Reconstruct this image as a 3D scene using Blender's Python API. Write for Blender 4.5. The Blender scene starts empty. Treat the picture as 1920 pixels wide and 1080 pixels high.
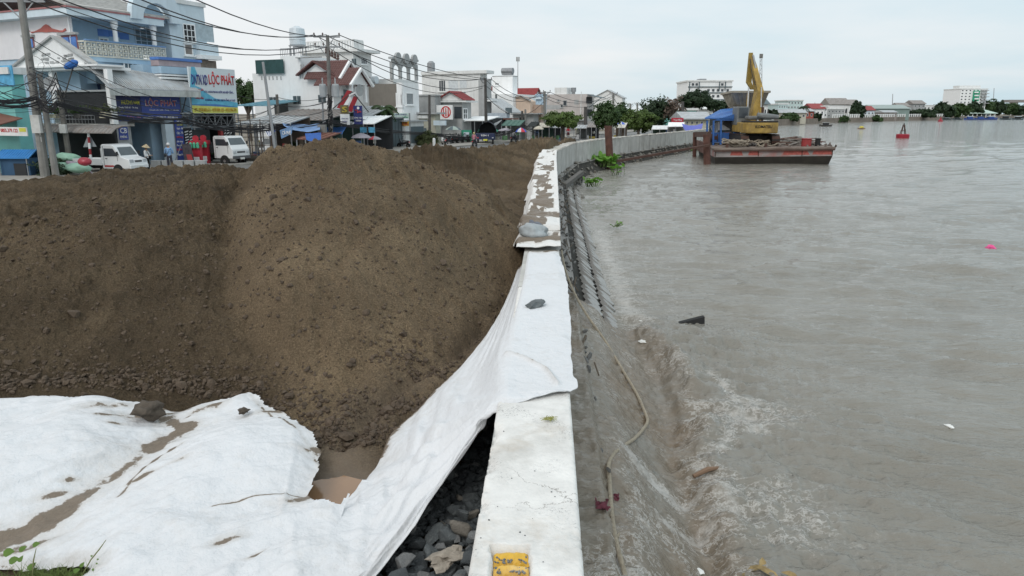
import bpy, math, random
import numpy as np
from mathutils import Vector, Matrix, noise as mnoise

# ------------------------------------------------------------------ camera, sky, sun, exposure
scene = bpy.context.scene
C = scene.collection
PITCH = math.atan(328/1350); CP, SP = math.cos(PITCH), math.sin(PITCH)
CAMZ = 3.9
cam = bpy.data.cameras.new('camera'); camo = bpy.data.objects.new('camera', cam); C.objects.link(camo)
camo.location = (0, 0, CAMZ); camo.rotation_euler = (math.pi/2-PITCH, 0, 0)
cam.sensor_width = 36; cam.lens = 1350/1920*36; cam.clip_end = 9000; cam.clip_start = .05
scene.camera = camo
world = bpy.data.worlds.new('World'); scene.world = world; world.use_nodes = True
SUN_EL, SUN_ROT = math.radians(42), math.radians(200)
def build_world():
    nt = world.node_tree; nt.nodes.clear(); N = nt.nodes; L = nt.links
    out = N.new('ShaderNodeOutputWorld')
    sky = N.new('ShaderNodeTexSky'); sky.sky_type = 'NISHITA'; sky.sun_disc = False
    sky.sun_elevation = SUN_EL; sky.sun_rotation = SUN_ROT; sky.air_density = 1; sky.dust_density = 2.0
    b1 = N.new('ShaderNodeBackground'); b1.inputs[1].default_value = .1
    L.new(sky.outputs[0], b1.inputs[0])
    tc = N.new('ShaderNodeTexCoord')
    # flat cloud deck: project the direction on a plane overhead
    sep = N.new('ShaderNodeSeparateXYZ'); L.new(tc.outputs['Generated'], sep.inputs[0])
    ad = N.new('ShaderNodeMath'); ad.operation = 'MAXIMUM'; ad.inputs[1].default_value = .0; L.new(sep.outputs[2], ad.inputs[0])
    ad2 = N.new('ShaderNodeMath'); ad2.operation = 'ADD'; ad2.inputs[1].default_value = .12; L.new(ad.outputs[0], ad2.inputs[0])
    dx = N.new('ShaderNodeMath'); dx.operation = 'DIVIDE'; L.new(sep.outputs[0], dx.inputs[0]); L.new(ad2.outputs[0], dx.inputs[1])
    dy = N.new('ShaderNodeMath'); dy.operation = 'DIVIDE'; L.new(sep.outputs[1], dy.inputs[0]); L.new(ad2.outputs[0], dy.inputs[1])
    cb = N.new('ShaderNodeCombineXYZ'); L.new(dx.outputs[0], cb.inputs[0]); L.new(dy.outputs[0], cb.inputs[1])
    no = N.new('ShaderNodeTexNoise'); no.inputs['Scale'].default_value = .55; no.inputs['Detail'].default_value = 5; no.inputs['Roughness'].default_value = .5
    L.new(cb.outputs[0], no.inputs['Vector'])
    mr = N.new('ShaderNodeMapRange'); mr.inputs[1].default_value = .3; mr.inputs[2].default_value = .7
    L.new(no.outputs[0], mr.inputs[0])
    # the deck thins towards the east (right of the picture)
    ea = N.new('ShaderNodeMath'); ea.operation = 'MULTIPLY_ADD'; ea.inputs[1].default_value = -.75; ea.inputs[2].default_value = .25; L.new(sep.outputs[0], ea.inputs[0])
    sm = N.new('ShaderNodeMath'); sm.operation = 'ADD'; sm.use_clamp = True; L.new(mr.outputs[0], sm.inputs[0]); L.new(ea.outputs[0], sm.inputs[1])
    mx = N.new('ShaderNodeMix'); mx.data_type = 'RGBA'; mx.inputs[6].default_value = (.62, .77, .84, 1); mx.inputs[7].default_value = (.86, .885, .90, 1)
    L.new(sm.outputs[0], mx.inputs[0])
    b2 = N.new('ShaderNodeBackground'); L.new(mx.outputs[2], b2.inputs[0]); zg = N.new('ShaderNodeMath'); zg.operation = 'MULTIPLY_ADD'; zg.inputs[1].default_value = .35; zg.inputs[2].default_value = .98; L.new(ad.outputs[0], zg.inputs[0]); L.new(zg.outputs[0], b2.inputs[1])
    ms = N.new('ShaderNodeMixShader'); ms.inputs[0].default_value = .92
    L.new(b1.outputs[0], ms.inputs[1]); L.new(b2.outputs[0], ms.inputs[2]); L.new(ms.outputs[0], out.inputs[0])
build_world()
sl = bpy.data.lights.new('sun', 'SUN'); sl.energy = .9; sl.angle = math.radians(20); sl.color = (1, .97, .92)
so = bpy.data.objects.new('sun', sl); C.objects.link(so); so.rotation_euler = (math.radians(48), 0, math.radians(-20))
scene.view_settings.view_transform = 'Standard'; scene.view_settings.look = 'None'
scene.view_settings.exposure = 0.05; scene.view_settings.gamma = 1; scene.view_settings.use_curve_mapping = False

# ------------------------------------------------------------------ geometry helpers
rnd = random.Random(7); rng = np.random.default_rng(7)
def ray(px, py):
    a = (px-960)/1350; v = (py-540)/1350
    return Vector((a, CP-v*SP, -SP-v*CP))
def atz(px, py, z):                                   # point of the sight line at height z
    r = ray(px, py); t = (z-CAMZ)/r.z; return Vector((r.x*t, r.y*t, z))
def aty(px, py, Y):                                   # point of the sight line at distance Y
    r = ray(px, py); t = Y/r.y; return Vector((r.x*t, Y, CAMZ+r.z*t))
def interp(x, pts): return np.interp(x, [p[0] for p in pts], [p[1] for p in pts])
def sm(a, b, x): t = np.clip((x-a)/(b-a), 0, 1); return t*t*(3-2*t)
def _hash(ix, iy, seed):
    h = (ix.astype(np.int64)*374761393 + iy.astype(np.int64)*668265263 + seed*974634777) & 0x7fffffff
    h = ((h ^ (h >> 13))*1274126177) & 0x7fffffff
    return ((h ^ (h >> 16)) & 0xffff)/65535.0
def vnoise(x, y, seed=0):
    x = np.asarray(x, float); y = np.asarray(y, float)
    ix = np.floor(x); iy = np.floor(y); fx = x-ix; fy = y-iy
    fx = fx*fx*fx*(fx*(fx*6-15)+10); fy = fy*fy*fy*(fy*(fy*6-15)+10)
    a = _hash(ix, iy, seed); b = _hash(ix+1, iy, seed); c = _hash(ix, iy+1, seed); d = _hash(ix+1, iy+1, seed)
    return (a*(1-fx)+b*fx)*(1-fy) + (c*(1-fx)+d*fx)*fy
def fbm(x, y, oct=4, seed=0, gain=.5):
    s = 0; a = 1; t = 0
    for o in range(oct):
        s = s + a*(vnoise(x*2**o*1.0+o*17.3, y*2**o+o*9.1, seed+o)-.5); t += a; a *= gain
    return s/t*2                                       # about -1..1
def polydist(X, Y, pts):
    d = np.full(X.shape, 1e9)
    for (x0, y0), (x1, y1) in zip(pts[:-1], pts[1:]):
        dx, dy = x1-x0, y1-y0; L2 = dx*dx+dy*dy+1e-9
        t = np.clip(((X-x0)*dx+(Y-y0)*dy)/L2, 0, 1)
        d = np.minimum(d, np.hypot(X-x0-t*dx, Y-y0-t*dy))
    return d
def inpoly(X, Y, pts):
    ins = np.zeros(X.shape, bool); n = len(pts)
    for i in range(n):
        x0, y0 = pts[i]; x1, y1 = pts[(i+1) % n]
        c = ((y0 > Y) != (y1 > Y)) & (X < (x1-x0)*(Y-y0)/((y1-y0) if y1 != y0 else 1e-9)+x0)
        ins ^= c
    return ins
def tag(o, label=None, cat=None, group=None, kind=None):
    if label: o['label'] = label
    if cat: o['category'] = cat
    if group: o['group'] = group
    if kind: o['kind'] = kind
    return o
def empty(name, loc, label=None, cat=None, group=None, rz=0):
    o = bpy.data.objects.new(name, None); C.objects.link(o); o.location = loc; o.rotation_euler = (0, 0, rz); o.empty_display_size = .1
    return tag(o, label, cat, group)
def link(name, me, parent=None, mats=None, smooth=False):
    o = bpy.data.objects.new(name, me); C.objects.link(o)
    if parent: o.parent = parent
    if mats is not None:
        for m in (mats if isinstance(mats, (list, tuple)) else [mats]): me.materials.append(m)
    if smooth: me.polygons.foreach_set('use_smooth', [True]*len(me.polygons))
    return o
def wloc(o):
    v = Vector(o.location)
    while o.parent: o = o.parent; v += Vector(o.location)
    return v
def gridmesh(name, X, Y, Z, mat, parent=None, attrs=None, mask=None, smooth=True):
    n, m = X.shape
    pl = wloc(parent) if parent else (0, 0, 0); co = np.stack([X-pl[0], Y-pl[1], Z-pl[2]], -1).reshape(-1, 3)
    idx = np.arange(n*m).reshape(n, m)
    f = np.stack([idx[:-1, :-1], idx[:-1, 1:], idx[1:, 1:], idx[1:, :-1]], -1).reshape(-1, 4)
    if mask is not None:
        k = mask.reshape(-1)[f].all(1); f = f[k]
    me = bpy.data.meshes.new(name)
    me.vertices.add(len(co)); me.vertices.foreach_set('co', co.ravel())
    me.loops.add(f.size); me.loops.foreach_set('vertex_index', f.ravel().astype(np.int32))
    me.polygons.add(len(f)); me.polygons.foreach_set('loop_start', (np.arange(len(f))*4).astype(np.int32)); me.polygons.foreach_set('loop_total', np.full(len(f), 4, np.int32))
    me.update()
    if smooth: me.polygons.foreach_set('use_smooth', np.ones(len(f), bool))
    for k, v in (attrs or {}).items():
        a = me.attributes.new(k, 'FLOAT', 'POINT'); a.data.foreach_set('value', v.ravel().astype(np.float32))
    if mask is not None:
        import bmesh
        bm = bmesh.new(); bm.from_mesh(me); bmesh.ops.delete(bm, geom=[v for v in bm.verts if not v.link_faces], context='VERTS'); bm.to_mesh(me); bm.free()
    return link(name, me, parent, mat)
class MB:
    """collects shapes (world coordinates) and links them as one mesh object"""
    def __init__(s): s.v = []; s.f = []; s.m = []; s.cur = 0
    def add(s, vs, fs):
        b = len(s.v); s.v += [tuple(v) for v in vs]; s.f += [tuple(i+b for i in f) for f in fs]; s.m += [s.cur]*len(fs); return s
    def hexa(s, p):                                   # 8 corners: bottom 4 then top 4
        return s.add(p, [(0, 3, 2, 1), (4, 5, 6, 7), (0, 1, 5, 4), (1, 2, 6, 5), (2, 3, 7, 6), (3, 0, 4, 7)])
    def box(s, c, size, rz=0, M=None):
        x, y, z = [q/2 for q in size]; c = Vector(c)
        R = M if M is not None else Matrix.Rotation(rz, 3, 'Z')
        return s.hexa([c+R @ Vector(q) for q in [(-x, -y, -z), (x, -y, -z), (x, y, -z), (-x, y, -z), (-x, -y, z), (x, -y, z), (x, y, z), (-x, y, z)]])
    def bar(s, a, b, w, h=None, up=(0, 0, 1)):        # rectangular bar from a to b
        a, b = Vector(a), Vector(b); h = h or w; d = b-a
        if d.length < 1e-6: return s
        d.normalize(); u = Vector(up)
        if abs(d.dot(u)) > .98: u = Vector((1, 0, 0))
        l = d.cross(u).normalized(); u = l.cross(d)
        q = [(-l*w-u*h)/2, (l*w-u*h)/2, (l*w+u*h)/2, (-l*w+u*h)/2]
        return s.add([a+k for k in q]+[b+k for k in q], [(3, 2, 1, 0), (4, 5, 6, 7), (0, 1, 5, 4), (1, 2, 6, 5), (2, 3, 7, 6), (3, 0, 4, 7)])
    def tube(s, pts, r, n=6, cap=True):
        pts = [Vector(p) for p in pts]; rs = r if isinstance(r, (list, tuple)) else [r]*len(pts)
        b = []; prev = None
        for i, p in enumerate(pts):
            d = (pts[min(i+1, len(pts)-1)]-pts[max(i-1, 0)])
            if d.length < 1e-9: d = Vector((0, 0, 1))
            d.normalize()
            u = prev if prev is not None else (Vector((0, 0, 1)) if abs(d.z) < .9 else Vector((1, 0, 0)))
            u = (u-d*u.dot(d))
            if u.length < 1e-6: u = d.orthogonal()
            u.normalize(); prev = u; w = d.cross(u)
            b += [p+(u*math.cos(2*math.pi*k/n)+w*math.sin(2*math.pi*k/n))*rs[i] for k in range(n)]
        f = []
        for i in range(len(pts)-1):
            for k in range(n): f.append((i*n+k, i*n+(k+1) % n, (i+1)*n+(k+1) % n, (i+1)*n+k))
        if cap: f += [tuple(range(n-1, -1, -1)), tuple((len(pts)-1)*n+k for k in range(n))]
        return s.add(b, f)
    def lathe(s, c, prof, n=14, M=None):              # prof: (radius, height) list
        c = Vector(c); R = M if M is not None else Matrix.Identity(3); b = []
        for r, h in prof: b += [c+R @ Vector((r*math.cos(2*math.pi*k/n), r*math.sin(2*math.pi*k/n), h)) for k in range(n)]
        f = [(i*n+k, i*n+(k+1) % n, (i+1)*n+(k+1) % n, (i+1)*n+k) for i in range(len(prof)-1) for k in range(n)]
        f += [tuple(range(n-1, -1, -1)), tuple((len(prof)-1)*n+k for k in range(n))]
        return s.add(b, f)
    def prism(s, outline, thick):                     # outline: planar 3D points; extruded by vector thick
        t = Vector(thick); n = len(outline); o = [Vector(p) for p in outline]
        f = [tuple(range(n-1, -1, -1)), tuple(range(n, 2*n))]+[(i, (i+1) % n, n+(i+1) % n, n+i) for i in range(n)]
        return s.add(o+[p+t for p in o], f)
    def quad(s, *p): return s.add(p, [tuple(range(len(p)))])
    def blob(s, c, size, seed=0, M=None, amt=.25, sub=1):
        vs, fs = ICO[sub]; c = Vector(c); R = M if M is not None else Matrix.Identity(3)
        out = []
        for v in vs:
            k = 1+amt*mnoise.noise(Vector(v)*1.7+Vector((seed*3.1, seed*1.7, 0)))*2
            out.append(c+R @ Vector((v[0]*size[0]*k, v[1]*size[1]*k, v[2]*size[2]*k)))
        return s.add(out, fs)
    def build(s, name, mats, parent=None, smooth=False, local=False, base=None, bevel=0):
        me = bpy.data.meshes.new(name)
        if parent is None and not local:
            a = np.array(s.v); o = base if base is not None else ((a[:, 0].min()+a[:, 0].max())/2, (a[:, 1].min()+a[:, 1].max())/2, a[:, 2].min())
        elif local: o = (0, 0, 0)
        else: o = wloc(parent)
        me.from_pydata([(v[0]-o[0], v[1]-o[1], v[2]-o[2]) for v in s.v], [], s.f)
        ob = link(name, me, parent, mats, smooth)
        if any(s.m): me.polygons.foreach_set('material_index', s.m)
        if parent is None and not local: ob.location = o
        me.update()
        if bevel:
            md = ob.modifiers.new('b', 'BEVEL'); md.width = bevel; md.segments = 2; md.limit_method = 'ANGLE'
        return ob
def _ico():
    import bmesh
    d = {}
    for k in (1, 2, 3):
        bm = bmesh.new(); bmesh.ops.create_icosphere(bm, subdivisions=k, radius=1)
        d[k] = ([tuple(v.co) for v in bm.verts], [tuple(v.index for v in f.verts) for f in bm.faces]); bm.free()
    return d
ICO = _ico()
def copy_tree(o, parent=None):
    c = o.copy(); C.objects.link(c); c.parent = parent
    for ch in list(o.children): copy_tree(ch, c)
    return c
def rotm(x=0, y=0, z=0): return (Matrix.Rotation(z, 3, 'Z') @ Matrix.Rotation(y, 3, 'Y') @ Matrix.Rotation(x, 3, 'X'))

# ------------------------------------------------------------------ materials
MATS = {}
def mat(name, col, rough=.8, amt=.18, scale=3.0, bump=.0, bscale=20., metal=0, spec=.4, streak=0, dirt=None, dirt_amt=0, trans=0, coat=0):
    if name in MATS: return MATS[name]
    m = bpy.data.materials.new(name); m.use_nodes = True; nt = m.node_tree; N = nt.nodes; L = nt.links
    b = N['Principled BSDF']; b.inputs['Roughness'].default_value = rough; b.inputs['Metallic'].default_value = metal
    b.inputs['Specular IOR Level'].default_value = spec; b.inputs['Coat Weight'].default_value = coat
    tc = N.new('ShaderNodeTexCoord')
    no = N.new('ShaderNodeTexNoise'); no.inputs['Scale'].default_value = scale; no.inputs['Detail'].default_value = 5; no.inputs['Roughness'].default_value = .6
    L.new(tc.outputs['Object'], no.inputs['Vector'])
    mr = N.new('ShaderNodeMapRange'); mr.inputs[1].default_value = .3; mr.inputs[2].default_value = .7; mr.inputs[3].default_value = 1-amt; mr.inputs[4].default_value = 1+amt*.6
    L.new(no.outputs[0], mr.inputs[0])
    mu = N.new('ShaderNodeMix'); mu.data_type = 'RGBA'; mu.blend_type = 'MULTIPLY'; mu.inputs[0].default_value = 1
    mu.inputs[6].default_value = (*col, 1); L.new(mr.outputs[0], mu.inputs[7])
    last = mu.outputs[2]
    if dirt or streak:
        n2 = N.new('ShaderNodeTexNoise'); n2.inputs['Scale'].default_value = 1.0; n2.inputs['Detail'].default_value = 6; n2.inputs['Roughness'].default_value = .65
        mp = N.new('ShaderNodeMapping'); s = (2.5, 2.5, .35) if streak else (1.3*scale/3, 1.3*scale/3, 1.3*scale/3); mp.inputs['Scale'].default_value = s
        L.new(tc.outputs['Object'], mp.inputs[0]); L.new(mp.outputs[0], n2.inputs['Vector'])
        r2 = N.new('ShaderNodeMapRange'); r2.inputs[1].default_value = .5; r2.inputs[2].default_value = .75; r2.inputs[3].default_value = 0; r2.inputs[4].default_value = max(streak, dirt_amt)
        L.new(n2.outputs[0], r2.inputs[0])
        m2 = N.new('ShaderNodeMix'); m2.data_type = 'RGBA'; L.new(r2.outputs[0], m2.inputs[0]); L.new(last, m2.inputs[6]); m2.inputs[7].default_value = (*(dirt or (.12, .11, .095)), 1)
        last = m2.outputs[2]
    L.new(last, b.inputs['Base Color'])
    if bump:
        n3 = N.new('ShaderNodeTexNoise'); n3.inputs['Scale'].default_value = bscale; n3.inputs['Detail'].default_value = 4
        L.new(tc.outputs['Object'], n3.inputs['Vector'])
        bp = N.new('ShaderNodeBump'); bp.inputs['Strength'].default_value = bump; bp.inputs['Distance'].default_value = .02
        L.new(n3.outputs[0], bp.inputs['Height']); L.new(bp.outputs[0], b.inputs['Normal'])
    if trans:
        tr = N.new('ShaderNodeBsdfTranslucent'); L.new(last, tr.inputs[0]); ms = N.new('ShaderNodeMixShader'); ms.inputs[0].default_value = trans
        L.new(b.outputs[0], ms.inputs[1]); L.new(tr.outputs[0], ms.inputs[2]); L.new(ms.outputs[0], N['Material Output'].inputs[0])
    MATS[name] = m; return m
def nn(nt, t, **k):
    n = nt.nodes.new(t)
    for a, v in k.items(): setattr(n, a, v)
    return n
def sand_material():
    m = bpy.data.materials.new('wet_sand'); m.use_nodes = True; nt = m.node_tree; N = nt.nodes; L = nt.links; b = N['Principled BSDF']
    tc = N.new('ShaderNodeTexCoord')
    def noise(s, d=5, r=.6):
        n = N.new('ShaderNodeTexNoise'); n.inputs['Scale'].default_value = s; n.inputs['Detail'].default_value = d; n.inputs['Roughness'].default_value = r; L.new(tc.outputs['Object'], n.inputs['Vector']); return n.outputs[0]
    r = N.new('ShaderNodeValToRGB'); e = r.color_ramp.elements
    e[0].position = .3; e[0].color = (.090, .064, .039, 1); e[1].position = .72; e[1].color = (.36, .268, .165, 1)
    x = e.new(.5); x.color = (.182, .133, .083, 1)
    mixn = N.new('ShaderNodeMath'); mixn.operation = 'MULTIPLY_ADD'; mixn.inputs[1].default_value = .62
    L.new(noise(60, 3), mixn.inputs[0]); q = N.new('ShaderNodeMath'); q.operation = 'MULTIPLY'; q.inputs[1].default_value = .42; L.new(noise(.9, 6), q.inputs[0]); L.new(q.outputs[0], mixn.inputs[2])
    L.new(mixn.outputs[0], r.inputs[0])
    # dry / wet patches set where the heap was turned over
    at = N.new('ShaderNodeAttribute'); at.attribute_name = 'wet'
    w = N.new('ShaderNodeMix'); w.data_type = 'RGBA'; L.new(at.outputs['Fac'], w.inputs[0]); L.new(r.outputs[0], w.inputs[6]); w.inputs[7].default_value = (.135, .105, .078, 1)
    dk = N.new('ShaderNodeAttribute'); dk.attribute_name = 'tone'
    mm = N.new('ShaderNodeMix'); mm.data_type = 'RGBA'; mm.blend_type = 'MULTIPLY'; mm.inputs[0].default_value = 1; L.new(w.outputs[2], mm.inputs[6]); L.new(dk.outputs['Fac'], mm.inputs[7])
    L.new(mm.outputs[2], b.inputs['Base Color'])
    rr = N.new('ShaderNodeMapRange'); rr.inputs[3].default_value = .93; rr.inputs[4].default_value = .38; L.new(at.outputs['Fac'], rr.inputs[0]); L.new(rr.outputs[0], b.inputs['Roughness'])
    b.inputs['Specular IOR Level'].default_value = .25
    st = N.new('ShaderNodeMapRange'); st.inputs[3].default_value = 1.0; st.inputs[4].default_value = .12; L.new(at.outputs['Fac'], st.inputs[0])
    b1 = N.new('ShaderNodeBump'); b1.inputs['Distance'].default_value = .06; L.new(noise(80, 6, .8), b1.inputs['Height']); L.new(st.outputs[0], b1.inputs['Strength'])
    b2 = N.new('ShaderNodeBump'); b2.inputs['Distance'].default_value = .10; L.new(noise(16, 6, .72), b2.inputs['Height']); L.new(st.outputs[0], b2.inputs['Strength']); L.new(b1.outputs[0], b2.inputs['Normal'])
    L.new(b2.outputs[0], b.inputs['Normal']); return m
def cloth_material(name, base=(.80, .81, .82), mudattr='mud'):
    m = bpy.data.materials.new(name); m.use_nodes = True; nt = m.node_tree; N = nt.nodes; L = nt.links; b = N['Principled BSDF']
    tc = N.new('ShaderNodeTexCoord')
    def noise(s, d=5, r=.6):
        n = N.new('ShaderNodeTexNoise'); n.inputs['Scale'].default_value = s; n.inputs['Detail'].default_value = d; n.inputs['Roughness'].default_value = r; L.new(tc.outputs['Object'], n.inputs['Vector']); return n.outputs[0]
    at = N.new('ShaderNodeAttribute'); at.attribute_name = mudattr
    # mud value = attribute + noise, sharp core and soft stained fringe
    s1 = N.new('ShaderNodeMath'); s1.operation = 'MULTIPLY_ADD'; s1.inputs[1].default_value = .9; L.new(noise(9, 6, .7), s1.inputs[0]); L.new(at.outputs['Fac'], s1.inputs[2])
    core = N.new('ShaderNodeMapRange'); core.inputs[1].default_value = 1.0; core.inputs[2].default_value = 1.07; L.new(s1.outputs[0], core.inputs[0])
    fr = N.new('ShaderNodeMapRange'); fr.inputs[1].default_value = .62; fr.inputs[2].default_value = 1.02; fr.inputs[4].default_value = .42; L.new(s1.outputs[0], fr.inputs[0])
    a = N.new('ShaderNodeMix'); a.data_type = 'RGBA'; a.inputs[6].default_value = (*base, 1); a.inputs[7].default_value = (.42, .37, .31, 1); L.new(fr.outputs[0], a.inputs[0])
    gr = N.new('ShaderNodeMapRange'); gr.inputs[1].default_value = .45; gr.inputs[2].default_value = .8; gr.inputs[4].default_value = .16; L.new(noise(2.2, 6, .7), gr.inputs[0])
    g = N.new('ShaderNodeMix'); g.data_type = 'RGBA'; g.inputs[7].default_value = (.45, .42, .38, 1); L.new(gr.outputs[0], g.inputs[0]); L.new(a.outputs[2], g.inputs[6])
    c = N.new('ShaderNodeMix'); c.data_type = 'RGBA'; mv = N.new('ShaderNodeMix'); mv.data_type = 'RGBA'; mv.inputs[6].default_value = (.10, .078, .058, 1); mv.inputs[7].default_value = (.27, .22, .17, 1); L.new(noise(18, 7, .8), mv.inputs[0]); L.new(mv.outputs[2], c.inputs[7]); L.new(core.outputs[0], c.inputs[0]); L.new(g.outputs[2], c.inputs[6])
    L.new(c.outputs[2], b.inputs['Base Color'])
    rr = N.new('ShaderNodeMapRange'); rr.inputs[3].default_value = .85; rr.inputs[4].default_value = .45; L.new(core.outputs[0], rr.inputs[0]); L.new(rr.outputs[0], b.inputs['Roughness'])
    b.inputs['Specular IOR Level'].default_value = .2
    b1 = N.new('ShaderNodeBump'); b1.inputs['Distance'].default_value = .03; b1.inputs['Strength'].default_value = .75; L.new(noise(14, 6, .6), b1.inputs['Height'])
    b2 = N.new('ShaderNodeBump'); b2.inputs['Distance'].default_value = .003; b2.inputs['Strength'].default_value = .3; L.new(noise(160, 2, .6), b2.inputs['Height']); L.new(b1.outputs[0], b2.inputs['Normal'])
    L.new(b2.outputs[0], b.inputs['Normal'])
    return m
def water_material():
    m = bpy.data.materials.new('river_water'); m.use_nodes = True; nt = m.node_tree; N = nt.nodes; L = nt.links; b = N['Principled BSDF']
    tc = N.new('ShaderNodeTexCoord')
    def noise(s, d=5, r=.6, sc=None, rot=0, dist=0):
        n = N.new('ShaderNodeTexNoise'); n.inputs['Scale'].default_value = s; n.inputs['Detail'].default_value = d; n.inputs['Roughness'].default_value = r; n.inputs['Distortion'].default_value = dist
        if sc:
            mp = N.new('ShaderNodeMapping'); mp.inputs['Scale'].default_value = sc; mp.inputs['Rotation'].default_value = (0, 0, rot); L.new(tc.outputs['Object'], mp.inputs[0]); L.new(mp.outputs[0], n.inputs['Vector'])
        else: L.new(tc.outputs['Object'], n.inputs['Vector'])
        return n.outputs[0]
    base = N.new('ShaderNodeMix'); base.data_type = 'RGBA'; base.inputs[6].default_value = (.178, .165, .138, 1); base.inputs[7].default_value = (.265, .252, .22, 1); L.new(noise(.5, 5), base.inputs[0])
    at = N.new('ShaderNodeAttribute'); at.attribute_name = 'foam'
    # lacy foam: thin threads of warped noise plus soft patches
    n1 = noise(7.5, 9, .68, (.8, 1.15, 1), -.3, .25)
    r1 = N.new('ShaderNodeMath'); r1.operation = 'SUBTRACT'; r1.inputs[1].default_value = .5; L.new(n1, r1.inputs[0])
    ab = N.new('ShaderNodeMath'); ab.operation = 'ABSOLUTE'; L.new(r1.outputs[0], ab.inputs[0])
    th = N.new('ShaderNodeMapRange'); th.inputs[1].default_value = .0; th.inputs[2].default_value = .032; th.inputs[3].default_value = 1; th.inputs[4].default_value = 0; L.new(ab.outputs[0], th.inputs[0])
    n2 = noise(2.6, 11, .78, (1, 1.3, 1), 0, .2)
    p = N.new('ShaderNodeMath'); p.operation = 'ADD'; L.new(n2, p.inputs[0]); L.new(at.outputs['Fac'], p.inputs[1])
    pm = N.new('ShaderNodeMapRange'); pm.inputs[1].default_value = .84; pm.inputs[2].default_value = 1.12; L.new(p.outputs[0], pm.inputs[0])
    pt = N.new('ShaderNodeMapRange'); pt.inputs[1].default_value = .62; pt.inputs[2].default_value = .85; L.new(p.outputs[0], pt.inputs[0])
    t2 = N.new('ShaderNodeMath'); t2.operation = 'MULTIPLY'; L.new(th.outputs[0], t2.inputs[0]); L.new(pt.outputs[0], t2.inputs[1]); tk = N.new('ShaderNodeMath'); tk.operation = 'MULTIPLY'; tk.inputs[1].default_value = .95; L.new(t2.outputs[0], tk.inputs[0])
    fo = N.new('ShaderNodeMath'); fo.operation = 'MAXIMUM'; fo.use_clamp = True; L.new(tk.outputs[0], fo.inputs[0]); L.new(pm.outputs[0], fo.inputs[1])
    fk = N.new('ShaderNodeMath'); fk.operation = 'MULTIPLY'; fk.inputs[1].default_value = .72; L.new(fo.outputs[0], fk.inputs[0])
    sl2 = N.new('ShaderNodeAttribute'); sl2.attribute_name = 'silt'
    b0 = N.new('ShaderNodeMix'); b0.data_type = 'RGBA'; b0.inputs[7].default_value = (.19, .145, .10, 1); L.new(sl2.outputs['Fac'], b0.inputs[0]); L.new(base.outputs[2], b0.inputs[6])
    c = N.new('ShaderNodeMix'); c.data_type = 'RGBA'; c.inputs[7].default_value = (.66, .64, .61, 1); L.new(fk.outputs[0], c.inputs[0]); L.new(b0.outputs[2], c.inputs[6])
    L.new(c.outputs[2], b.inputs['Base Color'])
    rr = N.new('ShaderNodeMapRange'); rr.inputs[3].default_value = .07; rr.inputs[4].default_value = .6; L.new(fo.outputs[0], rr.inputs[0]); L.new(rr.outputs[0], b.inputs['Roughness'])
    b.inputs['IOR'].default_value = 1.33; b.inputs['Specular IOR Level'].default_value = .5
    b1 = N.new('ShaderNodeBump'); b1.inputs['Distance'].default_value = .045; b1.inputs['Strength'].default_value = .8; L.new(noise(6.5, 5, .6, (.55, 1.7, 1), .0, .3), b1.inputs['Height'])
    b2 = N.new('ShaderNodeBump'); b2.inputs['Distance'].default_value = .13; b2.inputs['Strength'].default_value = .55; L.new(noise(2.3, 5, .6, (.5, 1.6, 1), .0, .3), b2.inputs['Height']); cs = N.new('ShaderNodeMapRange'); cs.inputs[1].default_value = .38; cs.inputs[2].default_value = .62; cs.inputs[3].default_value = .4; cs.inputs[4].default_value = 1; L.new(noise(.11, 3, .5, (1, 2, 1), .4), cs.inputs[0]); L.new(cs.outputs[0], b2.inputs['Strength'])
    L.new(b1.outputs[0], b2.inputs['Normal'])
    L.new(b2.outputs[0], b.inputs['Normal'])
    return m
def crack(m):
    nt = m.node_tree; N = nt.nodes; L = nt.links; b = N['Principled BSDF']; src = b.inputs['Base Color'].links[0].from_socket; tc = N.new('ShaderNodeTexCoord')
    def noise(s, d=5, r=.6): n = N.new('ShaderNodeTexNoise'); n.inputs['Scale'].default_value = s; n.inputs['Detail'].default_value = d; n.inputs['Roughness'].default_value = r; L.new(tc.outputs['Object'], n.inputs['Vector']); return n
    ad = N.new('ShaderNodeVectorMath'); ad.operation = 'MULTIPLY_ADD'; ad.inputs[1].default_value = (.35, .35, .35); L.new(noise(3.5, 6, .7).outputs['Color'], ad.inputs[0]); L.new(tc.outputs['Object'], ad.inputs[2])
    v = N.new('ShaderNodeTexVoronoi'); v.feature = 'DISTANCE_TO_EDGE'; v.inputs['Scale'].default_value = 1.7; L.new(ad.outputs[0], v.inputs['Vector'])
    def rng_(sock, a, c, lo=0, hi=1): r = N.new('ShaderNodeMapRange'); r.inputs[1].default_value = a; r.inputs[2].default_value = c; r.inputs[3].default_value = lo; r.inputs[4].default_value = hi; L.new(sock, r.inputs[0]); return r.outputs[0]
    def mul(x, y): q = N.new('ShaderNodeMath'); q.operation = 'MULTIPLY'; L.new(x, q.inputs[0]); L.new(y, q.inputs[1]); return q.outputs[0]
    for mask, col in ((mul(rng_(v.outputs['Distance'], 0, .008, .8, 0), rng_(noise(1.3).outputs[0], .48, .58)), (.16, .14, .12)), (mul(rng_(noise(85, 3, .8).outputs[0], .56, .62, 0, .75), rng_(noise(3.2, 4, .6).outputs[0], .56, .68)), (.11, .11, .11)), (rng_(noise(2.1, 5, .7).outputs[0], .56, .72, 0, .45), (.50, .42, .33))):
        x = N.new('ShaderNodeMix'); x.data_type = 'RGBA'; L.new(mask, x.inputs[0]); L.new(src, x.inputs[6]); x.inputs[7].default_value = (*col, 1); src = x.outputs[2]
    L.new(src, b.inputs['Base Color']); return m
CON = mat('concrete_pale', (.56, .55, .51), .85, .2, 4, .5, 30, dirt=(.2, .18, .15), dirt_amt=.45)
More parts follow.
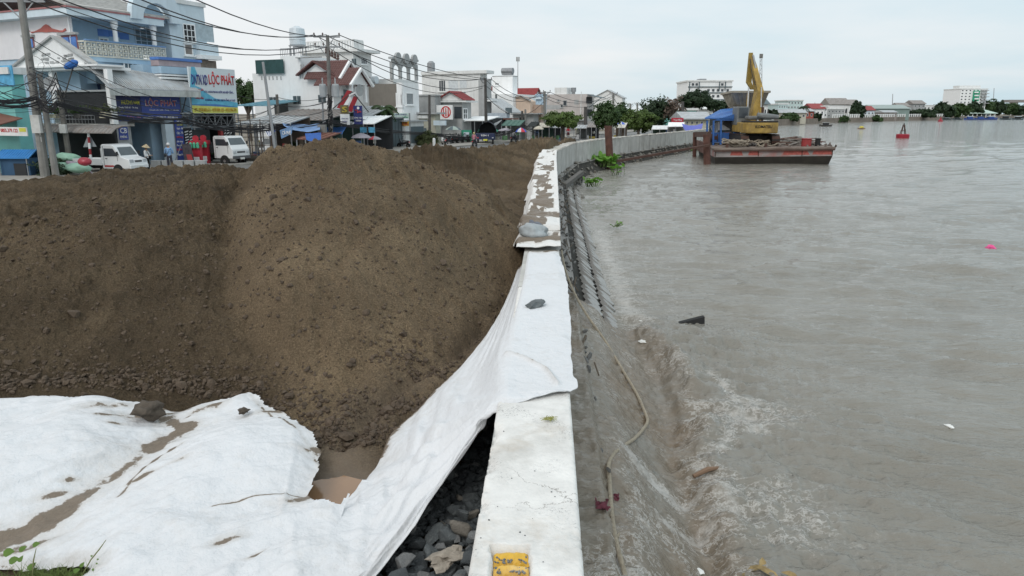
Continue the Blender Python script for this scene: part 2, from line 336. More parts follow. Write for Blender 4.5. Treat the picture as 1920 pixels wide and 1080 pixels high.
# ------------------------------------------------------------------ the wall line (right edge of its top)
WALL = [(0, .16), (2.71, .31), (4.76, .41), (10.23, .68), (15.57, .98), (30.9, 1.85), (37.3, 2.25), (47.1, 3.94), (54.7, 6.75), (63.7, 11.1), (78.4, 18.7), (106, 31), (150, 49), (231, 82), (309, 136), (397, 214), (619, 423), (1200, 1100)]
ZT = 1.97; WW = .5
def R(Y): return interp(Y, WALL)
def G0(X, Y): return 0.2+0*X
# ------------------------------------------------------------------ ground
def ground():
    ys = np.concatenate([np.linspace(1, 120, 90), np.geomspace(124, 3000, 60)])
    s = np.concatenate([[0, .4], np.geomspace(1, 3000, 60)])
    Y, S = np.meshgrid(ys, s, indexing='ij'); X = R(Y)-.3-S
    Z = .2+fbm(X*.3, Y*.3, 3, 5)*.03
    verge = sm(42, 55, Y)*(1-sm(2.5, 6, S))*1.15; Z = Z+verge
    m = mat('packed_earth', (.20, .17, .135), .9, .3, .6, .4, 12, dirt=(.10, .12, .05), dirt_amt=.5)
    tag(gridmesh('ground', X, Y, Z, m), kind='structure')
ground()
# facade line of the street
FD = Vector((.42, .907, 0)).normalized(); FS = Vector((-FD.y, FD.x, 0))     # along the street, away from the river
F0 = Vector((-27, 48, .2))
def road():
    m = mat('asphalt_wet', (.14, .14, .138), .5, .25, .8, .3, 20, dirt=(.22, .19, .15), dirt_amt=.6)
    b = MB(); us = [-60+i*6 for i in range(36)]
    for k, u in enumerate(us[:-1]):
        a, c = F0+FD*u, F0+FD*us[k+1]
        b.quad(a-FS*5+Vector((0, 0, .045)), a-FS*14+Vector((0, 0, .045)), c-FS*14+Vector((0, 0, .045)), c-FS*5+Vector((0, 0, .045)))
    tag(b.build('road', m, smooth=False), kind='structure')
    p = MB(); m2 = mat('pavement_tiles', (.33, .31, .28), .8, .25, 1.2, .3, 15, dirt=(.15, .13, .1), dirt_amt=.5)
    for k, u in enumerate(us[:-1]):
        a, c = F0+FD*u, F0+FD*us[k+1]; z0, z1 = Vector((0, 0, -.1)), Vector((0, 0, .16))
        p.hexa([a-FS*5+z0, c-FS*5+z0, c+FS*.5+z0, a+FS*.5+z0, a-FS*5+z1, c-FS*5+z1, c+FS*.5+z1, a+FS*.5+z1])
    tag(p.build('pavement', m2), kind='structure')
road()
# ------------------------------------------------------------------ sand heap
PUD = [tuple(atz(x, y, 1.0))[:2] for x, y in [(592, 925), (640, 918), (672, 925), (665, 945), (632, 972), (600, 958), (585, 945)]]
def tps(ctrl):
    P = np.array([(c[0], c[1]) for c in ctrl]); z = np.array([c[2] for c in ctrl]); n = len(P)
    def U(r2): return np.where(r2 > 1e-12, .5*r2*np.log(np.maximum(r2, 1e-12)), 0)
    K = U(((P[:, None]-P[None])**2).sum(-1))+np.eye(n)*.02
    A = np.zeros((n+3, n+3)); A[:n, :n] = K; A[:n, n] = 1; A[:n, n+1:] = P; A[n, :n] = 1; A[n+1:, :n] = P.T
    w = np.linalg.solve(A, np.concatenate([z, [0, 0, 0]]))
    def f(X, Y):
        out = w[n]+w[n+1]*X+w[n+2]*Y
        for i in range(n): out = out+w[i]*U((X-P[i, 0])**2+(Y-P[i, 1])**2)
        return out
    return f
def sandctrl():
    c = []
    for x, y, Y in [(470, 308, 12.2), (510, 304, 10.9), (545, 296, 10.5), (590, 284, 10.2), (650, 279, 10.6), (700, 277, 11.2), (750, 277, 12), (790, 288, 12.8), (840, 308, 13.4), (880, 334, 13.6), (940, 397, 13.0), (972, 436, 12.2),
                    (0, 345, 17), (80, 340, 17.5), (150, 334, 18), (230, 326, 18), (300, 324, 18), (400, 314, 17), (440, 309, 15.5), (0, 432, 9.7), (100, 430, 9.5), (200, 430, 9.4), (300, 428, 9.5), (380, 425, 9.8), (430, 425, 9.9),
                    (600, 550, 7.75), (500, 550, 7.85), (700, 550, 8.1), (420, 560, 8.15), (300, 590, 8.05), (200, 590, 8.0), (100, 590, 7.9), (0, 590, 7.85), (800, 520, 8.8),
                    (830, 292, 30), (880, 284, 34), (940, 276, 38), (1000, 269, 43), (1055, 265, 48), (780, 288, 26)]:
        p = aty(x, y, Y); c.append(tuple(p))
    for x, y, z in [(0, 738, 1.16), (150, 738, 1.14), (300, 738, 1.12), (420, 748, 1.1), (490, 770, 1.08), (545, 800, 1.06), (600, 838, 1.05), (650, 830, 1.06), (690, 815, 1.08), (740, 778, 1.12), (800, 730, 1.2), (865, 655, 1.3), (925, 572, 1.42), (950, 520, 1.5), (972, 470, 1.58), (620, 900, 1.02), (660, 870, 1.03), (400, 900, 1.0), (100, 900, 1.03), (700, 1000, 1.0), (300, 1050, 1.05), (900, 900, 1.0), (850, 1060, .98)]:
        c.append(tuple(atz(x, y, z)))
    c += [(-4, 15, 2.0), (-1.5, 17, 1.75), (.3, 16, 1.62), (.5, 22, 1.62), (1.1, 28, 1.66), (1.6, 36, 1.72), (-1, 24, 1.7), (-8, 21, 1.6), (-12, 22, 1.6), (-17, 22, 1.5), (-4, 21, 1.2), (-13, 12, 2.2), (-13, 9.6, 2.3), (-13, 7.3, 1.15), (-22, 12, 2.2), (-22, 9.4, 2.3), (-22, 7, 1.1), (-22, 18, 2.0),
          (-25, 25, .3), (-15, 26, .3), (-8, 27, .2), (-7, 33, .1), (-5, 38, .1), (-3, 44, .1), (-1, 50, .1), (2, 54, .4), (4.5, 52, 1.6), (3, 46, 1.75), (-13, 3, 1.0), (-6, 3, 1.05), (-22, 3, 1), (-6, 23.5, .8)]
    return c
sandf = tps(sandctrl())
CREASE = [tuple(atz(x, y, 1.1))[:2] for x, y in [(352, 742), (290, 775), (350, 812), (300, 845), (262, 880), (200, 925), (130, 968), (60, 1003), (-40, 1030)]]
def sandz(X, Y):
    Z = sandf(X, Y)
    # steeper toe, fuller face: real slumped sand keeps a constant angle
    lump = sm(1.75, 2.25, Z)*sm(9.0, 10.2, Y)
    near = sm(3.5, 7, Y)
    n1 = fbm(X*.7, Y*.7, 4, 11); n2 = fbm(X*2.6, Y*2.6, 5, 21, .6); n3 = fbm(X*9, Y*9, 3, 31, .6)
    cu = X-np.interp(Y, [6.5, 7.2, 8.1, 9.9, 13, 15], [-2.3, -2.55, -3.3, -3.95, -4.7, -5.0])-.12*n1
    right = sm(-.25, .3, cu)*(1-sm(12.5, 15, Y))                  # the smoother face of the main heap
    rough = (.55+2.0*lump)*(1-.45*right)*near
    rid = 1-np.abs(fbm(X*1.6+n1, Y*1.6, 4, 41))*2.2
    far = sm(18, 26, Y); Z = Z-.19*sm(11, 15, Y)*(1-sm(22, 26, Y))*(1-sm(-7.5, -5.5, X))
    n4 = fbm(X*24, Y*24, 2, 32)
    Z = Z+.05*n1*near+.055*n2*rough+.045*n3*(rough+.25*near)+.02*n4*(rough+.3*near)*(1-sm(8, 16, Y))+(.14*np.maximum(rid, 0)-.07)*lump*(1-.3*right)+far*(.07*n2+.12*np.maximum(rid-.3, 0))*sm(.5, 1.4, Z)
    Z = Z-.25*sm(2.35, 3.2, Z)*(1-sm(14, 18, Y))
    Z = Z+.24*np.exp(-((X+4.3)**2/1.6+(Y-12.8)**2/5))
    # gullies and slides running down the face
    g = fbm((X+.35*np.sin(Y))*1.7, Y*.35, 4, 51)
    Z = Z-.10*sm(.05, .55, g)*near*(1-lump*(1-right))*sm(1.15, 1.6, Z)
    Z = Z+(.13*sm(-.1, .7, cu)-.14*np.exp(-(cu/.22)**2))*(1-sm(12, 15, Y))*sm(1.2, 1.6, Z)*(X < 0)*(1-sm(1.5, 3.5, cu))
    bl = np.abs(fbm(X*4.5, Y*4.5, 4, 55, .6)); b2 = np.abs(fbm(X*13, Y*13, 3, 56, .6))
    Z = Z+(.075*bl+.055*b2*(1-sm(9, 15, Y)))*near*(1-.25*right)
    crk = polydist(X, Y, [tuple(atz(x, y, z))[:2] for x, y, z in [(645, 835, 1.08), (700, 760, 1.2), (780, 700, 1.3), (860, 645, 1.42), (905, 590, 1.5)]])
    Z = Z-.07*np.exp(-(crk/.06)**2)+.05*np.exp(-((crk-.22)/.14)**2)
    pd = np.where(inpoly(X, Y, PUD), 0, polydist(X, Y, PUD+[PUD[0]]))
    Z = Z-(Z-.955)*np.exp(-(pd/.22)**2)
    return Z, pd, crk, lump, right
def sand():
    ys = np.geomspace(2.2, 60, 700); s = np.concatenate([np.arange(0, 7.6, .03), 7.6+np.cumsum(np.geomspace(.035, .5, 110))])
    Y, S = np.meshgrid(ys, s, indexing='ij'); X = R(Y)-WW-.02-S
    Z, pd, crk, lump, right = sandz(X, Y)
    edge = sm(0, .25, S)
    wet = np.clip(np.exp(-(pd/.45)**2)*1.2-.1, 0, 1)*(1-sm(.02, .12, Z-1.05))+.45*np.exp(-(crk/.3)**2)*(1-sm(1.1, 1.5, Z))
    mudline = (1-sm(1.12, 1.4, Z))*(Y > 5)
    tone = .73+.50*right+.30*fbm(X*.5, Y*.5, 3, 61)+.10*sm(.0, .5, fbm(X*3.2+.4*Y, Y*.6, 4, 63))-.18*(1-sm(1.1, 1.5, Z))-.12*sm(.2, .7, fbm(X*3, Y*3, 3, 62))
    tone = tone+.12*sm(16, 30, Y)
    Z = np.maximum(Z, .05)
    Z = np.where(S < .12, np.minimum(Z, 1.75), Z)
    o = gridmesh('sand_heap', X, Y, Z, sand_material(), attrs={'wet': np.clip(wet, 0, 1), 'tone': np.clip(tone, .4, 1.3)})
    tag(o, 'dark brown dredged sand heaped between the street and the river wall', 'sand', kind='stuff')
    return o
SAND = sand()
def clods():
    b = MB(); r = random.Random(3); n = 0
    pts = []
    ctr = 0
    while n < 9000 and ctr < 60000:
        ctr += 1
        t = r.random()
        if t < .33: x = r.uniform(-7, 0); y = r.uniform(9, 19)
        elif t < .75:                                    # rolled down to the toe
            q = r.choice([(0, 745), (150, 742), (300, 740), (420, 750), (490, 772), (545, 800), (600, 838), (640, 835), (690, 820), (740, 785), (800, 735)]); p = atz(q[0]+r.gauss(0, 60), q[1]-abs(r.gauss(0, 14)), 1.1); x, y = p.x, p.y
        else: x = r.uniform(-7, 0); y = r.uniform(6.3, 10)
        if x > R(y)-.7: continue
        pts.append((x, y)); n += 1
    A = np.array(pts); Z = sandz(A[:, 0], A[:, 1])[0]
    for i, (x, y) in enumerate(pts):
        if Z[i] < 1.1 and r.random() < .6: continue
        k = math.exp(r.gauss(-4.35, .5)); k = min(k, .07)
        b.blob((x, y, Z[i]+k*.25), (k*r.uniform(.8, 1.4), k, k*.75), i % 97, rotm(r.random(), r.random(), r.random()*6), .35)
    m = mat('sand_clod', (.105, .077, .054), .95, .35, 8, .8, 60)
    tag(b.build('sand_clods', m), 'loose crumbly clods lying over the brown sand heap', 'sand', kind='stuff')
clods()
# ------------------------------------------------------------------ geotextile on the ground
CLOTH = cloth_material('geotextile', (.68, .69, .705))
def ground_cloth_z(X, Y):
    cd = polydist(X, Y, CREASE)
    z = 1.10+.15*(1-np.exp(-(cd/(.5+.2*fbm(X*1.2, Y*1.2, 2, 70)))**2))
    c1 = atz(470, 850, 1.2); z = z+.10*np.exp(-(((X-c1.x)/1.0)**2+((Y-c1.y)/.75)**2))
    c2 = atz(60, 900, 1.2); z = z+.08*np.exp(-(((X-c2.x)/1.0)**2+((Y-c2.y)/.8)**2))
    # folds along the pull of the sheet (lower left to upper right)
    a = math.radians(38); U = X*math.cos(a)+Y*math.sin(a); V = -X*math.sin(a)+Y*math.cos(a)
    w = V+.18*fbm(U*.9, V*.9, 3, 71)
    amp = .35+.65*sm(-.2, .5, fbm(U*.6, V*1.3, 2, 73))
    z = z+.05*np.maximum(0, fbm(U*.55, w*4.2, 3, 74))*amp*1.6+.085*fbm(X*1.3, Y*1.3, 4, 72)+.03*np.abs(fbm(X*2.6+w, Y*2.6, 4, 77))
    z = z+.045*(1-np.abs(fbm(U*.7, w*5, 3, 75)))**6*amp
    a = math.radians(100); U2 = X*math.cos(a)+Y*math.sin(a); V2 = -X*math.sin(a)+Y*math.cos(a)
    z = z+.028*(1-np.abs(fbm(U2*.6, V2*4, 3, 76)))**5*sm(-2.2, -1.4, X)
    return z, cd
def ground_cloth():
    xs = np.arange(-6.6, .1, .015); ys = np.arange(2.2, 7.8, .015); Y, X = np.meshgrid(ys, xs, indexing='ij')
    Z, cd = ground_cloth_z(X, Y)
    edge = [(-900, 738), (0, 737), (150, 733), (240, 736), (300, 728), (330, 745), (420, 742), (470, 736), (500, 752), (540, 775), (585, 820), (606, 850), (604, 880), (582, 930), (592, 960), (632, 975), (668, 935), (640, 1010), (600, 1400), (-900, 1400)]
    poly = [tuple(atz(x, y, 1.19))[:2] for x, y in edge]
    jit = .05*fbm(X*3, Y*3, 4, 81); ins = inpoly(X+jit, Y+jit*.8, poly)
    # hole with turf at the lower left corner
    tf = atz(20, 1078, 1.2); q = np.hypot((X-tf.x+.1)/.62, (Y-tf.y+.05)/.24)+.25*fbm(X*3, Y*3, 3, 83)
    ins &= ~(q < 1)
    bd = polydist(X, Y, [tuple(atz(x, y, 1.19))[:2] for x, y in edge[:14]])
    Z = Z-.09*np.exp(-(bd/.16)**2)-.06*np.exp(-((q-1)/.25)**2)
    wv = .35+.65*sm(-.35, .25, fbm(X*2.3, Y*2.3, 3, 84))
    mud = .62*np.exp(-(cd/(.03+.075*wv))**2)*wv+.28*np.exp(-(cd/.35)**2)+.10
    for ln, wd in (([(352, 752), (300, 765), (240, 775), (185, 792)], .05), ([(345, 838), (300, 868), (255, 902), (222, 940)], .022), ([(330, 846), (285, 876), (240, 915)], .018), ([(430, 745), (380, 762), (345, 775)], .04), ([(470, 742), (520, 790), (570, 835), (603, 880)], .02), ([(590, 935), (480, 950), (400, 968)], .014)):
        ld = polydist(X, Y, [tuple(atz(x, y, 1.2))[:2] for x, y in ln]); mud = np.maximum(mud, .1+.62*np.exp(-(ld/wd)**2)*(.4+.6*sm(-.4, .2, fbm(X*4, Y*4, 3, 87))))
    for x, y, a, s in [(285, 768, .5, .2), (390, 760, .45, .12), (200, 765, .32, .16), (270, 908, .5, .07), (100, 928, .42, .08), (130, 905, .4, .06), (430, 1040, .42, .07), (485, 1068, .38, .05), (220, 800, .4, .06), (330, 830, .3, .1), (500, 770, .34, .12), (590, 850, .25, .12), (590, 940, .3, .14), (60, 1005, .35, .14), (340, 890, .3, .05)]:
        p = atz(x, y, 1.2); a2 = math.radians(35); dx, dy = X-p.x, Y-p.y; u = dx*math.cos(a2)+dy*math.sin(a2); v = -dx*math.sin(a2)+dy*math.cos(a2)
        mud = np.maximum(mud, .1+(a+.17)*np.exp(-((u/(s*1.9))**2+(v/(s*.7))**2)))
    mud = mud+.22*np.exp(-(bd/.12)**2)+.25*np.exp(-((q-1)/.3)**2)
    mud = mud+.16*sm(.0, .6, fbm(X*.9, Y*2.2, 3, 85))*sm(-.4, .3, fbm(X*.4, Y*.4, 2, 86))
    o = gridmesh('geotextile_sheet', X, Y, Z, CLOTH, attrs={'mud': mud}, mask=ins)
    tag(o, 'muddy white geotextile spread over the ground at the foot of the sand heap', 'fabric sheet')
ground_cloth()
# ------------------------------------------------------------------ geotextile draped over the wall
def spl(a, t):
    """Catmull-Rom through rows a (n,3) at parameters t in 0..n-1"""
    a = np.asarray(a, float); n = len(a); i = np.clip(np.floor(t).astype(int), 0, n-2); f = (t-i)[:, None]
    p0, p1, p2, p3 = a[np.maximum(i-1, 0)], a[i], a[i+1], a[np.minimum(i+2, n-1)]
    return .5*((2*p1)+(-p0+p2)*f+(2*p0-5*p1+4*p2-p3)*f*f+(-p0+3*p1-3*p2+p3)*f**3)
def drape():
    zt = ZT+.022
    rows = [[(1046, 468, zt), (1020, 470, zt+.01), (991, 471, zt), (984, 485, 1.80), (971, 500, 1.64)],
            [(1062, 520, zt), (1020, 520, zt), (984, 521, zt-.01), (962, 548, 1.70), (940, 580, 1.48)],
            [(1069, 600, zt), (1020, 600, zt+.01), (965, 602, zt-.01), (930, 625, 1.68), (893, 655, 1.36)],
            [(1071, 665, zt), (1020, 668, zt+.02), (950, 668, zt), (880, 712, 1.60), (800, 745, 1.27)],
            [(1073, 700, zt), (1020, 703, zt+.01), (944, 703, zt), (850, 760, 1.55), (745, 792, 1.20)],
            [(1076, 728, zt+.015), (1010, 739, zt+.01), (938, 738, zt), (820, 800, 1.5), (712, 850, 1.16)],
            [(936, 742, zt-.01), (915, 770, 1.93), (885, 790, 1.80), (770, 860, 1.38), (672, 920, 1.12)],
            [(905, 800, 1.80), (880, 820, 1.74), (840, 842, 1.60), (735, 905, 1.30), (628, 968, 1.12)],
            [(855, 873, 1.60), (830, 893, 1.54), (780, 915, 1.42), (680, 970, 1.22), (570, 1030, 1.15)],
            [(780, 972, 1.42), (755, 990, 1.38), (700, 1010, 1.30), (600, 1050, 1.19), (470, 1100, 1.16)],
            [(688, 1082, 1.30), (660, 1100, 1.27), (600, 1120, 1.22), (500, 1160, 1.18), (380, 1200, 1.17)],
            [(600, 1190, 1.22), (570, 1210, 1.2), (500, 1230, 1.18), (400, 1270, 1.17), (260, 1300, 1.16)]]
    W = np.array([[tuple(atz(*p)) for p in r] for r in rows])
    nt_, ns = 330, 150
    t = np.linspace(0, len(rows)-1, nt_); s = np.linspace(0, 4, ns)
    col = np.stack([spl(W[:, j], t) for j in range(5)], 1)           # nt,5,3
    G = np.stack([spl(col[i], s) for i in range(nt_)], 0)            # nt,ns,3
    # keep the part that lies on the wall flat
    T, S = np.meshgrid(t, s, indexing='ij')
    X, Y, Z = G[..., 0], G[..., 1], G[..., 2]
    onw = (1-sm(1.7, 2.2, S))*(1-sm(5.0, 5.6, T)); Z = Z*(1-onw)+(zt+.006+.006*fbm(X*5, Y*3, 3, 91))*onw
    free = sm(1.8, 2.6, S)+sm(5, 6, T)*(1-sm(1.8, 2.6, S))
    fold = np.maximum(0, fbm(S*2.6+T*.5, T*.38+S*.1, 3, 92))
    Z = Z+free*(.09*fold+.014*np.abs(fbm(X*3, Y*2, 3, 94))+.008*fbm(X*5, Y*5, 3, 93))-free*.04
    # pulled ridges that run out from the corner of the wall
    c = W[5, 2]; ang = np.arctan2(Y-c[1], X-c[0]); rr = np.hypot(X-c[0], Y-c[1])
    Z = Z+free*.035*np.sin(ang*16+rr*1.2)*sm(0, .5, rr)*(1-sm(1.2, 2.4, rr))*.7
    pp = np.where(inpoly(X, Y, PUD), 0, polydist(X, Y, PUD+[PUD[0]])); Zg = ground_cloth_z(X, Y)[0]+.012-.17*np.exp(-(pp/.3)**2)
    low = (T > 6.5)|(S > 3.3)
    Z = np.where((T > 5.8) & (S > 1.0), np.maximum(Z, Zg), Z)
    # a raised crease on top of the wall
    cr = polydist(X, Y, [tuple(atz(x, y, ZT))[:2] for x, y in [(948, 667), (985, 678), (1025, 700), (1045, 728)]])
    Z = Z+.028*np.exp(-(cr/.022)**2)*(T < 6)
    Z = Z+.03*np.exp(-((T-5)/.25)**2)*onw*np.abs(fbm(X*6, Y*2, 3, 95))
    # loose hem hanging past the river side
    ed = (1-sm(0, .5, S))*(1-sm(5, 5.4, T)); Z = Z-.03*ed*(.5+fbm(Y*3, Y*0, 3, 96)); X = X+ed*(.012*fbm(Y*6, Y*0+3, 3, 97))
    mud = .12+.42*np.exp(-(cr/.02)**2)*.9+.4*sm(3.75, 4.05, S)*(T < 5)+.2*sm(3.4, 4.1, S)*(T < 7)
    mud = mud+.12*sm(0, .6, fbm(X*1.3, Y*1.3, 3, 98))+.5*(1-sm(0, .22, T))
    me = gridmesh('draped_geotextile', X, Y, Z, cloth_material('geotextile_clean', (.69, .70, .715)), attrs={'mud': mud})
    md = me.modifiers.new('s', 'SOLIDIFY'); md.thickness = .006
    tag(me, 'clean white geotextile draped from the wall top down to the sand and stones', 'fabric sheet')
drape()
# ------------------------------------------------------------------ river wall
def wallmat():
    m = MATS.get('wall_concrete')
    return m or crack(mat('wall_concrete', (.74, .725, .695), .85, .14, 5, .4, 45, dirt=(.36, .34, .30), dirt_amt=.5))
def near_wall(parent):
    ys = np.arange(1.0, 8.0, .0125); s = np.concatenate([[-.03, -.03, -.018, 0], np.arange(.0125, WW-.01, .0125), [WW, WW+.018, WW+.03, WW+.03]])
    Y, S = np.meshgrid(ys, s, indexing='ij'); X = R(Y)-WW+S
    X = X-np.where(S < 0, -0, 0)
    Z = ZT+.0015*fbm(X*20, Y*20, 3, 101)
    ch = fbm(Y*4, S*4, 5, 102, .65)
    e = np.minimum(S, WW-S)
    bite = np.maximum(0, ch-.12)*.16*(np.exp(-(np.maximum(e, 0)/.035)**2))
    Z = Z-bite-.012*np.exp(-(np.maximum(e, 0)/.008)**2)
    Z = np.where(e < -.001, np.where(e < -.025, .6, ZT-.03), Z)
    first = np.zeros_like(S, bool); first[:, 0] = True; first[:, -1] = True
    inner = np.zeros_like(S, bool); inner[:, 1] = True; inner[:, -2] = True
    Z = np.where(first, .55, Z); Z = np.where(inner, ZT-.05, Z)
    X = np.where(S < 0, R(Y)-WW+.004*ch, X); X = np.where(S > WW, R(Y)-.004*ch, X)
    # recess left for a lamp base: filled with yellow packing
    hp = [tuple(atz(x, y, ZT))[:2] for x, y in [(921, 1023), (992, 1022), (996, 1110), (918, 1110)]]
    hd = polydist(X, Y, hp+[hp[0]]); hin = inpoly(X, Y, hp)
    Z = np.where(hin, ZT-.055, Z); Z = Z+np.where(~hin, .010*np.exp(-(hd/.03)**2)*(.5+fbm(X*25, Y*25, 3, 104)), 0)
    k = sm(.35, .6, fbm(X*1.6, Y*2.2, 4, 105))*.3
    return gridmesh('wall_segment', X, Y, Z, wallmat(), parent, smooth=True)
def river_wall():
    E = empty('river_wall', (0, 0, 0), 'pale concrete flood wall running along the river and curving round the bend', 'wall')
    near_wall(E)
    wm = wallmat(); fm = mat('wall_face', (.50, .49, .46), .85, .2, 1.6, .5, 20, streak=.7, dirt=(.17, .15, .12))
    edges = [7.99, 13, 18, 24, 30, 37.3]
    y = 37.3
    while y < 110: y += 2.6 if y < 60 else 3.4; edges.append(y)
    while y < 620: y += 9; edges.append(y)
    em = mat('bank_earth', (.24, .20, .165), .9, .3, .5, streak=.4, dirt=(.12, .11, .08))
    for i in range(len(edges)-1):
        a, c = edges[i], edges[i+1]-(.03 if edges[i] > 30 else 0)
        n = 2; b = MB()
        for k in range(n):
            y0, y1 = a+(c-a)*k/n, a+(c-a)*(k+1)/n
            j = rnd.uniform(-.02, .02)
            d0 = Vector((R(y0+.5)-R(y0-.5), 1, 0)).normalized(); d1 = Vector((R(y1+.5)-R(y1-.5), 1, 0)).normalized()
            n0 = Vector((-d0.y, d0.x, 0))*WW; n1 = Vector((-d1.y, d1.x, 0))*WW
            p0, p1 = Vector((R(y0), y0, -.4)), Vector((R(y1), y1, -.4)); up = Vector((0, 0, ZT+.4+j*0))
            b.hexa([p0, p1, p1+n1, p0+n0, p0+up, p1+up, p1+n1+up, p0+n0+up])
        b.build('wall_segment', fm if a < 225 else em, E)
    # coping: paler cap, slightly proud, broken along its edge
    cap = MB(); yy = list(np.arange(37.3, 120, .35))
    rr = random.Random(5)
    for y0, y1 in zip(yy[:-1], yy[1:]):
        d0 = Vector((R(y0+.5)-R(y0-.5), 1, 0)).normalized(); n0 = Vector((-d0.y, d0.x, 0))
        h = rr.uniform(.03, .09); w = rr.uniform(.45, .60); p0, p1 = Vector((R(y0), y0, ZT+.003)), Vector((R(y1), y1, ZT+.003)); q = -n0*rr.uniform(-.03, .05)
        up = Vector((0, 0, h)); cap.hexa([p0+q, p1+q, p1+n0*w, p0+n0*w, p0+q+up, p1+q+up, p1+n0*w+up, p0+n0*w+up])
    cap.build('coping', mat('coping_white', (.55, .53, .49), .85, .3, 2, .6, 14, dirt=(.22, .18, .14), dirt_amt=.7), E)
    return E
RW = river_wall()
def wall_cover():
    """cloths and sand bags laid over the wall top further off"""
    ys = np.arange(10.15, 37.6, .04); s = np.linspace(-.02, 1.15, 60)
    Y, S = np.meshgrid(ys, s, indexing='ij')
    ww = WW+.06+.14*sm(14, 30, Y); ss = S*(.5+.5*sm(10.3, 12.5, Y))
    drop = sm(0, .30, ss-ww)
    X = R(Y)+.012-np.minimum(ss, ww)-.4*np.maximum(ss-ww, 0)
    step = fbm(Y*1.3, Y*0, 2, 111)
    Z = ZT+.03+.10*np.maximum(0, fbm(Y*1.7, ss*1.5, 3, 112))+.10*np.abs(fbm(Y*3.5, ss*1.5, 3, 113))-np.maximum(ss-ww, 0)*(1.1+.3*step)*(.55+.45*sm(10.6, 13, Y))-.02*drop
    k = np.floor(Y/1.7+.25*np.sin(Y*2)); 
    ex = .12*_hash(k, k*0, 9); X = X-ex*sm(0, .3, ss-ww+.2)
    patch = fbm(Y*.8+ss*1.2, ss*2.6+4, 5, 115, .6)
    mud = .12+.75*sm(.08, .2, patch)*(1-drop)*sm(.05, .12, ss)+.35*drop*sm(.0, .5, fbm(Y*2, ss, 3, 116))
    for x, y, w in [(1020, 458, .9), (1025, 440, .6), (1022, 482, .0), (1025, 410, .7)]:
        p = atz(x, y, ZT); mud = np.maximum(mud, .95*w*np.exp(-((Y-p.y)/.45)**2)*(1-drop))
    mud = mud*(.5+.5*sm(10.3, 10.6, Y))
    patch2 = fbm(X*5, Y*2.2, 4, 117); mud = mud+.25*sm(.1, .5, patch2)
    o = gridmesh('wall_cover_sheet', X, Y, Z, cloth_material('geotextile_dirty', (.72, .71, .69)), attrs={'mud': mud})
    md = o.modifiers.new('s', 'SOLIDIFY'); md.thickness = .008
    tag(o, 'dirty white cloth with sand patches lapped over the wall top towards the bend', 'fabric sheet')
wall_cover()
# ------------------------------------------------------------------ revetment at the foot of the wall
def slope_z(o):                                        # o: metres out from the wall edge
    return np.interp(o, [0, .34, .36, 1.08, 3.2], [.72, .70, .58, 0, -1.5])
def revetment():
    E = empty('revetment', (1, 10, 0), 'stepped apron of grey concrete slabs sloping from the wall foot into the river', 'revetment')
    ys = np.concatenate([np.arange(1, 14, .05), np.arange(14, 60, .2), np.arange(60, 200, 2)]); s = np.concatenate([np.arange(-.02, .36, .04), np.arange(.36, 3.2, .07)])
    Y, S = np.meshgrid(ys, s, indexing='ij'); X = R(Y)+S
    Z = slope_z(S)-.09*sm(.36, .5, S)+.02*fbm(X*4, Y*4, 4, 121)-.0*Y
    gridmesh('ledge', X[:, :10], Y[:, :10], Z[:, :10], mat('ledge_wet', (.22, .21, .195), .5, .3, 3, .6, 20, dirt=(.08, .075, .065), dirt_amt=.7), E)
    gridmesh('apron', X[:, 9:], Y[:, 9:], Z[:, 9:], mat('apron_dark', (.055, .052, .046), .85, .4, 3, .8, 20, spec=.1, dirt=(.03, .03, .028), dirt_amt=.8), E)
    lm = mat('slab_grey', (.36, .355, .34), .5, .3, 3, .5, 25, dirt=(.10, .10, .085), dirt_amt=.7)
    protos = []
    for k in range(4):
        b = MB(); rr = random.Random(k)
        w, l, t = .185, .19, .09
        hexo = [(-w, 0), (-w*.35, -l), (w*.6, -l), (w, 0), (w*.6, l), (-w*.35, l)]
        pts = [(x+rr.uniform(-.01, .01), y+rr.uniform(-.01, .01)) for x, y in hexo]
        b.prism([(x, y, 0) for x, y in pts], (0, 0, t))
        b.lathe((0.02, 0, t), [(.028, 0), (.026, .004)], 6)
        me = bpy.data.meshes.new('slab'); me.from_pydata(b.v, [], b.f); me.materials.append(lm); protos.append(me)
    n = 0; y = 11.2
    while y < 39 and n < 290:
        for c in range(3):
            yy = y+(c % 2)*.21; o_ = .66+c*.37; sl_ = math.atan2(-.58, .72)
            ob = bpy.data.objects.new('slab', protos[n % 4]); C.objects.link(ob); ob.parent = E
            ob.location = (R(yy)+o_-1+rnd.uniform(-.015, .015), yy-10, float(slope_z(o_))-.055+rnd.uniform(-.012, .02)); ob.rotation_euler = (rnd.uniform(-.05, .05), -sl_+rnd.uniform(-.05, .05), rnd.uniform(-.06, .06)); n += 1
        y += .42
    # broken pieces and rods jammed between ledge and slabs
    k = MB(); r = random.Random(8)
    for i in range(150):
        yy = r.uniform(6, 40); oo = r.uniform(.12, .42); q = r.uniform(.02, .05)
        k.blob((R(yy)+oo, yy, .72+q*.3), (q, q*1.4, q*.7), i, rotm(r.random()*3, r.random(), r.random()*3), .4)
    k.build('rubble', mat('rubble_grey', (.16, .16, .155), .8, .5, 5, .5, 30), E)['kind'] = 'stuff'
    st = MB()
    for i in range(60):
        yy = r.uniform(8, 37); x = R(yy)+r.uniform(.1, .5); a = r.uniform(-.5, .5); st.tube([(x, yy, .76), (x+a*.35, yy+r.uniform(.2, 1), .80)], r.uniform(.006, .018), 5)
    o = st.build('twig_litter', mat('old_twig', (.11, .085, .06), .9), E); o['kind'] = 'stuff'
    return E
revetment()
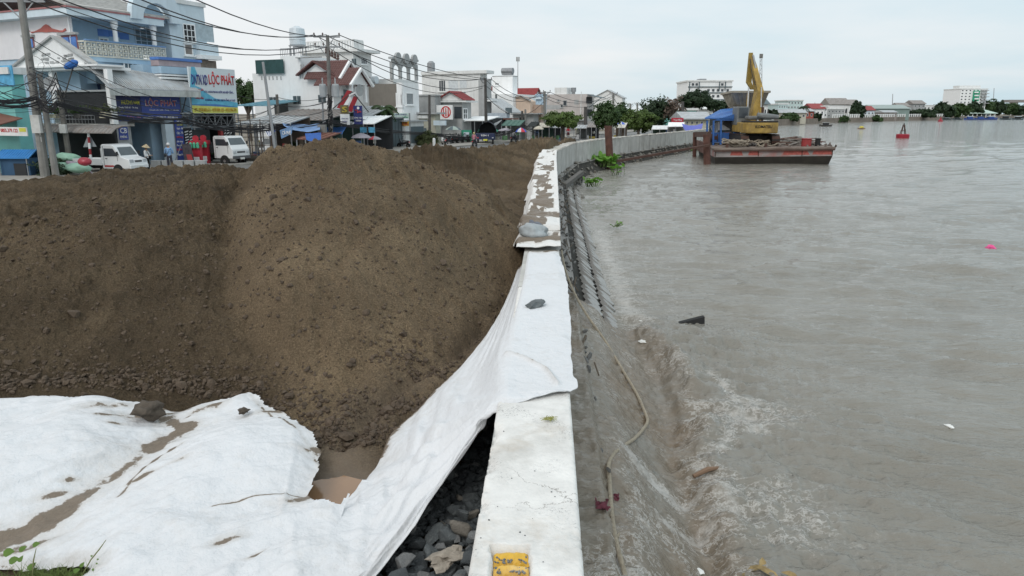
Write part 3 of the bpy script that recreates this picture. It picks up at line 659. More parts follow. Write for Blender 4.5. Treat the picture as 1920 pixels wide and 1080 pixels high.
# ------------------------------------------------------------------ river
def river_h(X, Y, S):
    ca, sa = math.cos(.5), math.sin(.5)
    U = X*ca+Y*sa; V = -X*sa+Y*ca
    near = 1-sm(50, 140, Y); n60 = 1-sm(25, 55, np.hypot(X, Y))
    warp = fbm(X*.15, Y*.15, 3, 200)
    w1 = fbm(U*.22+warp, V*.55, 3, 201); w2 = fbm(U*.8, V*1.9+warp*2, 3, 202); w3 = fbm(X*2.2, Y*3.4+w2, 3, 203)
    w1b = 1-2*np.abs(w1)*1.2
    wb = 1-np.abs(w2)*2
    Z = (.11*w1)*near+(.03*w2+.005*wb)*n60+.010*w3*n60
    dist = np.hypot(X, Y); wp = 2.6*fbm(X*.35, Y*.35, 3, 230)
    for lam, an, am, sd in ((1.7, 74, .018, 1), (1.05, 60, .017, 2), (.72, 82, .016, 3), (.47, 66, .0125, 4), (.31, 76, .009, 5)):
        a_ = math.radians(an); ph = 2*math.pi*(X*math.cos(a_)+Y*math.sin(a_))/lam+wp+2.2*fbm(X*.9/lam**.5, Y*.9/lam**.5, 2, 231+sd)
        md = sm(-.45, .5, fbm(X*.55/lam**.5+sd*7, Y*.8/lam**.5, 2, 240+sd)); Z = Z+am*1.75*(np.exp(np.sin(ph))-1.27)/1.1*md*(1-sm(lam*22, lam*48, dist))
    surge = 1-sm(12.0, 14.6, Y+.6*fbm(Y*.6, S*.5, 2, 205))
    base = slope_z(S)
    film = base+.10+.05*fbm(S*3, Y*5, 4, 206)+.13*np.exp(-((S-.62)/.22)**2)*(.6+fbm(Y*1.6, S*2, 3, 207))-.08*np.abs(fbm(S*2.2, Y*6+S*1.5, 5, 208, .65))-.045*np.abs(fbm(S*9, Y*14, 3, 218))+.03
    front = np.interp(Y, [0, 6, 7.5, 9, 10.5, 12, 15], [1.15, 1.2, 1.3, 1.55, 1.65, 1.45, 1.0])+.14*fbm(Y*.9, Y*0, 3, 209)
    k = sm(-.22, .12, S-front)
    lev = Z*.9-.10*np.exp(-((S-front-.05)/.25)**2)+.15*np.exp(-((S-front-.35)/.22)**2)*(.5+fbm(Y*1.8, S*1.5, 3, 210))
    lev = lev+(.09*(1-2*np.abs(fbm(X*2.2, Y*2.8, 5, 211, .6)))-.04*np.abs(fbm(X*9, Y*11, 3, 219)))*(1-sm(.6, 4.0, S-front))
    Zs = film*(1-k)+np.maximum(lev, base+.05)*k
    # where no surge: ordinary level with small lapping
    edge = 1-sm(1.0, 2.6, S)
    Zc = Z*(1-.4*edge)+.035*edge*np.abs(fbm(Y*2.2, S*3, 3, 212))
    Z = Zs*surge+Zc*(1-surge)
    foam = surge*(.24*np.exp(-((S-front-.25)/.22)**2)+.36*np.exp(-((S-front-.9)/.75)**2)*sm(-.3, .35, fbm(X*.9, Y*.9, 3, 221))+.14*(1-k)*sm(.3, .7, S)+.3*(1-k)*(1-sm(4.5, 7, Y))*sm(-.1, .4, fbm(X*1.5, Y*1.2, 3, 222)))
    foam = foam+surge*.12*np.exp(-((S-.62)/.18)**2)+.10*surge*fbm(X*.9, Y*.9, 3, 220)*(S < front+2)
    foam = foam+(1-surge)*(1-sm(22, 32, Y))*(.38*np.exp(-((S-1.45)/.35)**2)+.20*np.exp(-((S-2.3)/.9)**2))
    arc = polydist(X, Y, [tuple(atz(x, y, 0))[:2] for x, y in [(1330, 700), (1375, 745), (1385, 800), (1350, 850), (1290, 870)]]); foam = np.maximum(foam, .42*np.exp(-(arc/.14)**2))
    arc = polydist(X, Y, [tuple(atz(x, y, 0))[:2] for x, y in [(1180, 930), (1270, 950), (1340, 930), (1370, 960), (1300, 1010), (1250, 1020)]]); foam = np.maximum(foam, .46*np.exp(-(arc/.2)**2)*(S > .4))
    far = sm(60, 120, Y)*(1-sm(0, 3, S))*.45
    foam = foam+far
    silt = np.clip(surge*(1-sm(0, .7, S-front))*(.6+.6*fbm(Y*1.2, S*2, 3, 214)), 0, 1)
    return Z, foam, silt
def river():
    ys = np.concatenate([np.geomspace(1.2, 60, 620), np.geomspace(61, 8000, 330)])
    s = np.concatenate([np.arange(.05, 4, .03), 4+np.cumsum(np.geomspace(.035, 60, 330))])
    s = s[s < 6500]
    Y, S = np.meshgrid(ys, s, indexing='ij'); X = R(Y)+S
    Z, foam, silt = river_h(X, Y, S)
    tag(gridmesh('river', X, Y, Z, water_material(), attrs={'foam': foam, 'silt': silt}), kind='structure')
river()
# river bed and banks below the water so nothing is hollow
def bed():
    b = MB(); b.quad((-50, -20, -1.6), (7000, -20, -1.6), (7000, 8500, -1.6), (-50, 8500, -1.6))
    tag(b.build('river_bed', mat('river_mud', (.16, .13, .10), .9), base=(0, 0, -1.6)), kind='structure')
bed()
def puddle():
    p = [atz(x, y, 1.005) for x, y in [(575, 905), (640, 890), (700, 905), (690, 960), (640, 995), (590, 985), (565, 945)]]
    m = mat('muddy_puddle', (.30, .18, .10), .12, .1, 3, .1, 6, spec=.5)
    tag(MB().quad(*p).build('puddle', m), 'orange brown puddle caught between the white sheets', 'puddle', kind='stuff')
puddle()

def on_river(px, py, dz=0):
    z = .2
    for _ in range(8):
        p = atz(px, py, z); S = p.x-float(R(p.y)); z = .5*z+.5*float(river_h(np.array([[p.x]]), np.array([[p.y]]), np.array([[S]]))[0][0, 0])
    return atz(px, py, z+dz)
# ------------------------------------------------------------------ street buildings
FX = mat('glass_dark', (.05, .06, .07), .15, .2, 1, spec=.6)
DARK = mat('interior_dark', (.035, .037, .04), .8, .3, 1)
WHITE = mat('paint_white', (.86, .87, .87), .75, .06, 1.2, .1, 10, streak=.14, dirt=(.35, .34, .31))
WHITE2 = mat('paint_white_old', (.74, .75, .74), .8, .1, 1.2, .1, 10, streak=.34, dirt=(.28, .27, .25))
CREAM = mat('paint_cream', (.76, .75, .77), .75, .06, 1.2, streak=.10, dirt=(.36, .35, .36))
SKYB = mat('paint_sky_blue', (.40, .55, .68), .75, .12, 1.2, streak=.25, dirt=(.3, .38, .45))
PALEB = mat('paint_pale_blue', (.62, .72, .78), .75, .1, 1, streak=.3, dirt=(.38, .42, .44))
BLUE = mat('paint_blue', (.10, .22, .55), .6, .15, 1.5)
TURQ = mat('paint_turquoise', (.20, .52, .50), .75, .12, 1.2, streak=.3, dirt=(.2, .32, .3))
GREYP = mat('plaster_grey', (.40, .41, .41), .85, .15, 1.5, .2, 8, streak=.5, dirt=(.2, .2, .19))
BROWNW = mat('render_taupe', (.215, .195, .17), .85, .1, 1.2, .1, 6, streak=.2)
PEACH = mat('paint_peach', (.62, .48, .38), .8, .1, 1.2, streak=.3, dirt=(.4, .3, .24))
PINKG = mat('plaster_pinkish', (.52, .48, .46), .85, .12, 1, streak=.45, dirt=(.3, .28, .26))
GREENP = mat('paint_sea_green', (.16, .45, .38), .75, .12, 1.2, streak=.3)
TILER = mat('roof_tile_maroon', (.14, .065, .06), .7, .25, 3)
TILERED = mat('roof_tile_red', (.29, .055, .055), .7, .2, 2)
TIN = mat('tin_grey', (.42, .44, .45), .5, .2, 1.2, streak=.5, dirt=(.25, .18, .13), metal=.1)
TINOLD = mat('tin_old', (.27, .25, .235), .65, .3, 1.2, streak=.7, dirt=(.2, .11, .07))
TINRUST = mat('tin_rust', (.20, .085, .06), .75, .3, 1.2, streak=.5)
STEEL = mat('steel_grey', (.30, .31, .32), .45, .2, 3, metal=.5)
SLATEG = mat('shutter_slate', (.10, .135, .15), .6, .15, 2, streak=.25)
TARPB = mat('tarp_blue', (.07, .20, .52), .55, .2, 2, .3, 8, trans=.15)
FADED = mat('tile_faded', (.45, .44, .42), .8, .2, 2, streak=.4)
Z0 = .2
class Face:
    def __init__(s, O, d):
        s.O = Vector(O); s.d = Vector(d).normalized(); s.n = Vector((s.d.y, -s.d.x, 0))
        if s.n.dot(Vector((0, 0, 0))-Vector((s.O.x, s.O.y, 0))) < 0: s.n = -s.n
    def pt(s, px, py, off=0):
        r = ray(px, py); o = s.O+s.n*off-Vector((0, 0, CAMZ)); t = o.dot(s.n)/r.dot(s.n); return Vector((0, 0, CAMZ))+r*t
    def uz(s, px, py, off=0):
        p = s.pt(px, py, off)-s.O; return p.dot(s.d), p.z+s.O.z
    def P(s, u, z, off=0): return Vector((s.O.x, s.O.y, 0))+s.d*u+s.n*off+Vector((0, 0, z))
    def rect(s, x0, y0, x1, y1, off=0):
        ym, xm = (y0+y1)/2, (x0+x1)/2
        u0, u1 = s.uz(x0, ym, off)[0], s.uz(x1, ym, off)[0]; z0, z1 = s.uz(xm, y1, off)[1], s.uz(xm, y0, off)[1]
        return min(u0, u1), z0, max(u0, u1), z1
    def slab(s, b, u0, z0, u1, z1, o0, o1):              # solid from offset o0 to o1
        q = [s.P(u0, z0, o0), s.P(u1, z0, o0), s.P(u1, z0, o1), s.P(u0, z0, o1)]
        return b.hexa(q+[p+Vector((0, 0, z1-z0)) for p in q])
def facedist(px, k=0):
    """point of the facade line (set back by k) seen in column px"""
    r = ray(px, 300); n = FS; O = Vector((F0.x, F0.y, 0))+FS*k
    t = O.dot(n)/Vector((r.x, r.y, 0)).dot(n); return Vector((r.x*t, r.y*t, Z0))
def window(face, rc, parent, pane=FX, frame=WHITE, nx=2, ny=1, w=.09, out=.06, sill=True, name='window'):
    u0, z0, u1, z1 = rc; b = MB()
    face.slab(b, u0, z0, u0+w, z1, .0, out); face.slab(b, u1-w, z0, u1, z1, .0, out); face.slab(b, u0, z1-w, u1, z1, .0, out+.002); face.slab(b, u0, z0, u1, z0+w, .0, out+.002)
    for i in range(1, nx): c = u0+(u1-u0)*i/nx; face.slab(b, c-w*.3, z0, c+w*.3, z1, .0, out-.01)
    for i in range(1, ny): c = z0+(z1-z0)*i/ny; face.slab(b, u0, c-w*.3, u1, c+w*.3, .0, out-.012)
    if sill: face.slab(b, u0-.1, z0-.1, u1+.1, z0-.002, .0, out+.1)
    o = b.build(name, frame, parent); p = MB(); face.slab(p, u0+.01, z0+.01, u1-.01, z1-.01, -.02, .015)
    q = p.build('pane', pane, None); q.parent = o; q.location = q.location-wloc(o); return o
def louvre(face, rc, parent, m=SLATEG):
    u0, z0, u1, z1 = rc
    for a, c in ((u0, (u0+u1)/2-.04), ((u0+u1)/2+.04, u1)):
        b = MB(); face.slab(b, a, z0, c, z1, .0, .03); n = 6
        for i in range(n): zz = z0+(z1-z0)*(i+.5)/n; face.slab(b, a+.06, zz-.03, c-.06, zz+.05, .03, .07)
        b.build('shutter', m, parent)
class House:
    def __init__(s, name, label, x0, x1, xs, yt, k, m, zb=Z0, cat='house', xtra=0):
        s.P0 = facedist(x0, k); s.F = Face(s.P0, FD); s.S = Face(s.P0, FS)
        s.L = s.F.uz(x1, 250)[0]; s.D = s.S.uz(xs, 250)[0]; s.H = s.F.uz(x0, yt)[1]; s.m = m; s.zb = zb
        c = s.P0+FD*s.L/2+FS*s.D/2; s.E = empty(name, (c.x, c.y, zb), label, cat)
    def at(s, u, v, z): return Vector((s.P0.x, s.P0.y, 0))+FD*u+FS*v+Vector((0, 0, z))
    def blk(s, b, u0, v0, z0, u1, v1, z1): q = [s.at(u0, v0, z0), s.at(u1, v0, z0), s.at(u1, v1, z0), s.at(u0, v1, z0)]; return b.hexa(q+[p+Vector((0, 0, z1-z0)) for p in q])
    def wall(s, par=.0, m=None):
        b = MB(); s.blk(b, 0, 0, s.zb-.1, s.L, s.D, s.H); b.build('wall', m or s.m, s.E); return s
    def part(s, name, m, fn):
        b = MB(); fn(b); return b.build(name, m, s.E)
    def parapet(s, m=None, h=.25, o=.12):
        b = MB(); s.blk(b, -o, -o, s.H+.002, s.L+o, s.D+o, s.H+h); b.build('parapet', m or s.m, s.E); return s
    def feat(s, *fs):
        for f in fs:
            face = s.F if f[0] == 'F' else s.S; rc = face.rect(*f[1:5]); kind = f[5]; a = f[6:]
            if kind == 'w': window(face, rc, s.E, *(a if a else ()))
            elif kind == 'l': louvre(face, rc, s.E, *(a if a else ()))
            else:                                        # a panel, slab or trim: name, material, thickness, start
                th = a[1] if len(a) > 1 else .06; st = a[2] if len(a) > 2 else 0
                b = MB(); face.slab(b, rc[0], rc[1], rc[2], rc[3], st, st+th); b.build(kind, a[0], s.E)
        return s
    def pitch(s, m, z0, z1, ov=.35, axis='u', th=.12, u0=None, u1=None, v0=None, v1=None, gable=None, tiles=0, name='roof'):
        """pitched roof; ridge runs along the street ('u') or away from it ('v')"""
        u0 = -ov if u0 is None else u0; u1 = s.L+ov if u1 is None else u1; v0 = -ov if v0 is None else v0; v1 = s.D+ov if v1 is None else v1
        b = MB(); up = Vector((0, 0, th))
        if axis == 'u':
            vm = (v0+v1)/2; A, Bq, Cc, D_, E_, F_ = s.at(u0, v0, z0), s.at(u1, v0, z0), s.at(u1, vm, z1), s.at(u0, vm, z1), s.at(u0, v1, z0), s.at(u1, v1, z0)
            sl = [(A, Bq, Cc, D_), (D_, Cc, F_, E_)]; gb = [(A, D_, E_), (Bq, Cc, F_)]
        else:
            um = (u0+u1)/2; A, Bq, Cc, D_, E_, F_ = s.at(u0, v0, z0), s.at(u0, v1, z0), s.at(um, v1, z1), s.at(um, v0, z1), s.at(u1, v0, z0), s.at(u1, v1, z0)
            sl = [(A, Bq, Cc, D_), (D_, Cc, F_, E_)]; gb = [(A, D_, E_), (Bq, Cc, F_)]
        for q in sl: b.prism(q, up)
        b.cur = 0
        o = b.build(name, m, s.E)
        if tiles:
            t = MB()
            for q in sl:
                for i in range(1, tiles):
                    f = i/tiles; a_ = q[0].lerp(q[3], f)+up*1.05; c_ = q[1].lerp(q[2], f)+up*1.05; t.bar(a_, c_, .09, .05)
            tt = t.build('tile_course', m, s.E)
        if gable:
            g = MB(); dd = (FD if axis == 'u' else FS)
            for q, sg in ((gb[0], 1), (gb[1], -1)):
                g.prism([p+dd*(ov+.0)*sg for p in q], dd*.02*sg)
            g.build('gable', gable, s.E)
        return o
FONTS = {}
def text(body, face, rc, m, parent, off=.03, depth=.01, bold=True, squash=True, name='lettering'):
    """lettering fitted into a rectangle of a face"""
    u0, z0, u1, z1 = rc; cu = bpy.data.curves.new('lettering', 'FONT'); cu.body = body; cu.size = 1; cu.offset = .018 if bold else 0; cu.resolution_u = 2
    t = bpy.data.objects.new('lettering', cu); C.objects.link(t); me = bpy.data.meshes.new_from_object(t); bpy.data.objects.remove(t)
    if not len(me.vertices): return None
    a = np.array([v.co[:] for v in me.vertices]); mn, mx = a.min(0), a.max(0); w, h = mx[0]-mn[0], mx[1]-mn[1]
    du = Vector(face.d); fl = False
    right = Vector((-face.n.y, face.n.x, 0))            # reading direction seen from outside
    if right.dot(face.d) < 0: u0, u1 = u1, u0
    o = wloc(parent)
    for v in me.vertices:
        fu = (v.co.x-mn[0])/w; fz = (v.co.y-mn[1])/h
        v.co = face.P(u0+(u1-u0)*fu, z0+(z1-z0)*fz, off)-o
    ob = link(name, me, parent, m); ob_m = ob.modifiers.new('s', 'SOLIDIFY'); ob_m.thickness = depth; ob_m.offset = 0
    return ob
def lit(name, c, r=.6): return mat(name, c, r, .06, 2)
REDL = lit('lettering_red', (.55, .05, .05)); NAVYL = lit('lettering_navy', (.05, .05, .22)); WHL = lit('lettering_white', (.8, .8, .8)); YEL = lit('lettering_yellow', (.62, .60, .08)); REDP = lit('lettering_deep_red', (.40, .06, .06)); ORL = lit('lettering_orange', (.5, .28, .03))
# ---- blue villa
def villa():
    h = House('villa', 'big blue and cream villa with a tiled roof, red ornament and blue shutters', 170, 312, -90, 22, 3.5, CREAM)
    S, F = h.S, h.F
    _, zfloor = F.uz(170, 108); _, ztop = F.uz(172, 36)
    b = MB(); h.blk(b, 0, 0, Z0, h.L, h.D, zfloor); h.blk(b, 0, 1.6, zfloor, h.L, h.D, ztop); b.build('wall', SKYB, h.E)
    b = MB(); S.slab(b, 0, zfloor, h.D, ztop, .0, .10); b.build('side_wall', CREAM, h.E)
    # eave slab and roof
    b = MB(); h.blk(b, -.9, -.9, ztop+.002, h.L+.1, h.D, ztop+.45); b.build('eave_slab', PALEB, h.E)
    b = MB(); h.blk(b, -.95, -.95, ztop+.452, h.L+.15, h.D, ztop+.56); b.build('eave_trim', mat('trim_pink', (.36, .16, .16), .7), h.E)
    zr = ztop+3.0
    h.pitch(FADED, ztop+.56, zr, ov=.9, axis='u', v0=-.9, v1=h.D, tiles=14)
    # half round dormer over the balcony corner
    dm = MB(); u_a = F.uz(262, 30)[0]; 
    uc = F.uz(276, 30)[0]; zc = F.uz(276, 44)[1]; r_ = 1.25
    prof = [(uc-2.0, zc-.2)]+[(uc-2.0+.0, zc+.9), (uc-1.2, zc+2.3), (uc, zc+3.0), (uc+1.2, zc+2.3), (uc+2.0, zc+.9), (uc+2.0, zc-.2)]
    inner = [(uc+r_*math.cos(a), zc+.1+1.25*math.sin(a)) for a in [math.pi*i/10 for i in range(11)]]
    for i in range(10):
        a, c = inner[i], inner[i+1]; oa = (uc+2.2*math.cos(math.pi*i/10), zc+.1+2.6*math.sin(math.pi*i/10)); oc = (uc+2.2*math.cos(math.pi*(i+1)/10), zc+.1+2.6*math.sin(math.pi*(i+1)/10))
        q = [F.P(a[0], a[1], .6), F.P(c[0], c[1], .6), F.P(oc[0], oc[1], .6), F.P(oa[0], oa[1], .6)]; dm.prism(q, F.n*.5)
    dm.build('dormer_arch', PALEB, h.E); d2 = MB(); d2.prism([F.P(u, z, .3) for u, z in inner], F.n*.1); d2.build('dormer_recess', SKYB, h.E)
    # columns
    for x, y0, y1 in ((220, 38, 96), (292, 60, 102)):
        p = F.pt(x, y1, .5); p2 = F.pt(x, y0, .5); c = MB(); c.lathe((p.x, p.y, zfloor), [(.22, 0), (.22, .15), (.17, .2), (.15, ztop-zfloor-.5), (.24, ztop-zfloor-.35), (.24, ztop-zfloor)], 12); c.build('column', WHITE, h.E)
    # balcony slab and pierced balustrade
    b = MB(); h.blk(b, -.1, -1.1, zfloor-.3, h.L, 1.6, zfloor-.002); b.build('balcony_slab', SKYB, h.E)
    def balus(face, u0, u1, off, nm='balustrade'):
        z0_, z1_ = zfloor, zfloor+1.0; b = MB(); face.slab(b, u0, z1_-.1, u1, z1_, off-.1, off+.05); face.slab(b, u0, z0_, u1, z0_+.1, off-.1, off+.05)
        n = max(2, int((u1-u0)/.38))
        for i in range(n+1): u = u0+(u1-u0)*i/n; face.slab(b, u-.035, z0_+.1, u+.035, z1_-.1, off-.06, off)
        for j in range(1, 3): z = z0_+.1+.8*j/3; face.slab(b, u0, z-.03, u1, z+.03, off-.055, off-.005)
        for i in range(n):
            for j in range(3): u = u0+(u1-u0)*(i+.5)/n; z = z0_+.1+.8*(j+.5)/3; b.box(face.P(u, z, off-.03), (.14, .14, .14), math.atan2(face.d.y, face.d.x))
        b.build(nm, mat('breeze_block', (.66, .64, .56), .8, .15, 3), h.E)
    Fb = Face(h.at(0, -1.1, Z0), FD); Sb = Face(h.at(-.1, 0, Z0), FS)
    balus(Fb, 0, h.L-.2, 0); balus(Sb, -1.1, 0, 0)
    hd = MB(); Fb.slab(hd, -.05, zfloor+1.002, h.L-.2, zfloor+1.1, -.16, .12); hd.build('handrail', BLUE if False else mat('rail_blue', (.16, .27, .45), .7), h.E)
    # wall openings behind the balcony
    Fw = Face(h.at(0, 1.6, Z0), FD)
    fb = mat('frame_blue', (.45, .55, .65), .6)
    for rc in ((183, 55, 203, 68), (204, 58, 222, 69), (224, 62, 241, 74)): b = MB(); q = Fw.rect(*rc); Fw.slab(b, *q, 0, .05); b.build('transom', BLUE, h.E)
    window(Fw, Fw.rect(186, 71, 204, 97), h.E, FX, WHITE, 2, 1); window(Fw, Fw.rect(228, 78, 244, 99), h.E, FX, fb, 3, 1); window(Fw, Fw.rect(253, 54, 286, 100), h.E, mat('glass_bluish', (.12, .17, .2), .2), fb, 3, 4)
    window(Face(h.at(0, -1.0, Z0), FD), Face(h.at(0, -1.0, Z0), FD).rect(232, 118, 284, 145), h.E, mat('glass_bluish', (.12, .17, .2), .2), WHITE, 6, 1, .1)
    b = MB(); fr = Face(h.at(0, -.95, Z0), FD); q = fr.rect(178, 117, 286, 150); fr.slab(b, q[0], q[1]-.3, h.L, zfloor-.31, -1.3, -.05); b.build('lower_bay', SKYB, h.E)
    # side wall: shutters and the red ornament
    for rc in ((118, 66, 147, 97), (50, 70, 65, 92)):
        q = S.rect(*rc, .1); b = MB(); S.slab(b, q[0], q[1], q[2], q[3], .1, .16); o = b.build('window_surround', mat('trim_pink', (.36, .16, .16), .7), h.E)
        mid = (q[0]+q[2])/2
        for a, c in ((q[0]+.08, mid-.04), (mid+.04, q[2]-.08)): b = MB(); S.slab(b, a, q[1]+.08, c, q[3]-.12, .16, .2); b.build('shutter', mat('shutter_blue', (.12, .26, .62), .6), h.E)
        b = MB(); S.slab(b, q[0]-.15, q[3]+.002, q[2]+.15, q[3]+.16, .1, .35); b.build('window_hood', GREYP, h.E)
    orn = [(55, 57), (58, 60), (66, 59), (72, 56), (78, 53), (83, 48), (87, 45.5), (92, 48), (97, 53), (104, 55), (112, 57), (119, 57), (123, 53), (125, 57), (118, 61), (105, 60), (96, 60), (87, 61), (78, 60), (68, 60.5), (60, 62)]
    b = MB(); b.prism([S.pt(x, y, .105) for x, y in orn], S.n*.06); b.build('ornament', mat('ornament_red', (.45, .13, .11), .7), h.E)
    b = MB(); p0, p1 = S.pt(166, 38, .2), S.pt(174, 96, .2); b.tube([h.at(-.15, .12, ztop), h.at(-.15, .12, zfloor)], .06, 8); b.build('drain_pipe', WHITE, h.E)
villa()
def pale_block():
    h = House('town_house', 'tall pale blue town house with white grilles right of the blue villa', 344, 404, 296, 8, 3.0, PALEB); h.wall().parapet(WHITE2, .3)
    h.feat(('F', 343, 45, 366, 80, 'w', DARK, WHITE, 3, 3), ('F', 345, 82, 361, 104, 'w', mat('blind_brown', (.25, .22, .2), .7), WHITE, 1, 1),
           ('F', 368, 46, 400, 78, 'loggia_shade_panel', mat('pale_blue_shaded', (.42, .50, .54), .8), .02), ('F', 366, 83, 401, 104, 'balcony_front', PALEB, .5), ('F', 366, 104.5, 404, 112, 'floor_band', WHITE, .7), ('F', 366, 113, 404, 130, 'bamboo_screen', mat('screen_brown', (.27, .22, .18), .8, .3, 6), .1))  # loggia recess is a flat panel, its shade painted as darker pale blue
    b = MB()
    for i in range(7): u = h.L*i/6; b.tube([h.at(u, .1, h.H+.3), h.at(u, .1, h.H+1.1)], .03, 5)
    b.tube([h.at(0, .1, h.H+1.1), h.at(h.L, .1, h.H+1.1)], .035, 5); b.tube([h.at(0, .1, h.H+.7), h.at(h.L, .1, h.H+.7)], .03, 5); b.build('roof_railing', WHITE, h.E)
    b = MB(); h.blk(b, 1, 1.5, h.H+.3, h.L-.5, 4, h.H+2.6); b.build('stair_tower', WHITE2, h.E)
    # curved blue balcony of the lower floors
    h2 = House('balcony_house', 'low sky blue house front with a banded balcony behind the blue shop roof', 288, 362, 240, 122, 1.2, SKYB); h2.wall()
    h2.feat(('F', 281, 110, 362, 115, 'balcony_rail', BLUE, .9), ('F', 283, 115.5, 362, 126, 'balcony_front', mat('front_mauve', (.42, .34, .36), .8), .8), ('F', 284, 127, 362, 140, 'balcony_band', SKYB, 1.0), ('F', 284, 141, 362, 144, 'balcony_rail', WHITE, 1.0), ('F', 284, 146, 362, 150, 'balcony_rail', WHITE, 1.0), ('F', 292, 151, 360, 164, 'glass_band', FX, .1))
pale_block()
# ---- small gabled house with verandah
def gabled():
    h = House('gabled_house', 'small white house with an ornamented gable over a potted plant balcony', 200, 214, 44, 133, .6, WHITE2)
    S = h.S; F = h.F; zfl = S.uz(150, 232)[1]; zb = S.uz(150, 131)[1]
    b = MB(); h.blk(b, 1.4, 0, Z0, 2.1, h.D, zfl); h.blk(b, 2.2, .3, zfl, 2.7, h.D, zb); b.build('wall', GREYP, h.E)
    b = MB(); h.blk(b, -.5, -.3, zfl-.18, 2.2, h.D, zfl); b.build('balcony_floor', CON, h.E)
    b = MB(); h.blk(b, -.3, -.6, zb, 2.2, h.D, zb+.18); b.build('entablature', WHITE, h.E)
    b = MB(); h.blk(b, -.5, -.9, zb+.182, 1.5, h.D, zb+.3); b.build('cornice', WHITE, h.E)
    # gable on the side facing the camera
    Sg = Face(h.at(-.3, 0, Z0), FS)
    ap = Sg.pt(100, 70); l = Sg.pt(28, 124); r = Sg.pt(172, 128)
    l.z = r.z = zb+.3
    b = MB(); b.prism([l, r, ap], FD*.3); b.build('gable', WHITE, h.E)
    b = MB(); b.bar(ap+Vector((0, 0, .08))-FD*.1, r+Vector((0, 0, .08))-FD*.1, .2, .12); b.bar(ap+Vector((0, 0, .08))-FD*.1, l+Vector((0, 0, .08))-FD*.1, .2, .12); b.build('verge', GREYP, h.E)
    b = MB(); b.prism([ap, r, r+FD*.5, ap+FD*.5], (0, 0, .1)); b.prism([ap, l, l+FD*.5, ap+FD*.5], (0, 0, .1)); b.build('roof', FADED, h.E)
    rr = random.Random(2)
    for i in range(26):
        b = MB()
        t = rr.random(); x = 78+rr.random()*60; y = 122-rr.random()*24; 
        if y < 82+abs(x-100)*.5: continue
        p = Sg.pt(x, y, .03); b.box(p, (rr.uniform(.15, .5), .04, rr.uniform(.05, .16)), math.atan2(FS.y, FS.x), None); b.build('scroll_relief', GREYP, h.E)
    for x in (97, 200):
        p = Sg.pt(x, 200, .0); b = MB(); q = h.at(.1, (Vector((p.x, p.y, 0))-Vector((h.P0.x, h.P0.y, 0))).dot(FS), 0); b.box((q.x, q.y, (zfl+zb)/2), (.36, .36, zb-zfl), math.atan2(FD.y, FD.x)); b.build('column', WHITE, h.E)
    Sw = Face(h.at(2.2, 0, Z0), FS)
    b = MB(); q = Sw.rect(170, 148, 192, 226); Sw.slab(b, *q, 0, .06); b.build('door', mat('door_navy', (.04, .07, .15), .6), h.E)
    b = MB(); q = Sw.rect(112, 156, 142, 226); Sw.slab(b, *q, 0, .05); b.build('door', DARK, h.E)
    # railing
    b = MB(); Sr = Face(h.at(-.4, 0, Z0), FS); u0 = Sr.uz(46, 225)[0]; 
    for i in range(24): u = .1+(u0-.1)*i/23; b.tube([Sr.P(u, zfl), Sr.P(u, zfl+.55)], .018, 4)
    for z in (.3, .55): b.tube([Sr.P(.1, zfl+z), Sr.P(u0, zfl+z)], .025, 4)
    b.build('railing', STEEL, h.E)
    # curved canopy below the balcony
    b = MB(); n = 10
    Sa = Face(h.at(.2, 0, Z0), FS); u1, z1 = Sa.uz(84, 238)
    prof = [(.0, zfl-.12), (.6, zfl-.16), (1.1, zfl-.3), (1.4, zfl-.55)]
    ua = Face(h.at(-1.2, 0, Z0), FS).uz(86, 240)[0]
    for (o0, za), (o1, zc) in zip(prof[:-1], prof[1:]):
        b.prism([h.at(-o0-.5, -3.4, za), h.at(-o1-.5, -3.4, zc), h.at(-o1-.5, ua, zc), h.at(-o0-.5, ua, za)], (0, 0, .05))
    cc = MB()
    b.build('canopy', TINOLD, h.E)
    b = MB(); 
    for i in range(22): v = -3.4+(ua+3.4)*i/21; b.tube([h.at(-o0-.5, v, za+.06) for o0, za in prof], .03, 4)
    b.build('canopy_rib', TINOLD, h.E)
    # ground floor wall with flower windows
    Sq = Face(h.at(1.4, 0, Z0), FS)
    for rc in ((104, 262, 126, 306), (150, 262, 163, 300)):
        q = Sq.rect(*rc); wdw = window(Sq, q, h.E, DARK, GREYP, 1, 1, .08)
        fl = MB(); r3 = random.Random(int(rc[0]))
        for i in range(7):
            u = r3.uniform(q[0]+.2, q[2]-.2); z = r3.uniform(q[3]-1.0, q[3]-.2); fl.lathe(Sq.P(u, z, .03), [(.13, 0), (.13, .02)], 8, Matrix((Sq.d, Vector((0, 0, 1)), Sq.n)).transposed())
        k = fl.build('flower_decal', mat('decal_yellow', (.65, .60, .10), .6), h.E)
        fl = MB()
        for i in range(30):
            u = r3.uniform(q[0]+.1, q[2]-.1); z = r3.uniform(q[1]+.1, q[3]-.9); fl.lathe(Sq.P(u, z, .03), [(.045, 0), (.045, .02)], 6, Matrix((Sq.d, Vector((0, 0, 1)), Sq.n)).transposed())
        fl.build('dot_decal', WHITE, h.E)
    b = MB(); q = Sq.rect(200, 245, 213, 300); Sq.slab(b, *q, 0, .12); b.build('pilaster', mat('pilaster_teal', (.15, .30, .28), .7), h.E)
    return h
GH = gabled()
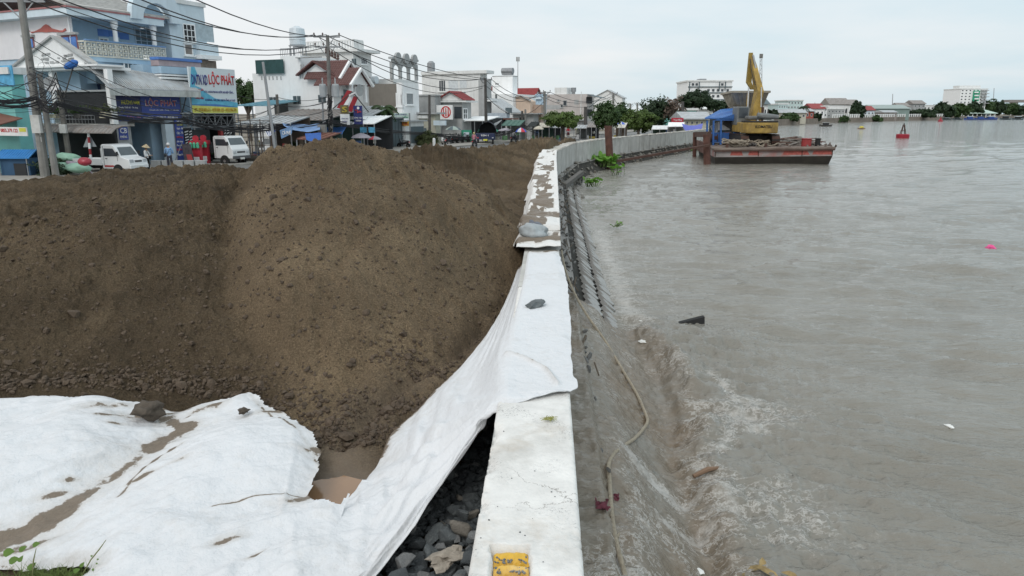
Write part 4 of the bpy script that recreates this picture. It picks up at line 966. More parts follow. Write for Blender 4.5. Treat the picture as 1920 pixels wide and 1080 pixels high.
# ---- turquoise shop at the left edge
def turq():
    h = House('turquoise_house', 'turquoise painted house with a brown tin roof at the left edge', 43, 60, -140, 140, 1.5, TURQ)
    b = MB(); h.blk(b, 0, 0, Z0, h.L, h.D, h.H); b.build('wall', TURQ, h.E); h.parapet(WHITE2, .4, .15)
    S = h.S
    for rc, m, nm in (((-80, 188, 42, 197), TURQ, 'ledge'), ((-100, 125, 26, 163), mat('poster_blue', (.10, .38, .62), .6, .5, 1.6), 'poster')):
        b = MB(); S.slab(b, *S.rect(*rc), 0, .25 if nm == 'ledge' else .06); b.build(nm, m, h.E)
    b = MB(); zr = S.uz(0, 226)[1]; A = S.P(S.uz(-60, 220)[0], zr+1.1, 0); Bq = S.P(.2, zr+.0, 0)
    b.prism([S.P(h.D, zr+1.5, 0), S.P(-.6, zr+.1, 0), S.P(-1.0, zr-.25, 1.6), S.P(h.D, zr+.3, 1.6)], (0, 0, .06)); b.build('tin_roof', TINRUST, h.E)
    sg = Face(S.P(0, Z0, 1.62), FS); q = sg.rect(-60, 238, 52, 254); b = MB(); sg.slab(b, *q, 0, .05); o = b.build('banner', WHITE2, h.E)
    rc = sg.rect(3, 241, 35, 248); text('0855.379.122', sg, rc, REDL, h.E, .06); b = MB(); sg.slab(b, *sg.rect(38, 240, 50, 247), .05, .07); b.build('banner_patch', YEL, h.E)
turq()
# ---- open shops with blue signs
def shop(name, label, x0, x1, ysign, k, deep=6, roofm=TIN, wallm=SKYB, cat='shop'):
    h = House(name, label, x0, x1, x0-40, ysign, k, wallm); h.D = deep
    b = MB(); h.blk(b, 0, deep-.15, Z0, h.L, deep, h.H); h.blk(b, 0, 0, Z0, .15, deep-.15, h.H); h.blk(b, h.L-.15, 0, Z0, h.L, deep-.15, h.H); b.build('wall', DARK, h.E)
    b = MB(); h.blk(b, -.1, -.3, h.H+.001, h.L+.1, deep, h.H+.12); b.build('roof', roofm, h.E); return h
def loc_phat():
    h = shop('loc_shop', 'open fronted shop under the blue signboards', 222, 345, 172, 0)
    h.E.name = 'open_shop'; F = h.F
    b = MB(); q = F.rect(222, 214, 345, 228); F.slab(b, 0, q[1], h.L, h.H, -.3, 0); b.build('lintel', GREYP, h.E)
    for rc in ((222, 228, 244, 315), (313, 228, 328, 312), (329, 228, 345, 312)):
        q = F.rect(*rc); b = MB(); F.slab(b, q[0], Z0, q[2], F.uz(300, 226)[1], -.4, .02); b.build('pillar', PALEB if rc[0] == 313 else GREYP, h.E)
    nb = mat('sign_navy', (.035, .045, .13), .5, .1, 1); bb = mat('sign_blue', (.05, .08, .30), .5, .15, .6)
    for rc, m in (((212, 170, 262, 212), nb), ((263, 175, 336, 214), bb), ((222, 215.5, 340, 226), bb), ((223, 238, 239, 262), bb), ((330, 224, 344, 303), bb)):
        q = F.rect(*rc, .05); b = MB(); F.slab(b, *q, .03, .12); b.build('signboard', m, h.E)
    T = lambda s, rc, m, bold=True: text(s, F, F.rect(*rc, .13), m, h.E, .135, .01, bold)
    T('PHƯƠNG NAM', (227, 187, 261, 196), YEL); T('VLXD', (229, 174, 246, 181), GREYP); T('Chuyên: Thiết kế - Thi công', (222, 199, 258, 204), WHL)
    T('LỘC PHÁT', (272, 184, 331, 202), WHL, True); text('LỘC PHÁT', F, F.rect(273, 185, 330, 201, .14), REDP, h.E, .155, .01, False)
    T('DOANH NGHIỆP TƯ NHÂN XÂY DỰNG', (277, 178, 322, 181), GREYP); T('Chuyên sản xuất - Cung cấp vật liệu', (280, 204.5, 335, 208), WHL)
    T('Trường - Thủy', (238, 217, 264, 223), lit('lettering_pink', (.6, .25, .45))); T('0918.683.611 - 0939.889.123 - 0932.986.779', (269, 218, 333, 223), WHL)
    for i, (y, s, m) in enumerate([(226, 'VLXD', WHL), (232, 'LỘC PHÁT', YEL), (239, 'Gạch - Đá', WHL), (247, 'Cát - Xi', WHL), (255, 'Măng', REDL), (263, 'Sắt thép', WHL), (270, 'Ống nước', WHL), (278, 'SƠN', REDL), (288, 'Ngói', WHL)]): T(s, (331.5, y, 343, y+4.5), m)
    T('CB', (225, 240, 238, 250), WHL); T('XI MĂNG', (225, 253, 238, 259), WHL)
    # long sloping tin roof above the signs
    b = MB(); z = F.uz(212, 168)[1]; z2 = F.uz(358, 172)[1]
    A, Bq = h.at(-.8, -1.1, z), h.at(h.L+.9, -1.1, z); Cc, D_ = h.at(h.L+.9, 1.0, z+1.0), h.at(-.8, 1.0, z+1.6)
    b.prism([A, Bq, Cc, D_], (0, 0, .06))
    b.build('awning', TIN, h.E); b = MB(); b.prism([A, Bq, Bq+Vector((0, 0, -.4)), A+Vector((0, 0, -.4))], FS*.05); b.build('awning_fascia', mat('fascia_pale', (.5, .52, .5), .6, streak=.6), h.E)
    b = MB()
    for i in range(40): f = i/39; b.bar(A.lerp(Bq, f)+Vector((0, 0, .07)), D_.lerp(Cc, f)+Vector((0, 0, .07)), .05, .04)
    b.build('awning_rib', TIN, h.E)
    # right hand shop with a steel truss lintel and patterned piers
    h2 = shop('hardware_shop', 'shuttered shop with zebra tiled piers beneath the tall billboard', 347, 440, 214, .0); F = h2.F
    zt0, zt1 = F.uz(390, 238)[1], F.uz(390, 217)[1]; b = MB()
    for z in (zt0, zt1): F.slab(b, 0, z-.05, h2.L, z+.05, -.05, .05)
    n = 8
    for i in range(n+1): u = h2.L*i/n; b.bar(F.P(u, zt0), F.P(u, zt1), .06)
    for i in range(n): b.bar(F.P(h2.L*i/n, zt0 if i % 2 else zt1), F.P(h2.L*(i+1)/n, zt1 if i % 2 else zt0), .05)
    b.build('steel_truss', STEEL, h2.E)
    for rc in ((347, 238, 361, 290), (421, 238, 436, 290)):
        q = F.rect(*rc); b = MB(); F.slab(b, q[0], Z0, q[2], zt0-.06, -.3, .0); b.build('pier', DARK, h2.E); r2 = random.Random(int(rc[0]))
        b = MB(); z = Z0+.1
        while z < zt0-.2:
            u = q[0]+.03; 
            while u < q[2]-.15: w = r2.uniform(.15, .4); b.prism([F.P(u, z, .001), F.P(min(u+w, q[2]), z+.07, .001), F.P(min(u+w, q[2]), z+.14, .001), F.P(u, z+.07, .001)], F.n*.02); u += w+.1
            z += .2
        b.build('pier_mosaic', WHITE2, h2.E)
    q = F.rect(362, 241, 415, 300); b = MB(); F.slab(b, q[0], Z0, q[2], zt0-.2, -1.2, -1.1); b.build('roller_shutter', mat('shutter_dark', (.09, .10, .105), .6, .1, 1), h2.E)
    b = MB(); F.slab(b, F.uz(415, 260)[0], Z0, F.uz(420, 260)[0], zt0-.2, -.3, -.02); b.build('red_post', mat('post_red', (.35, .05, .05), .6), h2.E)
    # billboard
    E = empty('billboard', facedist(400, -.6), 'tall white and blue billboard in red lettering on the shop roof', 'billboard')
    bf = Face(facedist(357, -.6), FD); q = bf.rect(357, 128, 443, 212); z0, z1 = q[1], q[3]
    b = MB(); bf.slab(b, q[0], z0, q[2], z1, -.12, 0); b.build('panel', mat('panel_white', (.66, .72, .74), .5, .05, 1), E)
    def pl(pts, m, off=.012, nm='colour_band'): b = MB(); b.prism([bf.P(q[0]+(q[2]-q[0])*x, z0+(z1-z0)*y, off-.01) for x, y in pts], bf.n*.01); b.build(nm, m, E)
    cy = mat('band_cyan', (.13, .45, .62), .5); ye = mat('band_yellow', (.66, .66, .16), .5); db = mat('band_blue', (.08, .20, .48), .5)
    pl([(0, 0), (1, 0), (1, .13), (0, .17)], ye); pl([(0, .17), (1, .13), (1, .22), (.6, .2), (.3, .25), (0, .2)], db, .014); pl([(0, .19), (.5, .20), (1, .14), (1, .24), (.5, .33), (.28, .48), (0, .55)], cy, .018)
    pl([(0, .55), (.06, 1), (.13, 1), (.17, .86), (.10, .6), (.24, .54), (.3, .46), (0, .5)], cy, .022); pl([(0, -.012), (1, -.012), (1, .0), (0, .0)], STEEL, .02, 'edge_trim')
    W = q[2]-q[0]; Hh = z1-z0; bx = lambda a, b_, c, d: (q[0]+W*a, z0+Hh*b_, q[0]+W*c, z0+Hh*d)
    text('DNTN XD', bf, bx(.04, .62, .37, .84), NAVYL, E, .035, .01); text('LỘC PHÁT', bf, bx(.40, .58, .97, .93), REDL, E, .035, .01)
    text('Chuyên SX:', bf, bx(.06, .47, .27, .54), REDL, E, .035); text('CÁC LOẠI BI TRONG NƯỚC & BI HỘP CỐNG...', bf, bx(.28, .44, .93, .52), NAVYL, E, .035)
    text('Cung cấp:', bf, bx(.07, .30, .26, .37), REDL, E, .035); text('XI MĂNG, CÁT, ĐÁ, GẠCH ỐNG & VLXD', bf, bx(.28, .26, .95, .34), NAVYL, E, .035)
    text('ĐT: 0918.683.611 - 0939.889.123 - 0932.986.779', bf, bx(.04, .035, .96, .115), ORL, E, .035)
    b = MB()
    for f in (.05, .5, .95): u = q[0]+W*f; b.bar(bf.P(u, z0-1.2, -.2), bf.P(u, z1, -.2), .08); b.bar(bf.P(u, z0-.6, -1.6), bf.P(u, z1-1, -.2), .06)
    b.build('support_frame', STEEL, E)
loc_phat()
# ---- the large white house
def big_white():
    h = House('white_house', 'large white house with a blank side wall and maroon tiled gables', 632, 668, 482, 143, 1.0, WHITE)
    S, F = h.S, h.F; zt = S.uz(560, 100)[1]; zlow = S.uz(632, 143)[1]
    v1 = S.uz(532, 200)[0]; v2 = S.uz(560, 200)[0]; v3 = S.uz(655, 200)[0]; v4 = S.uz(569, 200)[0]; va = S.uz(597, 200)[0]
    zl = S.uz(500, 137)[1]; zm = S.uz(560, 104)[1]; za = S.uz(655, 118)[1]
    b = MB(); h.blk(b, 0, v1, Z0, h.L, h.D, zl); h.blk(b, 0, v4, Z0, h.L+3, v1-.001, zm); h.blk(b, 0, 0, Z0, h.L, v4-.001, zlow-.5)
    b.build('wall', WHITE, h.E)
    # gabled front volume, ridge along the street, gable to the camera
    b = MB(); b.prism([h.at(-.02, 0, zlow-.5), h.at(-.02, v4, zlow-.5), h.at(-.02, v4, zlow+.2), h.at(-.02, va, S.uz(597, 120)[1]), h.at(-.02, 0, zlow+.2)], FD*(h.L)); b.build('gable_wall', WHITE, h.E)
    zr = S.uz(597, 118)[1]
    def slope(p, q, r, s_, m, nt_=12, nm='roof'):
        b = MB(); b.prism([p, q, r, s_], (0, 0, .12)); b.build(nm, m, h.E); t = MB()
        for i in range(1, nt_): t.bar(p.lerp(s_, i/nt_)+Vector((0, 0, .14)), q.lerp(r, i/nt_)+Vector((0, 0, .14)), .07, .05)
        for i in range(1, 16): t.bar(p.lerp(q, i/16)+Vector((0, 0, .13)), s_.lerp(r, i/16)+Vector((0, 0, .13)), .04, .04)
        t.build('tile_ridges', mat('tile_ridge_brown', (.20, .12, .11), .7), h.E)
    slope(h.at(-.5, -.6, zlow+.0), h.at(h.L+2, -.6, zlow), h.at(h.L+2, va, zr+.1), h.at(-.5, va, zr+.1), TILER)
    slope(h.at(-.5, v4+.3, zlow+.1), h.at(h.L, v4+.3, zlow+.1), h.at(h.L, va, zr+.1), h.at(-.5, va, zr+.1), TILER)
    # two street gables with tiled roofs
    for x0, x1, ya, yb, out in ((614, 668, 117, 146, 1.0), (634, 690, 131, 158, 2.6)):
        f = Face(h.P0-FS*out, FD); ua, zb_ = f.uz(x0+22, yb); ub, _ = f.uz(x1, yb); um = (ua+ub)/2; zp = f.uz((x0+22+x1)/2, ya)[1]
        b = MB(); b.prism([f.P(ua, zb_, 0), f.P(ub, zb_, 0), f.P(um, zp, 0)], FS*.3); b.prism([f.P(ua+.2, zb_-1.6, 0), f.P(ua+.5, zb_-1.6, 0), f.P(ua+.5, zb_, 0), f.P(ua+.2, zb_, 0)], FS*.3); b.prism([f.P(ub-.5, zb_-1.6, 0), f.P(ub-.2, zb_-1.6, 0), f.P(ub-.2, zb_, 0), f.P(ub-.5, zb_, 0)], FS*.3); b.build('front_gable', WHITE, h.E)
        slope(f.P(ua-.3, zb_-.1, .3), f.P(ua-.3, zb_-.1, -4), f.P(um, zp+.1, -4), f.P(um, zp+.1, .3), TILER, 9, 'gable_roof'); slope(f.P(ub+.3, zb_-.1, .3), f.P(ub+.3, zb_-.1, -4), f.P(um, zp+.1, -4), f.P(um, zp+.1, .3), TILER, 9, 'gable_roof')
        b = MB(); b.bar(f.P(ua-.35, zb_-.1, .35), f.P(um, zp+.12, .35), .25, .22); b.bar(f.P(ub+.35, zb_-.1, .35), f.P(um, zp+.12, .35), .25, .22); b.build('verge_board', WHITE, h.E)
        b = MB(); b.lathe(f.P(um, zb_-.5, .02), [(.55, 0), (.55, .04)], 16, Matrix((f.d, Vector((0, 0, 1)), f.n)).transposed()); b.build('arch_recess', GREYP, h.E)
    fo = MB(); h.blk(fo, 0, -2.6, Z0+3.1, h.L, 0, Z0+3.4); fo.build('porch_slab', WHITE, h.E)
    fo = MB(); F.slab(fo, *F.rect(640, 168, 652, 196), 0, .05); fo.build('balcony_door', FX, h.E)
    for rc in ((505, 182, 520, 197), (550, 180, 564, 195), (597, 178, 611, 192)): louvre(S, S.rect(*rc), h.E)
    for x in (491, 505, 512, 519.5, 527): b = MB(); S.slab(b, *S.rect(x-1, 143, x+1, 150), 0, .03); b.build('vent_slot', GREYP, h.E)
    b = MB()
    for i in range(2):
        for j in range(8): S.slab(b, *S.rect(563+i*4, 121+j*3.4, 565.5+i*4, 123.3+j*3.4), 0, .03)
    b.build('vent_blocks', GREYP, h.E)
    b = MB(); S.slab(b, *S.rect(559, 107, 604, 108.6), 0, .4); b.build('canopy_slab', GREYP, h.E)
    # green netting screen and roof tank
    Sb = Face(h.at(-.2, 0, Z0), FS); b = MB(); Sb.slab(b, *Sb.rect(480, 112, 532, 138), 0, .06); b.build('netting', mat('netting_green', (.035, .085, .085), .9, .3, 2), h.E)
    b = MB(); p = h.at(1.5, S.uz(540, 100)[0], zm)
    for dx, dy in ((-.6, -.6), (.6, -.6), (.6, .6), (-.6, .6)): b.bar(p+Vector((dx, dy, 0)), p+Vector((dx, dy, 1.0)), .09)
    b.bar(p+Vector((-.7, -.7, 1)), p+Vector((.7, -.7, 1)), .1); b.bar(p+Vector((-.7, .7, 1)), p+Vector((.7, .7, 1)), .1); b.build('tank_stand', STEEL, h.E)
    b = MB(); b.lathe(p+Vector((0, 0, 1.05)), [(.75, 0), (.78, .1), (.76, .5), (.79, .55), (.76, 1.0), (.79, 1.05), (.72, 1.6), (.3, 1.8), (.25, 1.85)], 18); b.build('water_tank', mat('tank_metal', (.6, .65, .68), .3, .1, 1, metal=.5), h.E)
    b = MB()
    for i in range(12): v = v1+(v4-v1)*i/11; b.tube([h.at(.1, v, zm), h.at(.1, v, zm+.7)], .025, 4)
    b.tube([h.at(.1, v1, zm+.7), h.at(.1, v4, zm+.7)], .03, 4); b.build('roof_railing', STEEL, h.E)
    # rear volume with balustrade
    h2 = House('rear_house', 'white flat roofed block with a pierced parapet behind the white house', 672, 702, 575, 98, 7.0, WHITE2); h2.wall(); S = h2.S; F = h2.F
    b = MB(); h2.blk(b, -.4, -.9, h2.H, h2.L+.6, h2.D, h2.H+.3); b.build('roof_slab', WHITE2, h2.E)
    b = MB(); h2.blk(b, .2, 0, h2.H+.3, h2.L*.6, h2.D, h2.H+.42); h2.blk(b, .2, 0, h2.H+1.2, h2.L*.6, .15, h2.H+1.35)
    for i in range(9): h2.blk(b, .2+i*(h2.L*.6-.3)/8, 0, h2.H+.42, .35+i*(h2.L*.6-.3)/8, .12, h2.H+1.2)
    for i in range(20): v = .1+(h2.D-.2)*i/19; h2.blk(b, .2, v, h2.H+.42, .35, v+.18, h2.H+1.2)
    h2.blk(b, .2, 0, h2.H+1.2, .38, h2.D, h2.H+1.33); b.build('pierced_parapet', WHITE2, h2.E)
    h2.feat(('S', 660, 110, 668, 122, 'l'), ('F', 676, 108, 688, 121, 'w', FX, WHITE, 3, 1))
big_white()
def taupe():
    h = House('modern_house', 'modern house with a taupe side wall and white window front', 757, 784, 660, 157, 2.5, BROWNW); S, F = h.S, h.F
    h.wall(); b = MB(); F.slab(b, 0, Z0, h.L, h.H+.1, .0, .25); b.build('front_wall', WHITE, h.E); b = MB(); S.slab(b, -.2, Z0+3.2, .5, h.H+.1, .001, .2); b.build('corner_trim', WHITE, h.E)
    h.feat(('S', 744, 174, 756, 200, 'w', mat('curtain_grey', (.3, .32, .33), .8), WHITE, 1, 1, .2, .2)); window(Face(F.P(0, Z0, .25), FD), F.rect(761, 174, 775, 197, .25), h.E, mat('curtain_grey', (.3, .32, .33), .8), WHITE, 1, 1, .1)
    # roof terrace arches
    h2 = House('arched_terrace', 'white roof terrace with round arches above the taupe house', 743, 786, 690, 148, 5.5, WHITE2); h2.wall()
    f = h2.F; z = h2.H; n = 3; w = h2.L/n
    b = MB()
    for i in range(n+1): h2.blk(b, i*w-.15, 0, z, i*w+.15, .35, z+1.9)
    for i in range(n):
        for j in range(8):
            a, c = math.pi*j/8, math.pi*(j+1)/8; cu = (i+.5)*w; r1 = w/2-.12
            q = [f.P(cu-r1*math.cos(a), z+1.0+r1*.8*math.sin(a)), f.P(cu-r1*math.cos(c), z+1.0+r1*.8*math.sin(c)), f.P(cu-r1*math.cos(c), z+2.3), f.P(cu-r1*math.cos(a), z+2.3)]; b.prism(q, FS*.3)
        b.lathe(f.P((i+.5)*w, z+2.45, .0), [(.6, 0), (.6, .3)], 14, Matrix((f.d, Vector((0, 0, 1)), f.n)).transposed())
    h2.blk(b, -.2, -.1, z+2.25, h2.L+.2, .45, z+2.5); b.build('arcade', GREYP, h2.E)
    b = MB(); p = S.P(4, h.H+.5, -1); b.tube([p, p+FS*1.8], .45, 12); b.build('solar_tank', mat('tank_metal', (.6, .65, .68), .3), h.E)
    b = MB(); b.bar(p-Vector((0, 0, .5)), p+FS*1.8-Vector((0, 0, .5)), .9, .25); b.build('tank_stand', STEEL, h.E)
    # slate shopfront below
    h3 = House('slate_shopfront', 'slate grey shopfront with folding shutters behind the palm', 725, 758, 680, 222, .3, SLATEG); h3.wall().parapet(TIN, .15, .3)
    for i in range(6): b = MB(); u = h3.L*(i+.5)/6; h3.F.slab(b, u-h3.L/14, Z0, u+h3.L/14, Z0+3.0, 0, .05); b.build('shutter', SLATEG, h3.E)
    h3.feat(('S', 688, 226, 722, 268, 'roller_shutter', SLATEG, .04), ('S', 684, 224, 687, 272, 'post', WHITE, .1))
    h4 = House('shuttered_shop', 'shop with a white folding shutter left of the shrub', 762, 795, 722, 228, -.1, WHITE2); h4.wall().parapet(TIN, .15, .4)
    h4.feat(('S', 724, 236, 758, 272, 'folding_shutter', mat('shutter_white', (.6, .63, .64), .6, .15, 6), .06), ('F', 768, 237, 794, 268, 'shutter', SLATEG, .06))
    sg = Face(h4.P0-FS*.6, FS); E = empty('shop_sign', sg.pt(755, 240), 'pale shop sign in green lettering over an orange one by the palm', 'sign')
    b = MB(); q = sg.rect(738, 212, 768, 222); sg.slab(b, *q, 0, .1); b.build('upper_board', mat('sign_mint', (.5, .62, .58), .5), E); text('NHA KHOA', sg, sg.rect(742, 213.5, 764, 216), NAVYL, E, .12); text('MINH TIẾN', sg, sg.rect(740, 217, 766, 221.5), lit('lettering_green', (.02, .25, .15)), E, .12)
    b = MB(); q = sg.rect(738, 227, 767, 236); sg.slab(b, *q, 0, .1); b.build('lower_board', mat('sign_orange', (.62, .38, .07), .5, .5, 3), E); text('PHỞ BÒ', sg, sg.rect(752, 229, 766, 235), REDL, E, .12)
    b = MB(); p = sg.pt(768, 212, .1); b.tube([(p.x, p.y, Z0), (p.x, p.y, p.z)], .07, 8); b.build('post', STEEL, E)
taupe()
def row_far():
    # grey white block with open loggia
    h = House('white_block', 'long white block with an open top loggia beyond the arches', 902, 914, 794, 138, 6, WHITE2); h.wall(); S = h.S
    b = MB(); h.blk(b, -.3, -1.2, h.H+.002, h.L, h.D, h.H+.45); b.build('roof_slab', WHITE2, h.E)
    h.feat(('S', 841, 151, 859, 171, 'painted_sky_panel', mat('sky_gap', (.62, .66, .68), .8), .02), ('S', 862, 150, 875, 165, 'painted_sky_panel', mat('sky_gap', (.62, .66, .68), .8), .02), ('S', 823, 150, 836, 172, 'w', FX, WHITE2, 3, 1), ('S', 870, 172, 873, 177, 'vent', GREYP, .05))  # solid pale panels, the bright sky behind the loggia painted on as colour
    b = MB(); p = S.P(S.uz(802, 130)[0], h.H+.45, -1); b.lathe(p, [(.6, 0), (.6, 1.3), (.3, 1.6)], 12); b.build('water_tank', STEEL, h.E)
    h = House('narrow_house', 'narrow grey house end with a plant hung balcony by the far pole', 913, 922, 898, 150, 4, GREYP); h.wall(); b = MB(); h.blk(b, -.2, -1, h.H-3, h.L, 0, h.H-2.8); b.build('balcony', WHITE2, h.E)
    # red roofed small house
    h = House('red_roof_house', 'grey house with a bright red roof and a round red emblem board', 868, 884, 826, 188, 2.0, GREYP); h.wall()
    S = h.S; zt = h.H; h.pitch(TILERED, zt, S.uz(850, 172)[1], .4, 'u', tiles=8, gable=WHITE2)
    b = MB(); h.blk(b, -.4, -.8, zt-.25, h.L+.5, h.D+.4, zt-.05); b.build('eave_slab', WHITE2, h.E)
    h.feat(('S', 868-16, 200, 866, 222, 'window_panel', FX, .05), ('F', 868, 203, 876, 224, 'w', FX, WHITE, 2, 2, .12))
    sg = Face(h.P0-FD*1.5, FS); E = empty('emblem_board', sg.pt(836, 225), 'white board with a round red emblem below the bright red roof', 'sign')
    b = MB(); sg.slab(b, *sg.rect(819, 197, 849, 224), 0, .08); b.build('panel', WHITE, E); M = Matrix((sg.d, Vector((0, 0, 1)), sg.n)).transposed(); c = sg.pt(836, 210, .09); b = MB()
    R1, R2 = .75, .6
    for i in range(20):
        a, d = 2*math.pi*i/20, 2*math.pi*(i+1)/20
        b.prism([c+M @ Vector((r*math.cos(t), r*math.sin(t), 0)) for r, t in ((R1, a), (R1, d), (R2, d), (R2, a))], sg.n*.02)
    for dx in (-.35, 0, .35): b.prism([c+M @ Vector(v) for v in ((dx-.1, -.5, 0), (dx+.1, -.5, 0), (dx+.06, .5, 0), (dx-.06, .5, 0))], sg.n*.02)
    b.build('emblem', REDL, E)
    h = House('low_shop', 'low cream shop with a grey name board behind parked motorbikes', 818, 826, 776, 214, 0, mat('paint_olive_cream', (.45, .44, .36), .8, streak=.3)); h.wall().parapet(TIN, .2, .5)
    h.feat(('S', 777, 216, 804, 222, 'fascia', WHITE2, .3), ('S', 815, 226, 837, 235, 'name_board', PALEB, .3), ('S', 783, 240, 800, 266, 'door', SLATEG, .05))
    # white pipes of the steel roof
    h = House('grey_shed', 'grey plastered block beside the round arches', 818, 828, 783, 180, 5, GREYP); h.wall().parapet(GREYP, .2)
    h = House('market_hall', 'open dark market stall row under white canopies', 905, 925, 830, 222, 0, WHITE2); b = MB(); S = h.S
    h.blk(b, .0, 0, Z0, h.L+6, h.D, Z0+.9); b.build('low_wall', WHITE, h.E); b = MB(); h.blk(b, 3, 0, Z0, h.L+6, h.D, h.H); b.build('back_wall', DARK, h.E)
    for x0, x1, y0, y1 in ((837, 872, 228, 222), (862, 912, 227, 221)):
        A, Bq = S.pt(x0, y0, 1.5), S.pt(x1, y0, 1.5); b = MB(); b.prism([A, Bq, Bq+FD*4+Vector((0, 0, .5)), A+FD*4+Vector((0, 0, .5))], (0, 0, .1)); b.build('canopy', WHITE, h.E)
    for x in (866, 890, 905): p = S.pt(x, 250, 1.3); b = MB(); b.tube([(p.x, p.y, Z0), (p.x, p.y, S.uz(x, 227)[1])], .06, 6); b.build('post', STEEL, h.E)
    # tall white tower block
    h = House('white_tower', 'tall plain white tower house with a solar tank on its roof', 961, 970, 924, 143, 7, WHITE); h.wall().parapet(GREYP, .12, .05); S = h.S
    h.feat(('S', 928, 155, 936, 160, 'w', FX, WHITE, 3, 1))
    b = MB(); p = S.P(S.uz(948, 140)[0], h.H+.9, -.8); b.tube([p-FS, p+FS], .5, 12); b.build('solar_tank', STEEL, h.E); b = MB(); b.bar(p-FS*.9-Vector((0, 0, .5)), p+FS*.9-Vector((0, 0, .5)), .8, .3); b.build('tank_stand', STEEL, h.E)
    h = House('white_annex', 'white house between the tower and the peach building', 962, 1004, 905, 176, 4.5, WHITE); h.wall()
    h.feat(('S', 928, 176, 933, 189, 'w', FX, WHITE2, 1, 1))
    b = MB(); S = h.S; S.slab(b, *S.rect(904, 162, 924, 170), .1, .2); b.build('red_canopy', TILERED, h.E)
    h = House('red_hip_house', 'white house under a long red tiled roof next to the mast', 1002, 1010, 959, 178, 9, WHITE); h.wall(); h.pitch(TILERED, h.H, h.S.uz(985, 166)[1], .4, 'v', tiles=6, gable=WHITE2)
    h = House('peach_building', 'peach coloured building with a shallow gable roof', 994, 1004, 914, 190, 2.0, PEACH); h.wall(); S = h.S
    b = MB(); b.prism([h.at(-.05, 0, h.H), h.at(-.05, h.D, h.H), h.at(-.05, h.D*.2, h.H+.8)], FD*h.L); b.build('gable', PEACH, h.E)
    b = MB(); b.bar(h.at(-.2, -.1, h.H+.1), h.at(-.2, h.D*.2, h.H+.9), .4, .15); b.bar(h.at(-.2, h.D, h.H+.1), h.at(-.2, h.D*.2, h.H+.9), .4, .15); b.build('verge', GREYP, h.E)
    b = MB(); h.blk(b, 1, -1.4, Z0, h.L, 0, h.H-.5); b.build('porch', mat('paint_tan', (.40, .30, .24), .8), h.E)
    h = House('blue_annex', 'pale blue tin clad shed in front of the peach building', 950, 956, 914, 212, .8, mat('tin_blue', (.45, .52, .58), .6, streak=.3)); h.wall()
    b = MB(); b.prism([h.at(-.2, -.3, h.H), h.at(-.2, h.D, h.H+2), h.at(5, h.D, h.H+2), h.at(5, -.3, h.H)], (0, 0, .1)); b.build('roof', TIN, h.E); h.feat(('S', 948, 202, 960, 212, 'panel', SLATEG, .1))
    h = House('sky_blue_house', 'slim sky blue house left of the pink grey block', 1018, 1024, 1003, 176, 6, mat('paint_light_blue', (.42, .55, .66), .8)); h.wall(); h.feat(('S', 1005, 182, 1016, 186, 'balcony', PALEB, .4), ('S', 1006, 200, 1014, 214, 'w'))
    h = House('pink_grey_block', 'three storey pinkish grey block with an unfinished frame beside the trees', 1098, 1112, 1018, 176, 3, PINKG); h.wall()
    h.feat(('S', 1056, 188, 1063, 198, 'w', FX, GREYP, 1, 1), ('S', 1077, 187, 1085, 196, 'panel', GREYP, .03), ('S', 1045, 186, 1049, 190, 'w', FX, GREYP, 1, 1), ('S', 1051, 196, 1056, 202, 'w', FX, GREYP, 1, 1), ('S', 1025, 197, 1050, 205, 'stain_panel', GREYP, .02), ('S', 1089, 172, 1090, 232, 'drain_pipe', WHITE2, .15), ('F', 1099, 182, 1110, 194, 'loggia', DARK, .05), ('F', 1099, 205, 1110, 218, 'loggia', DARK, .05))  # loggias are flat dark panels, the shade of the recesses put into the colour
    b = MB(); u = h.S.uz(1061, 170)[0]; u2 = h.S.uz(1038, 170)[0]; h.blk(b, .5, u, h.H, 4, u2, h.S.uz(1050, 164)[1]); b.build('stair_tower', WHITE2, h.E)
    b = MB(); p = h.at(2, h.S.uz(1069, 170)[0], h.H); b.lathe(p+Vector((0, 0, .5)), [(.5, 0), (.5, .8)], 12); b.bar(p, p+Vector((0, 0, .5)), .6); b.build('water_tank', STEEL, h.E)
    b = MB(); A = h.at(0, -.2, h.H-.2); b.prism([A, A+FD*3, A+FD*3-FS*2.6+Vector((0, 0, -.6)), A-FS*2.6+Vector((0, 0, -.6))], (0, 0, .1)); b.bar(A-FS*2.6+Vector((0, 0, -.6)), A-FS*.2+Vector((0, 0, -2.4)), .12); b.build('steel_awning', SLATEG, h.E)
    h = House('warehouse', 'pale warehouse with a low gable seen over the street trees', 1163, 1170, 1110, 184, 3, WHITE2); h.wall(); h.pitch(TIN, h.H, h.H+1.8, .3, 'u', gable=WHITE2)
    # small fill-in houses low behind the stalls
    specs = [(1000, 1010, 962, 214, 1, GREYP, 'grey'), (1045, 1052, 1003, 218, 1, WHITE2, 'white'), (950, 958, 905, 224, -.2, WHITE2, 'off-white'), (1090, 1100, 1050, 226, 0, GREYP, 'dim grey'), (1180, 1195, 1120, 222, 3, WHITE2, 'broad white')]
    for i, (a, c, d, y, k, m, cn) in enumerate(specs):
        where = ['under the peach building', 'below the sky blue house', 'behind the green parasol', 'among the trees by the pink block', 'hidden behind the round street tree'][i]
        h = House('low_house', 'low %s shop house %s' % (cn, where), a, c, d, y, k, m); h.wall(); b = MB(); h.blk(b, -.8, -1, h.H, h.L+.5, h.D, h.H+.15); b.build('roof', [TIN, TINOLD, TINRUST][i % 3], h.E)
        h.feat(('S', (a+d)/2-8, y+5, (a+d)/2+8, y+16, 'w', DARK, GREYP, 2, 1))
row_far()
